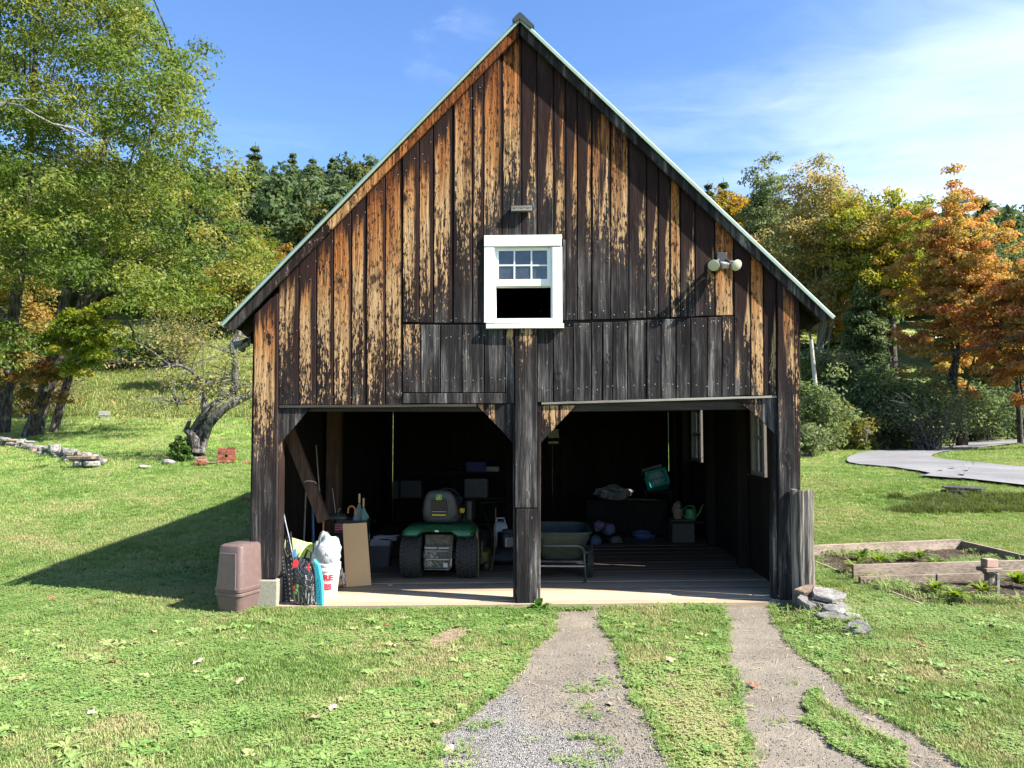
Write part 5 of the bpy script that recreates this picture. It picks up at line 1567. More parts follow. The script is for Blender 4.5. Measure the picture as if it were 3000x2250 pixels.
SG = 'flat stones heaped at the right foot of the barn'
def spot(px, py, y): return at_depth(px, py, y)
for i, (px, py, y, size, rot, mat, lab) in enumerate((
        (2423, 1757, 7.42, (.40, .30, .055), (.16, .06, .2), 'slate', 'broad pale slab lying uppermost on the heap beside the old post'),
        (2372, 1745, 7.55, (.30, .26, .06), (.05, -.05, .5), 'slate_brown', 'rust brown slab under the pale one, against the old post'),
        (2362, 1782, 7.35, (.17, .2, .07), (.3, .1, .1), 'slate', 'small dark stone under the left end of the heap'),
        (2414, 1786, 7.34, (.30, .2, .055), (.1, .12, -.1), 'slate', 'long thin grey stone under the front edge of the broad pale slab'),
        (2449, 1803, 7.15, (.23, .2, .06), (.25, -.05, .3), 'slate', 'square pale stone below the heap toward the lawn'),
        (2440, 1823, 7.03, (.30, .14, .05), (.2, 0, -.1), 'slate', 'low grey stone half sunk in weeds at the front of the heap'),
        (2495, 1821, 7.05, (.17, .13, .05), (.2, .1, .4), 'slate', 'small grey chip between the square stone and the farthest one'),
        (2512, 1856, 6.72, (.21, .25, .045), (.35, .1, -.5), 'slate', 'single flat grey stone lying lowest in the grass'))):
    p = spot(px, py, y) + Vector((0, 0, .045))
    stone('flat_stone', lab, 'stone', p, size, 40 + i, mat, rot, SG)
# stones under the heap's back
stone('flat_stone', 'dark broad stone buried at the bottom of the heap', 'stone', W(UR + .16, -.22, -.03), (.5, .4, .12), 61, 'slate', (0.05, .02, .2), SG)

# old post plank at the right corner
pt = thing('old_post', 'short split silvery post standing against the right corner of the barn', 'post', W(*front(2363, 1740, -.1)[:1], -.1, Tz(*W(UR, -.1, 0)[:2])), -YAW)
a0, a1 = front(2347, 1740, -.13), front(2382, 1412, -.13)
rrp = np.random.default_rng(3); rings = []
for t in np.linspace(0, 1, 7):
    h = -.12 + t * (a1[1] - a0[1] + .17); w = (a1[0] - a0[0])
    rings.append([(x * w / 2 + rrp.normal(0, .003) + .004 * math.sin(9 * t), y * .06 + rrp.normal(0, .003), h + (rrp.normal(0, .012) if t == 1 else 0))
                  for x, y in ((-1, -1), (-.5, -1.06), (-.42, -.9), (.1, -1.05), (.7, -1.0), (1, -.8), (1, .9), (-1, 1))])
MB().ring_loft(rings).build('post_timber', M['old_post'], pt, bevel=.003)
MB().bb((-a1[0] / 2 + a0[0] / 2 - .052, -.02, -.05), (-.5 * (a1[0] - a0[0]) - .004, .06, a1[1] - a0[1] + .06)).build('side_plank', M['old_post'], pt, bevel=.004)

# dry stone wall at the left: stone upon stone
rr = np.random.default_rng(12)
wp = [on_ground(x, y) for x, y in ((-140, 1296), (-60, 1300), (30, 1308), (85, 1316), (130, 1330), (180, 1340), (235, 1355), (302, 1366))]
sw = thing('stone_wall', 'tumbled dry stone wall of grey field stones ending in a flat capped stack', 'wall', wp[3])
for i in range(len(wp) - 1):
    L = (wp[i + 1] - wp[i]).length; n = max(2, int(L / .21))
    for k in range(n):
        t = (k + .5) / n; b = wp[i].lerp(wp[i + 1], t)
        lay = (3, 3, 3, 2, 3, 3, 3)[i]
        for h in range(lay):
            s = (rr.uniform(.15, .36), rr.uniform(.15, .28), rr.uniform(.08, .14))
            p = Vector((b.x + rr.normal(0, .06), b.y + rr.normal(0, .08), Tz(b.x, b.y) + .02 + h * .09)) - wp[3]
            stone('stone', None, None, p, s, int(rr.integers(1e6)), 'field' if rr.uniform() < .8 else 'slate_brown', (rr.normal(0, .12), rr.normal(0, .12), rr.uniform(0, 3)), parent=sw, flat=rr.uniform() < .4 or i > 4)
for px0, px1, py, hh, mt_ in ((222, 306, 1340, .1, 'slate_brown'), (232, 268, 1357, .12, 'field'), (268, 304, 1357, .14, 'field'), (165, 190, 1312, .2, 'field')):
    y = wp[-1].y; a, b = at_depth(px0, py, y), at_depth(px1, py, y)
    stone('stone', None, None, (a + b) / 2 - wp[3] + Vector((0, -.25, 0)), ((b - a).length * 1.08, .4, hh * .9), px0, mt_, (0, 0, 0), parent=sw)

# brick piles by the apple tree
def brick_pile(name, label, px, py, cols, rows, layers, seed, loose=3):
    g = on_ground(px, py); t = thing(name, label, 'brick pile', g, rz=.25)
    t.location.z += .02
    bmesh_ = MB().box((0, 0, 0), (.2, .095, .06)).mesh('brick'); bmesh_.materials.append(M['brick'])
    rr = np.random.default_rng(seed)
    def put(p, r):
        o = bpy.data.objects.new('brick', bmesh_); link(o, t); o.location = p; o.rotation_euler = r
        md = o.modifiers.new('bevel', 'BEVEL'); md.width = .005; md.segments = 1
    for h in range(layers):
        for c in range(cols):
            for r in range(rows):
                if h >= layers - 1 and rr.uniform() < .35: continue
                if h % 2: put((-(cols - 1) * .1 + c * .205 + rr.normal(0, .012), (r - (rows - 1) / 2) * .105, .03 + h * .063), (0, 0, rr.normal(0, .06)))
                else: put((-(cols - 1) * .1 + c * .205 + rr.normal(0, .012), (r - (rows - 1) / 2) * .105, .03 + h * .063), (0, 0, rr.normal(0, .04)))
    for _ in range(loose):
        put((rr.uniform(-.28, .28), -rows * .06 - rr.uniform(.03, .14), .03), (0, 0, rr.uniform(-.8, .8)))
    return g
g1 = brick_pile('brick_pile', 'stack of old red bricks on the grass right of the apple tree', 664, 1356, 2, 3, 6, 1, 2)
g2 = brick_pile('brick_pile', 'few low red bricks at the root of the apple tree', 590, 1362, 1, 2, 3, 2, 3)
o = MB().box((0, 0, 0), (.5, .3, .03)).build('slate_slab', M['slate_brown'], bevel=.006); p = on_ground(632, 1359); o.location = (p.x, p.y, p.z + .04)
tag(o, 'flat brown slab on the grass left of the brick stack', 'slab')
for px, py, lab in ((722, 1360, 'single red brick lying in the grass by the barn corner'), (722, 1468, 'broken red brick in the shade close to the left corner post')):
    o = MB().box((0, 0, 0), (.2, .095, .06)).build('loose_brick', M['brick'], bevel=.005); p = on_ground(px, py); o.location = (p.x, p.y, p.z + .045); o.rotation_euler = (0, 0, .4)
    tag(o, lab, 'brick')
for i, (px, py, s, lab) in enumerate(((492, 1360, (.34, .25, .14), 'pale angular rock in the weeds left of the apple tree'), (425, 1374, (.36, .24, .08), 'flat pale rock in the lawn left of the weeds'))):
    p = on_ground(px, py); stone('rock', lab, 'rock', (p.x, p.y, p.z + .05), s, 80 + i, 'field', (.1, .1, .3), flat=False)
# dark flagstones built into the step below the lane
g = on_ground(2790, 1448)
sp = thing('stone_steps', 'stack of dark flat flagstones jutting from the grass step below the lane', 'stones', g)
rr = np.random.default_rng(15)
for h in range(4):
    stone('flagstone', None, None, (rr.normal(0, .05) + .04 * h, rr.normal(0, .04), -.08 + h * .07), (.62 + .08 * h, .45, .05), 90 + h, 'dark_slate', (rr.normal(0, .03), rr.normal(0, .05), rr.normal(0, .15)), parent=sp)

# ------------------------------------------------------------------ vegetable bed
bw = M['bed_wood']
vb = thing('garden_bed', 'low raised vegetable bed edged with bleached boards', 'garden bed', on_ground(2640, 1690))
def edge_board(pa, pb, h, name='edge_board', th=.04, lift=-.03):
    a, b = on_ground(*pa), on_ground(*pb); o = vb.location
    d = (b - a); d.z = 0; d.normalize(); s = Vector((-d.y, d.x, 0)) * th / 2
    vs = [p + k - o + Vector((0, 0, z)) for z in (lift, h) for p, k in ((a, -s), (b, -s), (b, s), (a, s))]
    return MB().add(vs, [(3, 2, 1, 0), (4, 5, 6, 7), (0, 1, 5, 4), (1, 2, 6, 5), (2, 3, 7, 6), (3, 0, 4, 7)]).build(name, bw, vb, bevel=.005)
edge_board((2368, 1630), (2816, 1610), .15); edge_board((2821, 1611), (3140, 1692), .13); edge_board((2388, 1652), (2700, 1778), .035, th=.03)
edge_board((2498, 1703), (3140, 1684), .19, 'divider_board'); edge_board((2518, 1716), (2880, 1704), .10, 'divider_board'); edge_board((2882, 1703.5), (3140, 1697), .12, 'divider_board')
M['herb'] = foliage_mat('herb_leaves', .5, .4)
def rosette(name, label, cat, loc, n, L, wd, pal, seed, erect=.5, group=None):
    rr = np.random.default_rng(seed); v, f, c = [], [], []
    for i in range(n):
        a = 2.4 * i + rr.normal(0, .3); e = erect * rr.uniform(.5, 1.4); l = L * rr.uniform(.6, 1.15); w = wd * rr.uniform(.7, 1.2)
        dx, dy = math.cos(a), math.sin(a); o = len(v); col = np.array(pal[rr.integers(len(pal))]) * rr.uniform(.8, 1.2)
        for t, ww in ((0.05, .15), (.35, .9), (.7, 1.0), (1.0, .05)):
            r = l * t * math.cos(e); z = l * (t * math.sin(e) - .35 * t * t * t) + .02
            for s in (-1, 0, 1):
                v.append((dx * r - dy * s * w * ww, dy * r + dx * s * w * ww, z - (0 if s else .15 * w))); c.append(col)
        for k in range(3):
            for s in range(2):
                b = o + k * 3 + s; f.append((b, b + 1, b + 4, b + 3))
    ob = bpy.data.objects.new(name, mesh_np(name, v, f, M['herb'], {'col': c}, smooth=True)); ob.location = loc
    return tag(link(ob), label, cat, group)
HP = [(.10, .17, .025), (.16, .22, .035), (.22, .25, .05)]
PG = 'leafy plants in the vegetable bed'
for i, (px, py, n, L, lab) in enumerate(((2522, 1646, 16, .26, 'leafy green plant at the back left of the bed'), (2578, 1662, 20, .28, 'large leafy plant in the middle of the back bed'), (2508, 1684, 22, .28, 'broad leafy plant beside the left end of the divider board'),
                                 (2650, 1648, 14, .24, 'thin leafy plant near the back board'), (2696, 1648, 18, .26, 'leafy plant right of the middle near the back board'), (2745, 1674, 20, .28, 'leafy plant close behind the divider board on the right'),
                                 (2742, 1748, 18, .26, 'leafy weed next to the short stake in the front bed'), (2880, 1752, 20, .26, 'spreading weed at the foot of the wooden pedestal'), (2985, 1728, 24, .34, 'dark leafy plant at the right end of the front bed'), (2800, 1768, 16, .24, 'low weed at the front rim of the bed'))):
    p = on_ground(px, py); rosette('leafy_plant', lab, 'plant', (p.x, p.y, p.z + .04), int(n * 1.9), L * .8, .02, HP, 120 + i, .8, PG)
rosette('broad_leaved_weed', 'broad leaved weed at the foot of the central post', 'weed', W(-.07, -.13, FZ(0) - .06), 9, .17, .04, [(.06, .15, .03), (.09, .2, .04)], 150, 1.0)
for px, py, h, lab in ((2748, 1742, .17, 'short grey stake in the front bed'), (2923, 1746, .19, 'thin dark stake right of the wooden pedestal')):
    p = on_ground(px, py); o = MB().box((0, 0, h / 2 - .05), (.035, .03, h + .1), (0, .05, .2)).build('stake', M['grey_wood'], bevel=.004); o.location = (p.x, p.y, p.z + .04); tag(o, lab, 'stake')
p = on_ground(2900, 1722)
pd = thing('pedestal', 'little wooden pedestal with a block on its cap at the divider board', 'pedestal', (p.x, p.y, p.z + .03), .15)
MB().lathe([(.055, -.05), (.05, .06), (.045, .1), (.085, .15)], n=8).build('stand', bw, pd, bevel=.003)
MB().box((0, 0, .172), (.2, .16, .042)).build('cap', bw, pd, bevel=.006)
MB().box((.005, 0, .24), (.14, .10, .092), (0, .05, 0)).build('block', simple('pinkish_block', (.33, .22, .18), .85, var=.3), pd, bevel=.008)

# ------------------------------------------------------------------ upturned brown bin by the left corner
bin_m = simple('brown_plastic', (0.125, 0.082, 0.077), 0.45, 0, .45, .12, 20, .12, ((.15, .115, .1), .4))
bp = at_depth(652, 1795, 7.72)
tb = thing('trash_bin', 'upturned brown plastic bin leaning by the concrete block at the left corner', 'bin', (bp.x + .10, bp.y + .27, Tz(bp.x, bp.y) - .02), -.36)
def rsq(wx, wy, r, z, n=5, ox=0, oy=0):
    pts = []
    for cx, cy, a0 in ((1, 1, 0), (-1, 1, 90), (-1, -1, 180), (1, -1, 270)):
        for k in range(n):
            t = R(a0 + 90 * k / (n - 1)); pts.append((cx * (wx / 2 - r) + r * math.cos(t) + ox, cy * (wy / 2 - r) + r * math.sin(t) + oy, z))
    return pts
MB().ring_loft([rsq(.26, .40, .05, -.02), rsq(.315, .455, .055, .19), rsq(.34, .48, .06, .2), rsq(.34, .48, .06, .22), rsq(.325, .465, .055, .228), rsq(.285, .425, .05, .66), rsq(.272, .412, .05, .685), rsq(.23, .37, .045, .70)]).build('bin_body', bin_m, tb, smooth=35)
pn = MB(); x0, x1 = -.115, .105
pn.prism([(x0 - .012, .262), (x1 + .012, .262), (x1 - .01, .62), (x0 + .01, .62)], (0, .012), lambda a, b, d: (a, -.237 + (b - .232) * .058 - d, b))
pn.build('bin_panel', bin_m, tb, bevel=.005)
MB().ring_loft([rsq(.338, .478, .058, .235), rsq(.344, .484, .06, .24), rsq(.342, .482, .06, .275), rsq(.334, .474, .058, .28)], cap=False).build('bin_rim', bin_m, tb, smooth=35)

# ------------------------------------------------------------------ flood lamps
lamp_w = simple('weathered_lamp_white', (.27, .27, .255), .5, var=.25, scale=30)
lamp_g = simple('lamp_grey_metal', (.05, .052, .055), .45, .2)
lens_m = simple('frosted_lamp_glass', (.46, .46, .33), .25, 0, .6, .1)
def flood(loc, rz, label, both=True, scale=1.0):
    t = thing('flood_lamp', label, 'flood lamp', loc, rz); t.scale = (scale,) * 3
    MB().bb((-.05, -.045, -.06), (.05, -.0105, .07)).build('mount_box', lamp_g, t, bevel=.006)
    MB().box((.01, -.10, -.075), (.075, .11, .06), (.35, 0, .1)).build('sensor', lamp_w, t, bevel=.012)
    for s in ((-1, 1) if both else (-1,)):
        p0 = Vector((s * .04, -.05, -.01)); p1 = Vector((s * .075, -.10, -.05)); d = Vector((s * .38, -.80, -.42)).normalized()
        a = MB(); a.tube([p0, p1, p1 + d * .03], .018, 8)
        hd = a.build('lamp_arm', lamp_g, t, smooth=50)
        c = MB(); c.tube([p1, p1 + d * .035, p1 + d * .06, p1 + d * .10], [.022, .03, .032, .056], 14); c.build('lamp_shell', lamp_w, hd, smooth=50)
        e = p1 + d * .10
        l = MB(); l.tube([e, e + d * .006, e + d * .014], [.058, .058, .045], 16); l.build('lens', lens_m, hd, smooth=50)
u, z = front(2112, 762); flood(W(u, 0, z), -YAW, 'twin flood lamp with sensor fixed under the right roof slope')
u, z = front(738, 985, .35); flood(W(u - .02, .45, z - .01), -YAW + R(-90), 'dim flood lamp on the side wall under the left eave', scale=1.0)

# ------------------------------------------------------------------ small things farther off
p = on_ground(303, 1232)
bs_ = .62
bn = thing('bench', 'small pale bench at the edge of the far meadow', 'bench', (p.x, p.y, p.z), .1)
bmx = simple('faded_white_bench', (.33, .33, .31), .7)
for k in range(3): MB().box((0, .12, .42 + k * .1), (.75, .02, .08)).build('back_slat', bmx, bn)
for k in range(3): MB().box((0, -.2 + k * .12, .3), (.75, .1, .03)).build('seat_slat', bmx, bn)
for sx in (-.3, .3):
    for sy in (-.18, .1): MB().box((sx, sy, .14), (.05, .05, .3)).build('leg', bmx, bn)
p = ground_at(2535, 33.0)
sg = thing('sign_post', 'thin dark post with a small blank plate at the lane bend', 'sign post', (p.x, p.y, p.z), -.1)
MB().box((0, 0, .45), (.06, .05, .95), (0, .04, 0)).build('post', M['old_post'], sg)
MB().box((.12, -.03, .88), (.3, .02, .14), (0, .7, 0)).build('plate', M['grey_wood'], sg)
pa, pb = at_depth(2376, 995, 37), at_depth(2397, 1215, 37)
lp = thing('leaning_pole', 'leaning pale utility pole among the bushes right of the barn', 'pole', pb)
MB().tube([pb - pb, (pa - pb) * .5, pa - pb], [.11, .10, .085], 9).build('pole', simple('pale_pole_wood', (.38, .35, .31), .85, var=.2), lp, smooth=50)
WL = [k + ' wire running from the leaning pole to the right' for k in ('uppermost', 'middle', 'lowest')] + [k + ' overhead cable sloping up across the orange maple' for k in ('upper of the close pair of dark', 'lower of the close pair of dark', 'thin separate topmost')]
for (x0, y0, x1, y1, yy), r_ in ((((2377, 1018, 2660, 1040, 37)), .012), (((2380, 1040, 2700, 1058, 37)), .012), (((2382, 1052, 2700, 1068, 37)), .012), (((2600, 1062, 3060, 952, 34)), .02), (((2600, 1064, 3060, 960, 34)), .02), (((2620, 1025, 3060, 912, 34)), .012)):
    a, b = at_depth(x0, y0, yy), at_depth(x1, y1, yy - 3)
    pts = [a.lerp(b, t) + Vector((0, 0, -.25 * math.sin(math.pi * t))) for t in np.linspace(0, 1, 9)]
    o = MB().tube([q_ - a for q_ in pts], r_, 5).build('overhead_wire', simple('dark_wire', (.03, .03, .03), .5)); o.location = a
    tag(o, WL.pop(0), 'wire', 'wires from the leaning pole' if x0 < 2500 else 'cables across the orange maple')
a, b = at_depth(2630, 984, 80), at_depth(2775, 992, 80)
bn.scale = (bs_,) * 3
gd = thing('guard_rail', 'pale guard rail on posts along the upper road', 'guard rail', (a + b) / 2)
gm = simple('galvanised_rail', (.62, .62, .6), .5)
hv = (b - a) / 2
MB().tube([-hv * 1.6, hv * 1.6], .16, 6).build('rail', gm, gd)
for t in np.linspace(-1.5, 1.5, 7): MB().box(hv * t + Vector((0, .1, -.5)), (.15, .15, 1.2)).build('post', M['old_post'], gd)
p = ground_at(2985, 36)
ub = thing('utility_pole', 'dark utility pole carrying a box at the right edge', 'pole', (p.x, p.y, p.z))
hb = at_depth(2962, 990, 36).z - p.z
MB().tube([(0, 0, -.3), (0, 0, hb + 1.2)], [.13, .1], 9).build('pole', M['bark'], ub, smooth=50)
MB().box((-.3, -.05, hb), (.5, .3, .5)).build('box', simple('dull_grey_box', (.05, .05, .05), .6), ub, bevel=.02)
MB().box((-.3, -.215, hb - .02), (.3, .02, .24)).build('box_plate', simple('pale_plate', (.12, .125, .125), .5), ub)

# fallen leaves and scraps on the lawn
lfm = [simple('dry_leaf_tan', (.36, .27, .15), .7), simple('dry_leaf_rust', (.30, .11, .05), .7), simple('dry_leaf_pale', (.37, .30, .20), .7)]
rr = np.random.default_rng(44)
def leaf_mesh(k):
    v = [(0, 0, 0)]; n = 11
    for j in range(n): t = 2 * math.pi * j / n; r = (.045 if j % 2 else .025) * (1.15 if j < 5 else .9); v.append((r * math.cos(t), r * math.sin(t), .008 * math.sin(3 * t + k)))
    return v, [(0, 1 + j, 1 + (j + 1) % n) for j in range(n)]
spots = [(335, 1950, 1), (577, 1950, 2), (270, 2104, 2), (1137, 1840, 1), (972, 2090, 2), (920, 2118, 0), (1281, 2134, 0), (1318, 2200, 2), (2906, 1845, 0), (1962, 1945, 0), (2206, 2020, 1), (2960, 1950, 0), (1787, 2070, 2), (450, 1860, 0), (700, 2010, 0), (150, 1760, 1), (2700, 1900, 1)]
LWH = ['in the lawn under the brown bin, further left', 'in the lawn straight below the brown bin', 'low at the left of the lawn', 'in green clover left of the bare patch', 'between the bare patch and the gravel, upper one', 'left neighbour of the others near the lawn middle', 'close to the left edge of the gravel', 'on the left gravel edge at the bottom', 'on the right lawn below the garden bed', 'on the grass strip between the tracks, upper one', 'on the earth of the right track beside the grass strip', 'at the far right of the lawn', 'on the grass strip between the tracks, lower one', 'on the lawn just below the barn shadow', 'alone in the middle of the lawn under the hardboard sheet', 'at the tip of the barn shadow', 'on the right lawn beside the stone heap']
for i, (px, py, k) in enumerate(spots):
    p = on_ground(px, py); v, f = leaf_mesh(i); mb = MB(); mb.add(v, f)
    o = mb.build('fallen_leaf', lfm[k]); o.location = (p.x, p.y, p.z + (.035 if not inside(np.array([p.x]), np.array([p.y]), TRK1)[0] else .015)); o.rotation_euler = (rr.normal(0, .25), rr.normal(0, .25), rr.uniform(0, 6))
    tag(o, ('dry tan leaf', 'rust red leaf', 'pale curled leaf')[k] + ' ' + LWH[i], 'leaf', 'fallen leaves on the lawn')
# straw wisps on the wheel tracks and needles of dry grass
sv, sf = [], []
for _ in range(700):
    poly = TRK1 if rr.uniform() < .5 else TRK2
    q_ = poly[rr.integers(len(poly))]; x, y = q_[0] + rr.normal(0, .16), q_[1] + rr.normal(0, .16)
    if not inside(np.array([x]), np.array([y]), poly)[0]: continue
    a = rr.uniform(0, 6.28); L = rr.uniform(.02, .09); w = .0018; z = Tz(x, y) + .012; dx, dy = math.cos(a), math.sin(a); o = len(sv)
    sv += [(x - dy * w, y + dx * w, z), (x + dy * w, y - dx * w, z), (x + dx * L + dy * w, y + dy * L - dx * w, z + .006), (x + dx * L - dy * w, y + dy * L + dx * w, z + .006)]
    sf.append((o, o + 1, o + 2, o + 3))
o = bpy.data.objects.new('straw_wisps', mesh_np('straw_wisps', sv, sf, simple('straw', (.42, .35, .22), .7)))
tag(link(o), 'wisps of dry straw along the wheel tracks', 'straw', kind='stuff')
# loose stones on the gravel
P = []
for poly, n_ in ((TRK1, 6500), (TRK2, 2600)):
    pa_ = np.array(poly); x = rr.uniform(pa_[:, 0].min(), pa_[:, 0].max(), n_); y = rr.uniform(3.5, 6.2, n_)
    k = inside(x, y, poly) & ~inside(x, y, ISLE); x, y = x[k], y[k]
    k = rr.uniform(0, 1, len(x)) < np.clip(1.35 - (y - 4) / 1.9, .12, 1); x, y = x[k], y[k]
    P.append(np.stack([x, y, T(x, y) + .009], 1))
P = np.concatenate(P)
peb = []
for k in range(4):
    mb = stone_mb((.0115, .0095, .007), 900 + k, False, 6); me = mb.mesh('pebble'); me.materials.append(stone_mat('pebble_grey_%s' % 'abcd'[k], ((.10, .10, .095), (.16, .155, .15), (.22, .215, .2), (.14, .12, .095))[k], ((.2, .2, .19), (.28, .275, .26), (.36, .35, .33), (.24, .21, .17))[k], 0)); peb.append(bpy.data.objects.new('pebble', me))
strewn('gravel', P, np.zeros(len(P)), rr.uniform(.4, 1.1, len(P)), peb, 'loose pale gravel on the wheel tracks', 'gravel', 8)

# weeds and straw in the vegetable bed, weeds round the stone heap
bx = np.array(BED); x = rr.uniform(bx[:, 0].min(), bx[:, 0].max(), 5200); y = rr.uniform(bx[:, 1].min(), bx[:, 1].max(), 5200)
k = inside(x, y, BED) & in_view(x, y) & (fbm(x, y, 2.6, 12) + .55 * (1 - sstep(y, 7.7, 8.6)) > .16); x, y = x[k], y[k]
sx_ = rr.normal(W(UR + .02, -.6, 0).x, .22, 420); sy_ = rr.normal(W(UR + .02, -.6, 0).y - .15, .22, 420)
x, y = np.concatenate([x, sx_]), np.concatenate([y, sy_])
k = ~inside(x, y, BARNP) & ~inside(x, y, TRK2); x, y = x[k], y[k]
bedw = [tuft(41, 9, .05, .11, .007, grass_m), tuft(42, 6, .05, .07, .02, clover_m, 'clover'), tuft(43, 10, .06, .06, .006, grass_m)]
strewn('weeds', np.stack([x, y, T(x, y) + .01], 1), rr.normal(.02, .12, len(x)), rr.uniform(.4, 1.15, len(x)), bedw, 'weeds in the vegetable bed and round the stone heap', 'weeds', 11)
# ------------------------------------------------------------------ what stands in the barn
blk = simple('black_plastic', (.018, .018, .02), .45, 0, .4, .2)
dkg = simple('dark_grey_plastic', (.05, .052, .055), .5, 0, .4, .2)
rub = simple('tyre_rubber', (.034, .034, .032), .75, 0, .3, .3, 30, .4)
grn = simple('tractor_green', (.022, .105, .040), .32, 0, .5, .12, 9, .05, ((.06, .10, .05), .3))
yel = simple('tractor_yellow', (.62, .42, .03), .4)
steel = simple('worn_steel', (.32, .31, .30), .4, .6, .5, .25)
muddy = simple('dusty_drive_casting', (.10, .095, .075), .8, .2, .3, .5, 26, .8, ((.21, .19, .13), .8))

def stood(name, label, cat, px, py, rz=0.0, group=None, dv=0.0):
    u, v, z = on_floor(px, py)
    return thing(name, label, cat, W(u, v + dv, z), rz - YAW, group)
def rbox(mb, c, size, r, n=4):
    """Box with rounded vertical edges."""
    x, y, z = c
    rings = [[(a + x, b + y, zz) for a, b, zz in rsq(size[0] - k, size[1] - k, max(r - k / 2, .002), z + h, n)] for k, h in ((min(r, .02), -size[2] / 2), (0, -size[2] / 2 + .012), (0, size[2] / 2 - .012), (min(r, .02), size[2] / 2))]
    return mb.ring_loft(rings)

def text_mesh(txt, size, name, mat, parent=None, warp=None, extrude=.001, bold=0.004):
    cu = bpy.data.curves.new('lettering', 'FONT'); cu.body = txt; cu.size = size; cu.extrude = extrude; cu.align_x = 'CENTER'; cu.align_y = 'CENTER'; cu.offset = bold
    to = bpy.data.objects.new('lettering', cu); COL.objects.link(to)
    dg = bpy.context.evaluated_depsgraph_get(); dg.update()
    me = bpy.data.meshes.new_from_object(to.evaluated_get(dg)); bpy.data.objects.remove(to); bpy.data.curves.remove(cu)
    bm = bmesh.new(); bm.from_mesh(me)
    bmesh.ops.triangulate(bm, faces=bm.faces)
    if warp:
        for v_ in bm.verts: v_.co = warp(v_.co)
    bm.to_mesh(me); bm.free()
    me.materials.clear(); me.materials.append(mat); me.name = name
    return link(bpy.data.objects.new(name, me), parent)

# --- lawn tractor, seen from behind
TR = stood('lawn_tractor', 'green ride-on lawn tractor with dark seat parked tail first in the left bay', 'lawn tractor', 1283, 1700, R(-1), dv=.22)
def wheel(x, y, r, w, rimc, name='tyre'):
    c = (x, y, r); n = 30; tm_ = MB()
    prof = [(r * .55, -w / 2), (r * .9, -w / 2), (r * .975, -w * .42), (r * .985, 0), (r * .975, w * .42), (r * .9, w / 2), (r * .55, w / 2)]
    tm_.lathe(prof, c, 30, 'X')
    ty = tm_.build(name, rub, TR, smooth=50)
    # chevron tread blocks
    tb_ = MB()
    rows = 5
    for k in range(34):
        for j in range(rows):
            t = 2 * math.pi * (k + (.5 if j % 2 else 0)) / 34; xx = (j - (rows - 1) / 2) * w * .185
            m_ = Matrix.Rotation(t, 3, 'X') @ Matrix.Rotation(R(28 if j % 2 else -28), 3, 'Z')
            q_ = Matrix.Rotation(t, 3, 'X') @ Vector((xx, -r * .99, 0))
            tb_.box((q_.x + x, q_.y + y, q_.z + r), (w * .15, .016, .026), Matrix.Rotation(t, 3, 'X') @ Matrix.Rotation(R(35 if j % 2 else -35), 3, 'Y'))
    tag(tb_.build('tread', rub, ty), kind='stuff')
    MB().lathe([(.02, -w * .3), (r * .5, -w * .33), (r * .57, -w * .46), (r * .57, w * .46), (r * .5, w * .33), (.02, w * .3)], c, 20, 'X').build('rim', rimc, ty, smooth=50)
for s in (-1, 1):
    wheel(s * .335, 0, .255, .25, yel); wheel(s * .36, 1.25, .19, .17, yel)
# fender deck: one moulded arch over both wheels, hollowed in the middle
fn = []
N = 28
for i in range(N + 1):
    x = -.425 + .85 * i / N; ax = abs(x)
    topz = .615 + .012 * math.cos(x * 5); e = max(0, (ax - .36) / .065); topz -= .05 * e * e
    notch = 1 - sstep(ax, .16, .25); botz = .515 + .055 * notch + .02 * e * e
    fn.append((x, topz, botz, e))
fm = MB()
rings = []
for x, t_, b_, e in fn:
    bk_ = -.30 + .05 * e * e
    rings.append([(x, bk_ + .03, b_), (x, bk_, b_ + .02), (x, bk_ + .005, t_ - .035), (x, bk_ + .04, t_), (x, .25, t_ + .015), (x, .36, t_ - .05), (x, .36, t_ - .07), (x, .05, t_ - .04), (x, bk_ + .06, b_ + .02)])
fm.ring_loft(rings).build('fender', grn, TR, smooth=45)
# seat
st = MB()
def seat_ring(z, w, y, d):
    return rsq(w, d, min(d, w) * .42, z, 5, 0, y)
st.ring_loft([seat_ring(.70, .36, -.03, .12), seat_ring(.735, .425, -.03, .15), seat_ring(.80, .43, -.035, .155), seat_ring(.90, .40, -.055, .15), seat_ring(.98, .345, -.075, .13), seat_ring(1.025, .27, -.085, .10), seat_ring(1.045, .16, -.085, .05)]).build('seat_back', dkg, TR, smooth=60)
MB().ring_loft([rsq(.38, .40, .1, .655, 5, 0, .13), rsq(.44, .46, .12, .70, 5, 0, .13), rsq(.42, .44, .12, .755, 5, 0, .13), rsq(.34, .36, .1, .77, 5, 0, .13)]).build('seat_cushion', dkg, TR, smooth=60)
sp_ = MB(); sp_.prism([(-.10, .80), (.10, .80), (.085, .94), (-.085, .94)], (-.125, -.112), lambda a, b, d: (a, d - (b - .8) * .28 + .003, b)); sp_.build('seat_panel', blk, TR, bevel=.006)
MB().box((0, -.115, .775), (.19, .03, .03)).build('seat_slot', blk, TR, bevel=.004)
MB().box((0, -.124, .752), (.165, .02, .016), (.2, 0, 0)).build('seat_stripe', yel, TR, bevel=.004)
MB().box((0, -.122, .792), (.17, .012, .005)).build('seat_trim', steel, TR)
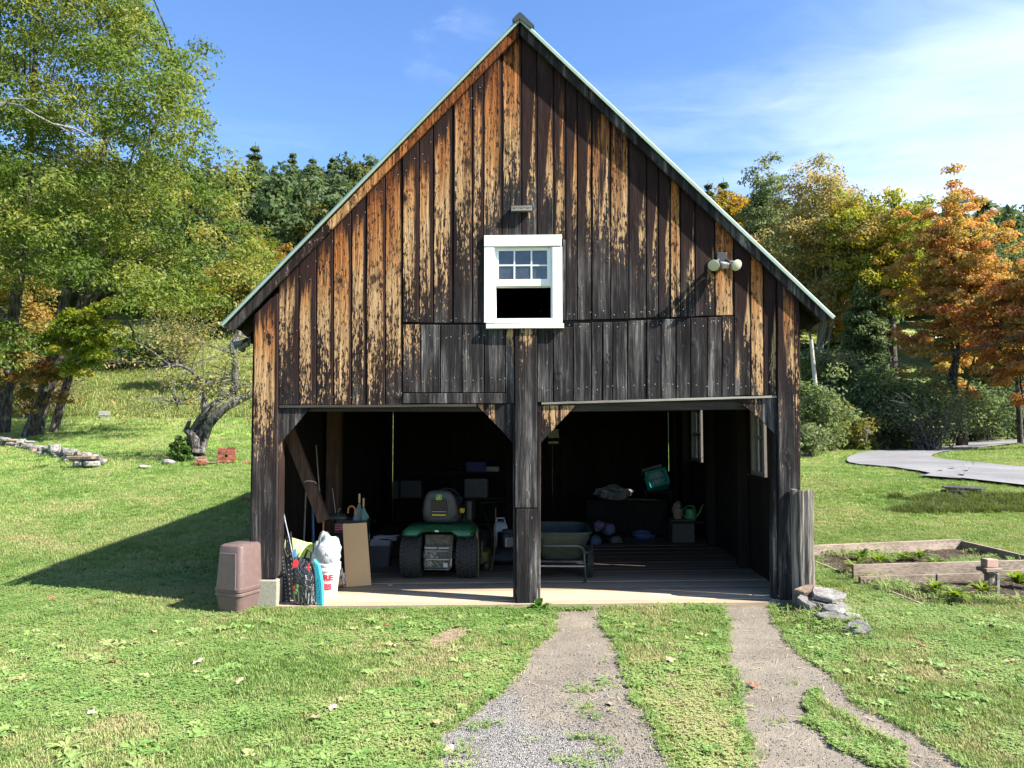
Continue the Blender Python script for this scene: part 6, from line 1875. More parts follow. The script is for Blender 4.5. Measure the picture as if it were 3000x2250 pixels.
# maker's badge: rounded frame with a leaping deer
bd = thing('badge', None, None); bd.parent = TR; bd.location = (0, -.158, .965); bd.rotation_euler = (R(-14), 0, 0)
bad_g = simple('badge_green', (.03, .12, .02), .4); bad_y = simple('badge_yellow', (.48, .62, .06), .4, extra={'Emission Strength': 0.0})
fr = MB(); o_ = [(a, b) for a, b, _ in rsq(.068, .062, .016, 0)]; i_ = [(a * .84, b * .82) for a, b in o_]; n = len(o_)
fr.add([(a, 0, b) for a, b in o_] + [(a, 0, b) for a, b in i_] + [(a, .006, b) for a, b in o_], [(j, (j + 1) % n, n + (j + 1) % n, n + j) for j in range(n)] + [(j, 2 * n + j, 2 * n + (j + 1) % n, (j + 1) % n) for j in range(n)])
bd2 = fr.build('badge_frame', bad_y, bd)
MB().prism([(a * .84, b * .82) for a, b in o_], (.002, .006), lambda a, b, d: (a, d, b)).build('badge_ground', bad_g, bd)
deer = [(-.022, -.012), (-.014, -.004), (-.012, .002), (-.002, .006), (.006, .012), (.004, .020), (.009, .015), (.012, .022), (.013, .014), (.020, .010), (.012, .007), (.010, .0), (.016, -.008), (.020, -.014), (.012, -.008), (.004, -.004), (-.004, -.006), (-.010, -.014), (-.018, -.016), (-.010, -.009)]
dm = MB()
for k in range(1, len(deer) - 1): dm.add([(deer[j][0], -.001, deer[j][1]) for j in (0, k, k + 1)], [(0, 1, 2)])
for poly in ([(-.024, -.010), (-.012, .004), (.006, .010), (.012, .002), (.0, -.005), (-.012, -.003)], [(.004, .008), (.010, .020), (.015, .018), (.020, .012), (.012, .006)], [(.006, .002), (.018, -.012), (.021, -.011), (.012, .005)], [(-.014, -.002), (-.020, -.018), (-.016, -.018), (-.006, -.003)]):
    dm.prism(poly, (-.002, .001), lambda a, b, d: (a, d, b))
dm.build('badge_deer', bad_y, bd)
MB().bb((-.022, -.305, .575), (.022, -.298, .592)).build('fender_label', simple('white_label', (.65, .68, .66), .4), TR)
# rear drive: plate, drawbar, casting and small fittings
rp_ = MB(); rbox(rp_, (0, -.05, .42), (.34, .2, .20), .03); rp_.build('hitch_casting', muddy, TR, smooth=40)
pl = MB(); pl.prism([(-.165, .13), (.155, .13), (.17, .18), (.165, .40), (-.165, .40), (-.17, .18)], (-.20, -.18), lambda a, b, d: (a, d, b)); pl.build('rear_plate', muddy, TR, bevel=.004)
dt = MB(); rr = np.random.default_rng(8)
for _ in range(46):
    x, z = rr.uniform(-.15, .0), rr.uniform(.16, .33); s = rr.uniform(.004, .011); dt.add([(x + s * math.cos(t), -.2015, z + s * math.sin(t)) for t in np.linspace(0, 6.28, 7)[:-1]], [(5, 4, 3, 2, 1, 0)])
tag(dt.build('mud_splash', simple('dry_mud', (.34, .32, .26), .9), TR), kind='stuff')
for a, b in (((-.15, -.225, .365), (-.01, -.2, .385)), ((.005, -.225, .365), (.13, -.2, .385)), ((-.14, -.235, .235), (.14, -.2, .25)), ((-.15, -.26, .125), (.14, -.2, .14)), ((-.15, -.225, .335), (.13, -.2, .345))):
    MB().bb(a, b).build('bracket', steel if b[2] > .2 else muddy, TR, bevel=.003)
MB().bb((.01, -.212, .26), (.11, -.2005, .335)).build('hitch_plate', dkg, TR, bevel=.004)
MB().bb((.065, -.208, .15), (.115, -.2005, .20)).build('warning_label', simple('pale_sticker', (.5, .5, .46), .5), TR)
MB().cyl((.155, -.24, .17), (.165, -.235, .26), .01, n=8).build('hitch_pin', steel, TR)
MB().cyl((-.3, 0, .255), (.3, 0, .255), .045, n=12).build('rear_axle', muddy, TR, smooth=50)
MB().bb((-.15, -.15, .16), (.15, 1.3, .30)).build('chassis', blk, TR, bevel=.01)
# hood, dash, steering wheel, mower deck, side fittings
hd = MB(); hd.ring_loft([[(a, .62 + t, b) for a, b, _ in [(x * w, 0, 0) for x in ()]] or [(math.copysign(abs(math.cos(q_)) ** .6, math.cos(q_)) * w, .62 + t, .36 + (math.copysign(abs(math.sin(q_)) ** .6, math.sin(q_)) * .5 + .5) * h) for q_ in np.linspace(0, 2 * math.pi, 17)[:-1]] for t, w, h in ((0, .24, .52), (.1, .27, .5), (.6, .26, .44), (.85, .22, .36), (.92, .14, .24))])
hd.build('hood', grn, TR, smooth=50)
MB().bb((-.2, .52, .5), (.2, .63, .92)).build('dash', blk, TR, bevel=.03)
sw_ = MB(); sw_.tube([(.17 * math.cos(t), .44 + .07 * math.sin(t), .88 + .14 * math.sin(t)) for t in np.linspace(0, 6.283, 21)], .013, 7); sw_.build('steering_wheel', blk, TR, smooth=60)
MB().cyl((.235, .05, .79), (.275, .04, .79), .032, n=14).build('side_knob', yel, TR, smooth=50)
MB().bb((.27, .18, .64), (.36, .55, .9)).build('side_console', blk, TR, bevel=.03)
dk = MB(); rbox(dk, (0, .62, .17), (1.08, .55, .13), .16, 6); dk.build('mower_deck', simple('deck_olive', (.20, .17, .04), .6), TR, smooth=40)
for s in (-1, 1):
    MB().cyl((s * .50, .40, .06), (s * .55, .40, .06), .06, n=12).build('gauge_wheel', dkg, TR, smooth=40)
    MB().box((s * .47, .33, .24), (.025, .04, .28)).build('deck_link', muddy, TR, bevel=.004)
MB().tube([(.445, -.08, .56), (.46, -.06, .33), (.455, -.05, .02)], .014, 7).build('side_rod', simple('olive_rod', (.15, .14, .07), .6), TR)

# --- push mower and white can right of the tractor
PM = stood('push_mower', 'dark push mower half hidden behind the central post', 'mower', 1476, 1668, R(20), dv=.45)
MB().ring_loft([rsq(.50, .6, .16, .07), rsq(.54, .64, .18, .10), rsq(.50, .58, .16, .16), rsq(.3, .36, .1, .2)]).build('deck', dkg, PM, smooth=45)
e_ = MB(); rbox(e_, (0.04, 0, .30), (.26, .26, .2), .05); e_.build('engine', blk, PM, smooth=40)
MB().cyl((.04, 0, .4), (.04, 0, .44), .1, .08, 16).build('engine_cap', dkg, PM, smooth=40)
MB().bb((-.06, -.17, .22), (.1, -.13, .36)).build('muffler', steel, PM, bevel=.02)
for sx in (-1, 1):
    for sy in (-1, 1):
        MB().lathe([(.02, -.025), (.08, -.025), (.09, -.012), (.09, .012), (.08, .025), (.02, .025)], (sx * .29, sy * .24, .09), 16, 'X').build('wheel', rub, PM, smooth=45)
MB().tube([(-.24, -.2, .14), (-.26, -.3, .4), (-.2, .55, .75), (.2, .55, .75), (.26, -.3, .4), (.24, -.2, .14)], .012, 7).build('handle', blk, PM, smooth=60)
CN = stood('fuel_jug', 'white plastic jug with a dark cap beside the push mower', 'jug', 1456, 1655, R(8), dv=.75)
wj = simple('milky_plastic', (.52, .54, .55), .45)
MB().ring_loft([rsq(.19, .16, .03, .12), rsq(.2, .17, .035, .14), rsq(.2, .17, .035, .40), rsq(.16, .13, .03, .45), rsq(.07, .07, .02, .47)]).build('jug_body', wj, CN, smooth=40)
MB().tube([(-.06, 0, .44), (-.05, 0, .52), (.05, 0, .52), (.07, 0, .43)], .014, 8).build('handle', wj, CN, smooth=50)
MB().cyl((0.02, 0, .465), (0.02, 0, .50), .03, n=12).build('cap', dkg, CN)
MB().bb((-.13, -.12, 0), (.13, .12, .118)).build('crate_base', blk, CN, bevel=.01)
o = MB().tube([(0, 0, 0), (.05, .1, .28), (.05, .35, .75)], .006, 6).build('thin_rod', simple('dull_yellow', (.2, .15, .03), .5)); u, v, z = on_floor(1408, 1690); o.location = W(u + .1, v + .35, z); tag(o, 'thin yellow rod standing between the tractor and the white jug', 'rod')
MB_ = MB().tube([(0, 0, .006), (.3, .1, .006), (.62, .06, .006), (.86, .16, .008)], .005, 5)
o = MB_.build('twig', M['twig']); u, v, z = on_floor(1388, 1716); o.location = W(u, v, z); tag(o, 'thin bent twig on the sunlit planks before the tractor', 'twig')
o = stone_mb((.07, .05, .012), 5, True, 9).build('dry_leaf', lfm[0]); u, v, z = on_floor(1142, 1717); o.location = W(u, v, z + .012); tag(o, 'curled dry leaf on the planks before the hardboard sheet', 'leaf')

# --- tub with papers
TB = stood('storage_tub', 'grey tub heaped with folded papers left of the tractor', 'tub', 1105, 1665, R(5), dv=.18)
MB().ring_loft([rsq(.25, .2, .03, 0), rsq(.30, .24, .04, .25), rsq(.33, .27, .045, .255), rsq(.33, .27, .045, .275), rsq(.28, .22, .035, .27), rsq(.26, .2, .03, .2)]).build('tub_body', simple('grey_tub', (.085, .088, .095), .5), TB, smooth=40)
pp_ = simple('newsprint', (.30, .31, .36), .8, var=.35, scale=40)
rr = np.random.default_rng(6)
for k in range(6): MB().prism([(-.15, -.1), (.15, -.09), (.13, .11), (-.14, .1)], (0, .006), lambda a, b, d: (a + .03 * k - .05, b, .285 + .018 * k + abs(a) * rr.uniform(-.3, .25) + d)).build('paper', pp_, TB)

# --- black bin with umbrellas and sticks
BB = stood('black_tote', 'tall black plastic bin with a red label holding umbrellas and sticks', 'bin', 1000, 1722, R(4), dv=.50)
MB().ring_loft([rsq(.36, .3, .04, 0), rsq(.37, .31, .04, .42), rsq(.385, .325, .045, .425), rsq(.385, .325, .045, .44), rsq(.37, .31, .04, .445), rsq(.375, .315, .045, .68), rsq(.40, .34, .05, .685), rsq(.40, .34, .05, .715), rsq(.36, .3, .04, .715), rsq(.34, .28, .04, .5)]).build('bin_wall', blk, BB, smooth=40)
u_, v_, z_ = BB.location; lab_y = -.161
MB().bb((-.185, lab_y - .003, .575), (-.075, lab_y, .685)).build('label', simple('wine_red_label', (.16, .012, .03), .4, var=.4, scale=60), BB)
MB().bb((-.074, lab_y - .003, .58), (-.05, lab_y, .685)).build('bar_code_strip', simple('white_strip', (.62, .62, .62), .5), BB)
bc = MB(); z = .59
while z < .675: h_ = rr.choice((.002, .003, .005)); bc.bb((-.070, lab_y - .005, z), (-.060, lab_y - .0035, z + h_)); z += h_ + rr.choice((.002, .004))
tag(bc.build('bar_code', blk, BB), kind='stuff')
wr = MB(); rr = np.random.default_rng(9)
for zz in (.61, .635, .662):
    x = -.178
    while x < -.09: w_ = rr.uniform(.006, .014); wr.bb((x, lab_y - .0045, zz), (x + w_, lab_y - .0035, zz + .007 + (x > -.13) * .004)); x += w_ + .005
tag(wr.build('label_print', simple('pink_print', (.6, .35, .38), .5), BB), kind='stuff')
wood_h = simple('orange_varnished_wood', (.55, .22, .045), .35, var=.15)
wood_p = simple('pale_turned_wood', (.55, .36, .19), .5, var=.15)
def held(name, label, cat, px, ytop, yv, group=None):
    u, v, z = local(BB.location); y = BB.location.y + yv
    return thing(name, label, cat, at_depth(px, ytop, y), -YAW, group)
UG = 'umbrellas and sticks in the black bin'
um = held('umbrella', 'umbrella with a bent orange wooden crook handle in the black bin', 'umbrella', 1030, 1483, -.02)
MB().tube([(.042, 0, -.20), (.042, 0, -.05)] + [(.042 * math.cos(t), 0, .042 * math.sin(t) - .042) for t in np.linspace(0, math.pi, 9)] + [(-.042, 0, -.085)], .011, 8).build('crook_handle', wood_h, um, smooth=60)
MB().lathe([(.012, -.62), (.03, -.5), (.035, -.3), (.02, -.2)], (.042, 0, 0), 10).build('folded_canopy', simple('navy_cloth', (.02, .02, .05), .8), um, smooth=60)
for px, yt, lab, pal, s in ((1053, 1446, 'umbrella with a straight pale handle and grey canopy, the taller of two', (.16, .20, .20), -1), (1065, 1459, 'umbrella with a straight pale handle and sea green canopy, the shorter of two', (.16, .33, .27), 1)):
    o = held('umbrella', lab, 'umbrella', px, yt, .05 + .04 * s)
    MB().lathe([(.010, 0), (.014, -.004), (.0135, -.1), (.010, -.112)], (0, 0, 0), 10).build('handle', wood_p, o, smooth=50)
    rings = []
    rr = np.random.default_rng(int(px))
    for z, r in ((-.12, .012), (-.16, .02), (-.22, .042), (-.30, .05), (-.45, .04), (-.6, .015)):
        rings.append([(math.cos(t) * r * (1 + .3 * math.cos(4 * t + z * 9)) + s * (.12 + z) * -.12, math.sin(t) * r * (1 + .3 * math.sin(5 * t)), z) for t in np.linspace(0, 6.283, 15)[:-1]])
    MB().ring_loft(rings).build('folded_canopy', simple('canopy_%s' % ('grey' if s < 0 else 'green'), pal, .7, var=.3), o, smooth=50)
o = held('walking_stick', 'thin metal stick with a hooked white tip in the black bin', 'stick', 992, 1490, -.05); MB().tube([(.03, 0, -.005), (.012, 0, .0), (0, 0, -.02), (-.01, 0, -.15), (-.03, 0, -.4)], .006, 7).build('shaft', steel, o, smooth=60)
o = held('hand_tool', 'stubby orange wooden tool grip at the left of the black bin', 'tool', 948, 1486, -.05); MB().lathe([(.008, 0), (.017, -.008), (.018, -.09), (.013, -.13), (.012, -.35)], n=10).build('grip', wood_h, o, smooth=50)
o = held('tool_bag', 'dark folded bag lying across the top of the black bin', 'bag', 985, 1512, -.02); q_ = MB(); q_.blob((0, 0, -.02), (.14, .07, .045), 3, .25); q_.build('bag_body', dkg, o, smooth=60)
MB().tube([(-.12, -.08, .01), (0, -.09, .045), (.13, -.07, .035)], .008, 6).build('strap', blk, o, smooth=60)
o = held('ball', 'little pale ball on the rim of the black bin', 'ball', 998, 1528, -.13); MB().blob((0, 0, -.01), (.026, .026, .026), 1, .0, 12, 8).build('ball_skin', simple('pale_blue_ball', (.5, .54, .62), .4), o, smooth=60)
# sticks and pipes against the left wall
def leaning(name, label, cat, p0, p1, v0, v1, r, mat, group=None):
    a = front(p0[0], p0[1], v0); b = front(p1[0], p1[1], v1)
    A, B_ = W(a[0], v0, a[1]), W(b[0], v1, b[1]); o = MB().tube([Vector((0, 0, 0)), (B_ - A) * .5, B_ - A], r, 8).build(name, mat, smooth=60); o.location = A
    return tag(o, label, cat, group)
leaning('blue_pipe', 'blue plastic pipe standing behind the black bin', 'pipe', (918, 1600), (916, 1485), 1.0, 1.05, .016, simple('blue_pipe', (.03, .09, .2), .4))
leaning('blue_stake', 'thicker blue tube foot below the blue pipe', 'pipe', (917, 1640), (917, 1572), .98, 1.0, .024, simple('blue_tube', (.02, .05, .12), .5))
leaning('long_stick', 'long pale stick leaning from the black bin toward the inner post', 'stick', (942, 1530), (926, 1305), .9, 1.4, .008, simple('pale_stick', (.3, .24, .18), .7))
leaning('broom_stick', 'bare broom stick against the left wall', 'stick', (890, 1590), (896, 1440), .9, .95, .011, simple('grey_stick', (.16, .15, .14), .7))
leaning('bent_rod', 'thin dark rod slanting behind the umbrellas', 'rod', (985, 1520), (974, 1430), 1.3, 1.4, .006, steel)
o = MB().tube([(-.05, 0, -.012), (-.02, -.06, .01), (.03, -.062, .012), (.06, 0, .0), (.085, -.01, -.02)], .004, 6).build('string', simple('pale_string', (.5, .46, .4), .8)); u, z = front(905, 1411, .49); o.location = W(u, .49, z); tag(o, 'pale string tied round the slanting brown brace', 'string')

# --- hardboard sheet
hb_ = MB(); A = [on_floor(1013, 1720), on_floor(1088, 1714)]
f0, f1 = Vector(W(*A[0])), Vector(W(*A[1])); t0 = at_depth(1004, 1535, f0.y + .13); t1 = at_depth(1074, 1531, f1.y + .13)
nrm = (f1 - f0).cross(t0 - f0).normalized() * .008
if nrm.y < 0: nrm = -nrm
o = hb_.add([p - f0 for p in (f0, f1, t1, t0)] + [p - f0 + nrm for p in (f0, f1, t1, t0)], [(0, 1, 2, 3), (7, 6, 5, 4), (0, 4, 5, 1), (1, 5, 6, 2), (2, 6, 7, 3), (3, 7, 4, 0)]).build('hardboard_sheet', simple('brown_hardboard', (.58, .36, .165), .6, var=.05, scale=70, bmp=.1))
o.location = f0; tag(o, 'plain tan hardboard sheet leaning against the black bin', 'board')

# --- things heaped just inside the left post
WB = stood('white_bucket', 'white bucket with red lettering behind the charcoal bag', 'bucket', 952, 1748, R(0), dv=.1)
bu = simple('white_bucket_plastic', (.74, .76, .76), .4, 0, .5, .04)
MB().lathe([(.095, 0), (.10, .01), (.128, .27), (.138, .275), (.138, .30), (.13, .305), (.138, .315), (.138, .345), (.126, .35), (.12, .32), (.095, .02)], n=28).build('bucket_wall', bu, WB, smooth=45)
redp = simple('red_print', (.60, .03, .06), .5)
def wrap(rad, z0, a0):
    def fn(c):
        r = rad + (c.y + z0) * .11; t = c.x / rad + a0
        return Vector((r * math.sin(t), -r * math.cos(t) - c.z, c.y + z0))
    return fn
text_mesh('RE', .085, 'red_lettering', redp, WB, wrap(.102, .20, .30), bold=.004)
text_mesh('ES', .085, 'red_lettering', redp, WB, wrap(.102, .10, .24), bold=.004)
bagm, nt, out = new_mat('white_film')
pos = nt.n('ShaderNodeTexCoord', None, 3); a = nt.noise(pos, 16.0, 6, 0.7, dist=1.5)
principled(nt, out, nt.mix(nt.step(a, .35, .6), (.50, .54, .54), (.74, .77, .77)), .35, .5, 0, bump(nt, a, 1.0, .05), {'Subsurface Weight': 0.0})
u, v, z = local(WB.location)
PB = thing('plastic_bag', 'crumpled white plastic bag stuffed into the bucket', 'bag', WB.location + Vector((-.01, 0, .33)), 0)
q_ = MB(); q_.blob((-.005, 0, .12), (.145, .13, .21), 5, .42, 22, 14); q_.build('bag_film', bagm, PB, smooth=60)
CB = stood('charcoal_bag', 'shiny black charcoal bag with white red and green print in front of the bucket', 'bag', 893, 1770, R(-12), dv=.02)
cm, nt, out = new_mat('printed_black_film')
pos = nt.n('ShaderNodeTexCoord', None, 3); s = nt.n('ShaderNodeSeparateXYZ', {0: pos}, None)
crk = nt.noise(nt.scale(pos, (9, 9, 6)), 1.0, 4, 0.6, dist=2.2); ln = nt.noise(nt.scale(pos, (95, 95, 4)), 1.0, 2, 0.5)
white = nt.m('MULTIPLY', nt.step(ln, .54, .60), nt.step(s.outputs[2], .20, .10, 0, 1))
sheen = nt.step(nt.m('ABSOLUTE', nt.m('SUBTRACT', crk, .5)), .035, .012, 0, 1)
c = nt.mix(nt.m('MULTIPLY', white, .8), (.012, .012, .013), (.6, .6, .6))
c = nt.mix(nt.m('MULTIPLY', sheen, .14), c, (.5, .5, .52))  # pale sheen along the creases, painted into the film colour
principled(nt, out, c, .22, .6, 0, bump(nt, crk, 1.0, .04))
rings = []
for z, w, d, ox in ((0, .20, .12, 0), (.03, .24, .15, 0), (.15, .25, .17, -.005), (.28, .245, .165, -.015), (.38, .22, .13, -.03), (.44, .19, .06, -.045), (.47, .185, .015, -.05)):
    ring = rsq(w, d, min(w, d) * .42, z, 6, ox); rings.append([(x + .008 * mnoise.noise(Vector((x * 20, y * 20, z * 16))), y + .012 * mnoise.noise(Vector((x * 18, y * 20, z * 14 + 7))), zz) for x, y, zz in ring])
MB().ring_loft(rings).build('bag_film', cm, CB, smooth=60)
redb, grb = simple('red_patch', (.42, .03, .03), .35, var=.4), simple('green_patch', (.12, .24, .05), .4, var=.4)
MB().prism([(-.115, .37), (-.06, .38), (-.068, .445), (-.122, .45)], (-.088, -.080), lambda a, b, d: (a, d + (b - .34) * .42, b)).build('red_corner', redb, CB)
MB().prism([(.05, .36), (.085, .34), (.06, .43)], (-.082, -.078), lambda a, b, d: (a, d + (b - .34) * .42, b)).build('red_corner', redb, CB)
for p_, m_ in (((-.085, .17), redb), ((-.06, .15), grb), ((-.05, .19), grb), ((-.07, .125), grb)):
    MB().blob((p_[0], -.083, p_[1]), (.02, .006, .022), int(p_[1] * 1000), .4, 8, 5).build('print_patch', m_, CB)
MB().tube([(-.02, 0, .46), (.02, -.01, .55), (.07, -.02, .53), (.06, -.03, .40)], .012, 6).build('handle', blk, CB, smooth=60)
CY_ = stood('blue_packet', 'flat turquoise packet standing between charcoal bag and bucket', 'packet', 935, 1774, R(-14), dv=.04)
cyan = simple('turquoise_film', (.05, .47, .56), .4, var=.1)
MB().prism([(-.035, 0), (.04, 0), (.028, .22), (-.015, .40), (-.075, .46), (-.06, .30)], (-.02, .02), lambda a, b, d: (a, d, b)).build('packet_film', cyan, CY_, bevel=.008)
dots = MB()
for k in range(13): dots.bb((-.008 - .0016 * k * (k > 5) + .004 * (k % 2), -.0225, .03 + k * .019), (.006 - .0016 * k * (k > 5), -.0212, .036 + k * .019 + .004 * (k % 3)))
tag(dots.build('packet_print', simple('dark_teal_print', (.01, .14, .18), .5), CY_), kind='stuff')
PK = stood('paper_bag', 'crumpled brown paper bag beside the bucket', 'paper bag', 978, 1726, R(0), dv=.1)
kraft = simple('kraft_paper', (.50, .31, .15), .75, var=.12, scale=9, bmp=.5)
q_ = MB(); q_.blob((0, 0, .055), (.095, .09, .06), 7, .35, 16, 9); q_.build('lower_fold', kraft, PK, smooth=45)
q_ = MB(); q_.blob((-.02, .01, .16), (.075, .07, .085), 8, .35, 16, 9); q_.build('upper_fold', kraft, PK, smooth=45)
q_ = MB(); rr = np.random.default_rng(2)
for _ in range(9): a = rr.uniform(-.2, .8); q_.tube([(.05, -.02, .15 + rr.normal(0, .02)), (.07 + .02 * a, -.03, .16 + rr.normal(0, .03)), (.10 + .02 * a, -.03, .13 + rr.normal(0, .05))], .004, 4)
q_.build('white_shred', bu, PK)
GT = thing('green_tub', 'pale lime plastic tub tipped on its side behind the luggage cart', 'tub', W(*[front(862, 1612, .42)[0], .42, front(862, 1612, .42)[1]]), 0, rot=(0, R(112), R(-10) - YAW))
lime = simple('lime_plastic', (.48, .60, .24), .4, 0, .5, .06)
MB().lathe([(.10, -.13), (.105, -.125), (.14, .13), (.15, .132), (.15, .145), (.135, .145), (.10, -.11)], n=26).build('tub_wall', lime, GT, smooth=45)
o = MB().bb((-.1, -.08, 0), (.1, .1, .30)).build('dark_box', blk, bevel=.01); u, v, z = on_floor(860, 1745); o.location = W(u, .42, z); o.rotation_euler = (0, 0, -YAW); tag(o, 'black box under the lime tub inside the left post', 'box')
LC = thing('luggage_cart', 'folded black luggage cart with a silver handle against the left post', 'cart', W(*front(862, 1765, .16)[:1], .16, FZ(UL)), -YAW)
def lc(px, py, v): u, z = front(px, py, v); p = W(u, v, z) - LC.location; return Matrix.Rotation(YAW, 3, 'Z') @ p
MB().tube([lc(806, 1493, .22), lc(818, 1494, .21), lc(829, 1503, .2), lc(834, 1522, .19)], .013, 8).build('grip', simple('grey_grip', (.12, .115, .13), .5), LC, smooth=60)
MB().tube([lc(834, 1520, .19), lc(848, 1580, .17), lc(862, 1650, .15)], .0075, 8).build('silver_tube', simple('bright_tube', (.55, .56, .58), .25, .8), LC, smooth=60)
for a, b in (((826, 1520), (852, 1650)), ((838, 1535), (858, 1640)), ((822, 1575), (850, 1655)), ((836, 1570), (824, 1640))):
    MB().tube([lc(*a, .2), lc(*b, .16)], .006, 6).build('black_tube', blk, LC, smooth=60)
MB().prism([(a, b) for a, b in (front(861, 1612, .14), front(868, 1606, .14), front(868, 1640, .14), front(863, 1640, .14))], (.13, .14), lambda a, b, d: Matrix.Rotation(YAW, 3, 'Z') @ (W(a, d, b) - LC.location)).build('blue_clip', simple('sky_blue_clip', (.08, .30, .60), .4), LC)
# perforated black trays standing on edge
for k, (p0, p1, p2, p3, v, lab) in enumerate((((813, 1766), (850, 1768), (826, 1622), (814, 1622), .10, 'black perforated plastic tray standing on edge inside the left post'), ((842, 1762), (872, 1764), (846, 1560), (830, 1575), .2, 'second black perforated tray behind the first one'))):
    pts = [front(*p_, v + .0) for p_ in (p0, p1, p2, p3)]; base = W(pts[0][0], v, pts[0][1])
    o = thing('plastic_tray', lab, 'tray', base, -YAW)
    rel = [(a - pts[0][0], b - pts[0][1]) for a, b in pts]
    MB().prism(rel, (0, .02), lambda a, b, d: (a, d + b * .1, b)).build('tray_sheet', blk, o, bevel=.003)
    hl = MB()
    for i in range(13):
        t = (i + .7) / 14
        for s in (.25, .75) if k == 0 else (.3, .7):
            A = Vector(rel[0]).lerp(Vector(rel[3]), t); B_ = Vector(rel[1]).lerp(Vector(rel[2]), t); c_ = A.lerp(B_, s); r_ = .0065
            hl.add([(c_.x + r_ * math.cos(q), -.002 + c_.y * .1, c_.y + r_ * 1.3 * math.sin(q)) for q in np.linspace(0, 6.28, 7)[:-1]], [(5, 4, 3, 2, 1, 0)])
    tag(hl.build('tray_boss', simple('pale_boss', (.30, .31, .31), .4), o), kind='stuff')

# --- garden cart in the right bay
GC = stood('garden_cart', 'green garden cart with a poly tub and tubular frame behind the central post', 'garden cart', 1645, 1700, R(0), dv=.2)
tubm = simple('dark_green_poly', (.016, .030, .028), .5, 0, .35, .2, 12, .2, ((.05, .056, .048), .5))
MB().ring_loft([rsq(.42, .6, .08, .26), rsq(.46, .66, .09, .29), rsq(.62, .98, .12, .50), rsq(.66, 1.04, .13, .565), rsq(.69, 1.07, .14, .57), rsq(.69, 1.07, .14, .59), rsq(.645, 1.02, .13, .59), rsq(.60, .95, .12, .5), rsq(.44, .64, .08, .31)]).build('tub', tubm, GC, smooth=40)
fr = simple('dark_green_tube', (.05, .075, .07), .35, .3, .5)
MB().tube([(-.23, -.40, .50), (-.2, -.62, .46), (.17, -.62, .46), (.22, -.60, .44), (.27, -.5, .36), (.34, -.42, .375), (.345, -.2, .45)], .013, 8).build('handle', fr, GC, smooth=60)
for s in (-1, 1):
    MB().tube([(s * .25, -.48, .40), (s * .26, -.42, .26), (s * .27, -.42, .06), (s * .27, -.36, .02), (s * .27, -.24, .02), (s * .265, -.2, .26)], .013, 8).build('leg', fr, GC, smooth=60)
    wt = MB().lathe([(.05, -.04), (.135, -.045), (.172, -.025), (.178, 0), (.172, .025), (.135, .045), (.05, .04)], (s * .335, .02, .178), 26, 'X').build('tyre', rub, GC, smooth=45)
    kb = MB()
    for k in range(24):
        for j in (-1, 0, 1):
            t = 2 * math.pi * (k + .5 * (j == 0)) / 24; q_ = Matrix.Rotation(t, 3, 'X') @ Vector((j * .024, -.177, 0)); kb.box((q_.x + s * .335, q_.y + .02, q_.z + .178), (.02, .014, .024), Matrix.Rotation(t, 3, 'X'))
    tag(kb.build('tread', rub, wt), kind='stuff')
    MB().lathe([(.02, -.03), (.085, -.035), (.095, -.04), (.095, .04), (.085, .035), (.02, .03)], (s * .335, .02, .178), 18, 'X').build('rim', steel, wt, smooth=45)
MB().cyl((-.36, .02, .178), (.36, .02, .178), .012, n=8).build('axle', steel, GC)
MB().tube([(-.27, -.42, .2), (.27, -.42, .2)], .011, 8).build('cross_bar', steel, GC)

# --- bench, watering can and clutter in the back of the right bay
TBL = thing('work_table', 'dark low table at the back of the right bay', 'table', W(front(2028, 1524, 4.2)[0], 4.2, FZ(2)), -YAW)
tz = front(2028, 1524, 4.1)[1] - FZ(2)
MB().bb((-.42, -.3, tz - .03), (.42, .3, tz)).build('table_top', M['inner_v'], TBL, bevel=.004)
for sx in (-.38, .38):
    for sy in (-.26, .26): MB().bb((sx - .025, sy - .025, 0), (sx + .025, sy + .025, tz - .031)).build('leg', M['inner'], TBL)
def on_table(px, dv=0.0): return W(front(px, 1524, 4.2 + dv)[0], 4.2 + dv, FZ(2) + tz)
WC = thing('watering_can', 'green watering can with a round handle on the dark table', 'watering can', on_table(2024, -.05), -YAW)
gcan = simple('leaf_green_plastic', (.07, .30, .11), .4)
MB().lathe([(.085, 0), (.09, .01), (.085, .15), (.075, .17), (.06, .172)], n=20).build('can_body', gcan, WC, smooth=45)
MB().tube([(-.07, 0, .02), (-.125, 0, .08), (-.115, 0, .16), (-.05, 0, .215), (.03, 0, .215), (.07, 0, .16)], .010, 8).build('handle', gcan, WC, smooth=60)
MB().tube([(.08, 0, .04), (.14, 0, .12), (.17, -.02, .21), (.20, -.03, .24)], [.018, .014, .012, .01], 8).build('spout', gcan, WC, smooth=60)
FP = thing('flower_pot', 'pale clay pot holding a bundle left of the watering can', 'pot', on_table(1986, -.05), -YAW)
MB().lathe([(.06, 0), (.085, .14), (.095, .14), (.095, .17), (.08, .17), (.055, .02)], n=18).build('pot_wall', simple('pale_clay', (.26, .21, .13), .8), FP, smooth=45)
q_ = MB(); q_.blob((0, 0, .2), (.07, .07, .08), 4, .5); q_.build('bundle', simple('cloth_bundle', (.22, .18, .16), .8), FP, smooth=50)
o = MB().bb((-.18, -.15, 0), (.18, .15, .34)).build('grey_box', simple('dull_cardboard', (.10, .09, .08), .8), bevel=.008); u, v, z = on_floor(2052, 1632); o.location = W(u, 4.1, FZ(2)); o.rotation_euler = (0, 0, -YAW); tag(o, 'dull grey box under the dark table', 'box')
BK = thing('blue_basket', 'blue laundry basket draped with a cloth at the back of the right bay', 'basket', W(front(1888, 1618, 4.4)[0], 4.4, FZ(1.5)), -YAW)
bs = simple('dull_blue_plastic', (.05, .10, .24), .5)
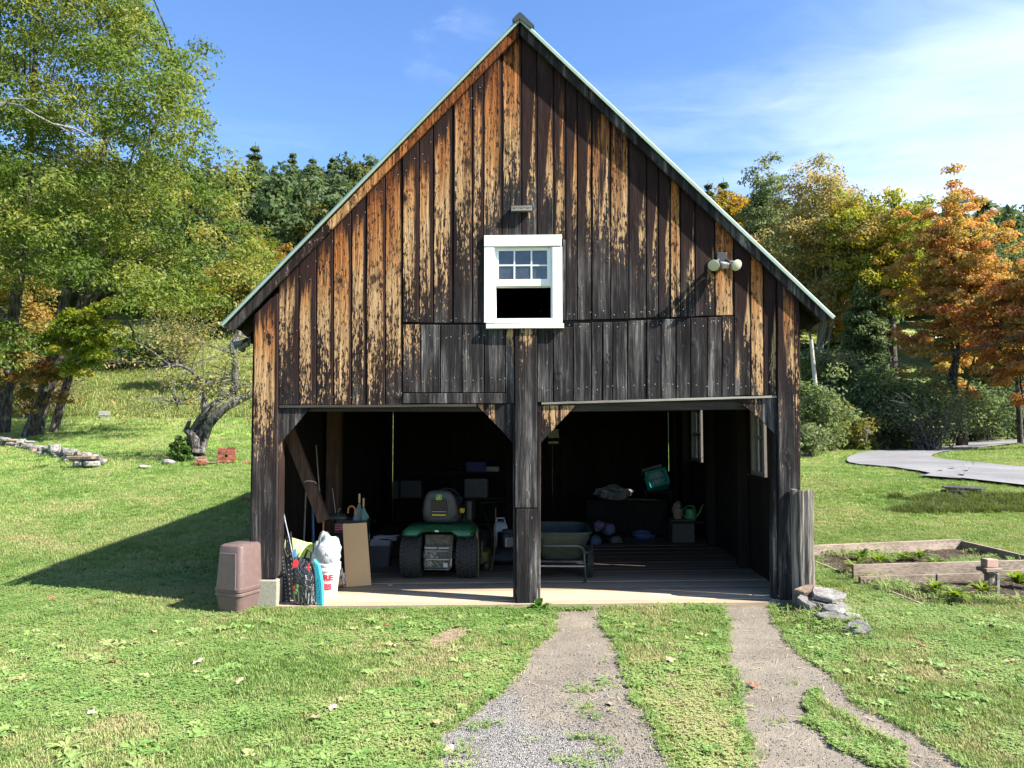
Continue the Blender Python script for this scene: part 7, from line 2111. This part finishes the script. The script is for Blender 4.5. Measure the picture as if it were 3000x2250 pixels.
zb = front(1888, 1570, 4.4)[1] - FZ(1.5)
MB().lathe([(.13, 0), (.14, .01), (.175, zb), (.185, zb), (.185, zb + .02), (.165, zb + .02), (.125, .03)], n=18).build('basket_wall', bs, BK, smooth=45)
for k in range(14):
    t = 2 * math.pi * k / 14; MB().tube([(.143 * math.cos(t), .143 * math.sin(t), .03), (.18 * math.cos(t), .18 * math.sin(t), zb)], .006, 5).build('rib', bs, BK)
q_ = MB(); q_.blob((-.03, -.05, zb + .03), (.16, .15, .06), 9, .4, 14, 8); q_.build('cloth', simple('pale_blue_cloth', (.12, .16, .30), .8), BK, smooth=50)
for i, (px, py, v, r, colr, lab) in enumerate(((1757, 1540, 4.0, .085, (.16, .13, .20), 'mauve bundle on top of the heap behind the cart'), (1785, 1550, 4.1, .10, (.13, .13, .22), 'blue grey bundle in the heap behind the cart'), (1745, 1585, 3.9, .09, (.10, .15, .24), 'blue bundle low in the heap behind the cart'), (1805, 1585, 4.1, .09, (.15, .12, .12), 'brown bundle at the right of the heap behind the cart'))):
    u, z = front(px, py, v); o = MB().blob((0, 0, 0), (r, r, r * .9), 20 + i, .35, 14, 9).build('cloth_bundle', simple('bundle_%s' % 'mauve grey blue brown'.split()[i], colr, .75), smooth=50); o.location = W(u, v, z); tag(o, lab, 'bundle')
o = MB().bb((-.28, -.2, 0), (.28, .2, front(1770, 1605, 4.2)[1] + .05)).build('dark_crate', M['inner'], bevel=.01); o.location = W(front(1772, 1600, 4.1)[0], 4.15, FZ(.9)); tag(o, 'dark crate under the cloth bundles behind the cart', 'crate')
# a dark cupboard with crumpled foil sheet on it
zc = front(1800, 1462, 4.9)[1]
CP = thing('cupboard', 'dark cupboard at the back of the right bay under the foil sheet', 'cupboard', W(front(1850, 1600, 5.0)[0], 5.0, FZ(1.2)), -YAW)
hC = zc - FZ(1.2)
MB().bb((-.75, -.3, 0), (.55, .3, hC)).build('carcass', M['inner'], CP, bevel=.006)
for k in (0, 1): MB().bb((-.72 + k * .64, -.318, .05), (-.10 + k * .62, -.302, hC - .05)).build('door', M['inner'], CP, bevel=.006)
foil, nt, out = new_mat('crumpled_foil')
pos = nt.n('ShaderNodeTexCoord', None, 3); a = nt.noise(pos, 14.0, 5, .65, dist=1.2)
principled(nt, out, nt.mix(a, (.16, .16, .17), (.55, .55, .56)), .3, .5, .5, bump(nt, a, 1.0, .08))
o = MB().blob((0, 0, 0), (.27, .2, .12), 31, .6, 22, 12).build('foil_sheet', foil, smooth=30); u, z = front(1800, 1442, 4.9); o.location = W(u, 4.9, zc + .09); tag(o, 'crumpled silvery sheet on the dark cupboard', 'sheet')
# teal milk crate, tilted, catching the sun of the far window
tealm = simple('teal_plastic', (.03, .34, .34), .4, 0, .5, .1)
MC = thing('milk_crate', 'tilted teal milk crate full of papers at the back of the right bay', 'crate', W(*[front(1925, 1408, 5.0)[0], 5.0, front(1925, 1408, 5.0)[1]]), 0, rot=(R(-22), R(-14), -YAW))
s_ = .155
for a, b in (((-s_, -s_), (s_, -s_)), ((s_, -s_), (s_, s_)), ((s_, s_), (-s_, s_)), ((-s_, s_), (-s_, -s_))):
    pnl = MB(); A, B_ = Vector((*a, 0)), Vector((*b, 0)); d = (B_ - A).normalized()
    for z0, z1 in ((-.13, -.10), (.10, .14), (-.02, .0)): pnl.add([tuple(A + Vector((0, 0, z0))), tuple(B_ + Vector((0, 0, z0))), tuple(B_ + Vector((0, 0, z1))), tuple(A + Vector((0, 0, z1)))], [(0, 1, 2, 3)])
    for k in range(8):
        c_ = A.lerp(B_, k / 7); w_ = .02 if k in (0, 7) else .006; pnl.add([tuple(c_ - d * w_ + Vector((0, 0, -.13))), tuple(c_ + d * w_ + Vector((0, 0, -.13))), tuple(c_ + d * w_ + Vector((0, 0, .14))), tuple(c_ - d * w_ + Vector((0, 0, .14)))], [(0, 1, 2, 3)])
    o = pnl.build('crate_side', tealm, MC); md = o.modifiers.new('solid', 'SOLIDIFY'); md.thickness = .012
MB().bb((-s_, -s_, -.14), (s_, s_, -.131)).build('crate_floor', tealm, MC)
for k in range(4): MB().box((-.05 + .04 * k, -.03 + .03 * k, .04), (.2, .012, .24), (.2, .1 * k, .3 * k)).build('paper', simple('white_paper', (.6, .6, .58), .7), MC)
o = MB().box((0, 0, 0), (.34, .3, .05), (R(-20), R(-16), 0)).build('tray', simple('grey_green_lid', (.10, .13, .12), .5), bevel=.008); u, z = front(1908, 1378, 5.25); o.location = W(u, 5.25, z); tag(o, 'grey green tray wedged behind the teal crate', 'tray')
rk = thing('rack', 'dark rack of bars holding the teal crate', 'rack', W(front(1925, 1450, 5.15)[0], 5.15, FZ(1.5)), -YAW)
zr = front(1925, 1432, 5.15)[1] - FZ(1.5)
for sx in (-.2, .2):
    for sy in (-.16, .16): MB().bb((sx - .02, sy - .02, .0), (sx + .02, sy + .02, zr - .02)).build('leg', M['inner'], rk)
MB().bb((-.24, -.2, zr - .06), (.24, .2, zr - .019)).build('shelf', M['inner_v'], rk)
# white panels hung on the back wall of the right bay
for px0, px1, py0, py1, lab in ((1606, 1637, 1257, 1283, 'upper pale panel on the back wall beside the central post'), (1606, 1637, 1293, 1300, 'narrow pale panel below the other on the back wall')):
    a, b = front(px0, py1, BARN_D - .06), front(px1, py0, BARN_D - .06)
    o = MB().bb((a[0], BARN_D - .06, a[1]), (b[0], BARN_D - .035, b[1])).build('pale_panel', simple('dusty_white_panel', (.62, .62, .55), .6)); o.location = BO; o.rotation_euler = (0, 0, -YAW); tag(o, lab, 'panel')
# shelf with boxes behind the tractor
SHF = thing('storage_shelf', 'tall dark shelf unit along the back wall behind the tractor', 'shelf', W(front(1330, 1600, 5.6)[0], 5.75, FZ(-.6)), -YAW)
for z in (.1, .55, 1.0): MB().bb((-.95, -.25, z), (.95, .25, z + .03)).build('shelf_board', M['inner_v'], SHF)
for sx in (-.95, 0, .95):
    for sy in (-.25, .22): MB().bb((sx - .02, sy, 0), (sx + .02, sy + .03, 1.35)).build('upright', M['inner'], SHF)
for px, zz, w_, h_, colr, nm, lab in ((1195, .58, .5, .32, (.05, .055, .06), 'storage_box', 'wide grey box on the middle shelf left of the tractor seat'), (1395, .58, .4, .34, (.10, .10, .11), 'storage_box', 'grey tote on the middle shelf right of the tractor seat'),
                                      (1395, 1.03, .36, .18, (.02, .025, .16), 'blue_crate', 'blue crate on the upper shelf right of the tractor seat'), (1443, 1.03, .22, .09, (.25, .25, .24), 'shoe_box', 'small pale grey box on the upper shelf near the post')):
    o = MB().bb((-w_ / 2, -.18, 0), (w_ / 2, .18, h_)).build(nm, simple(nm + '_%d' % px, colr, .6), bevel=.012); u = front(px, 1480, 5.6)[0]; o.location = W(u, 5.7, FZ(u) + zz); o.rotation_euler = (0, 0, -YAW); tag(o, lab, 'box')
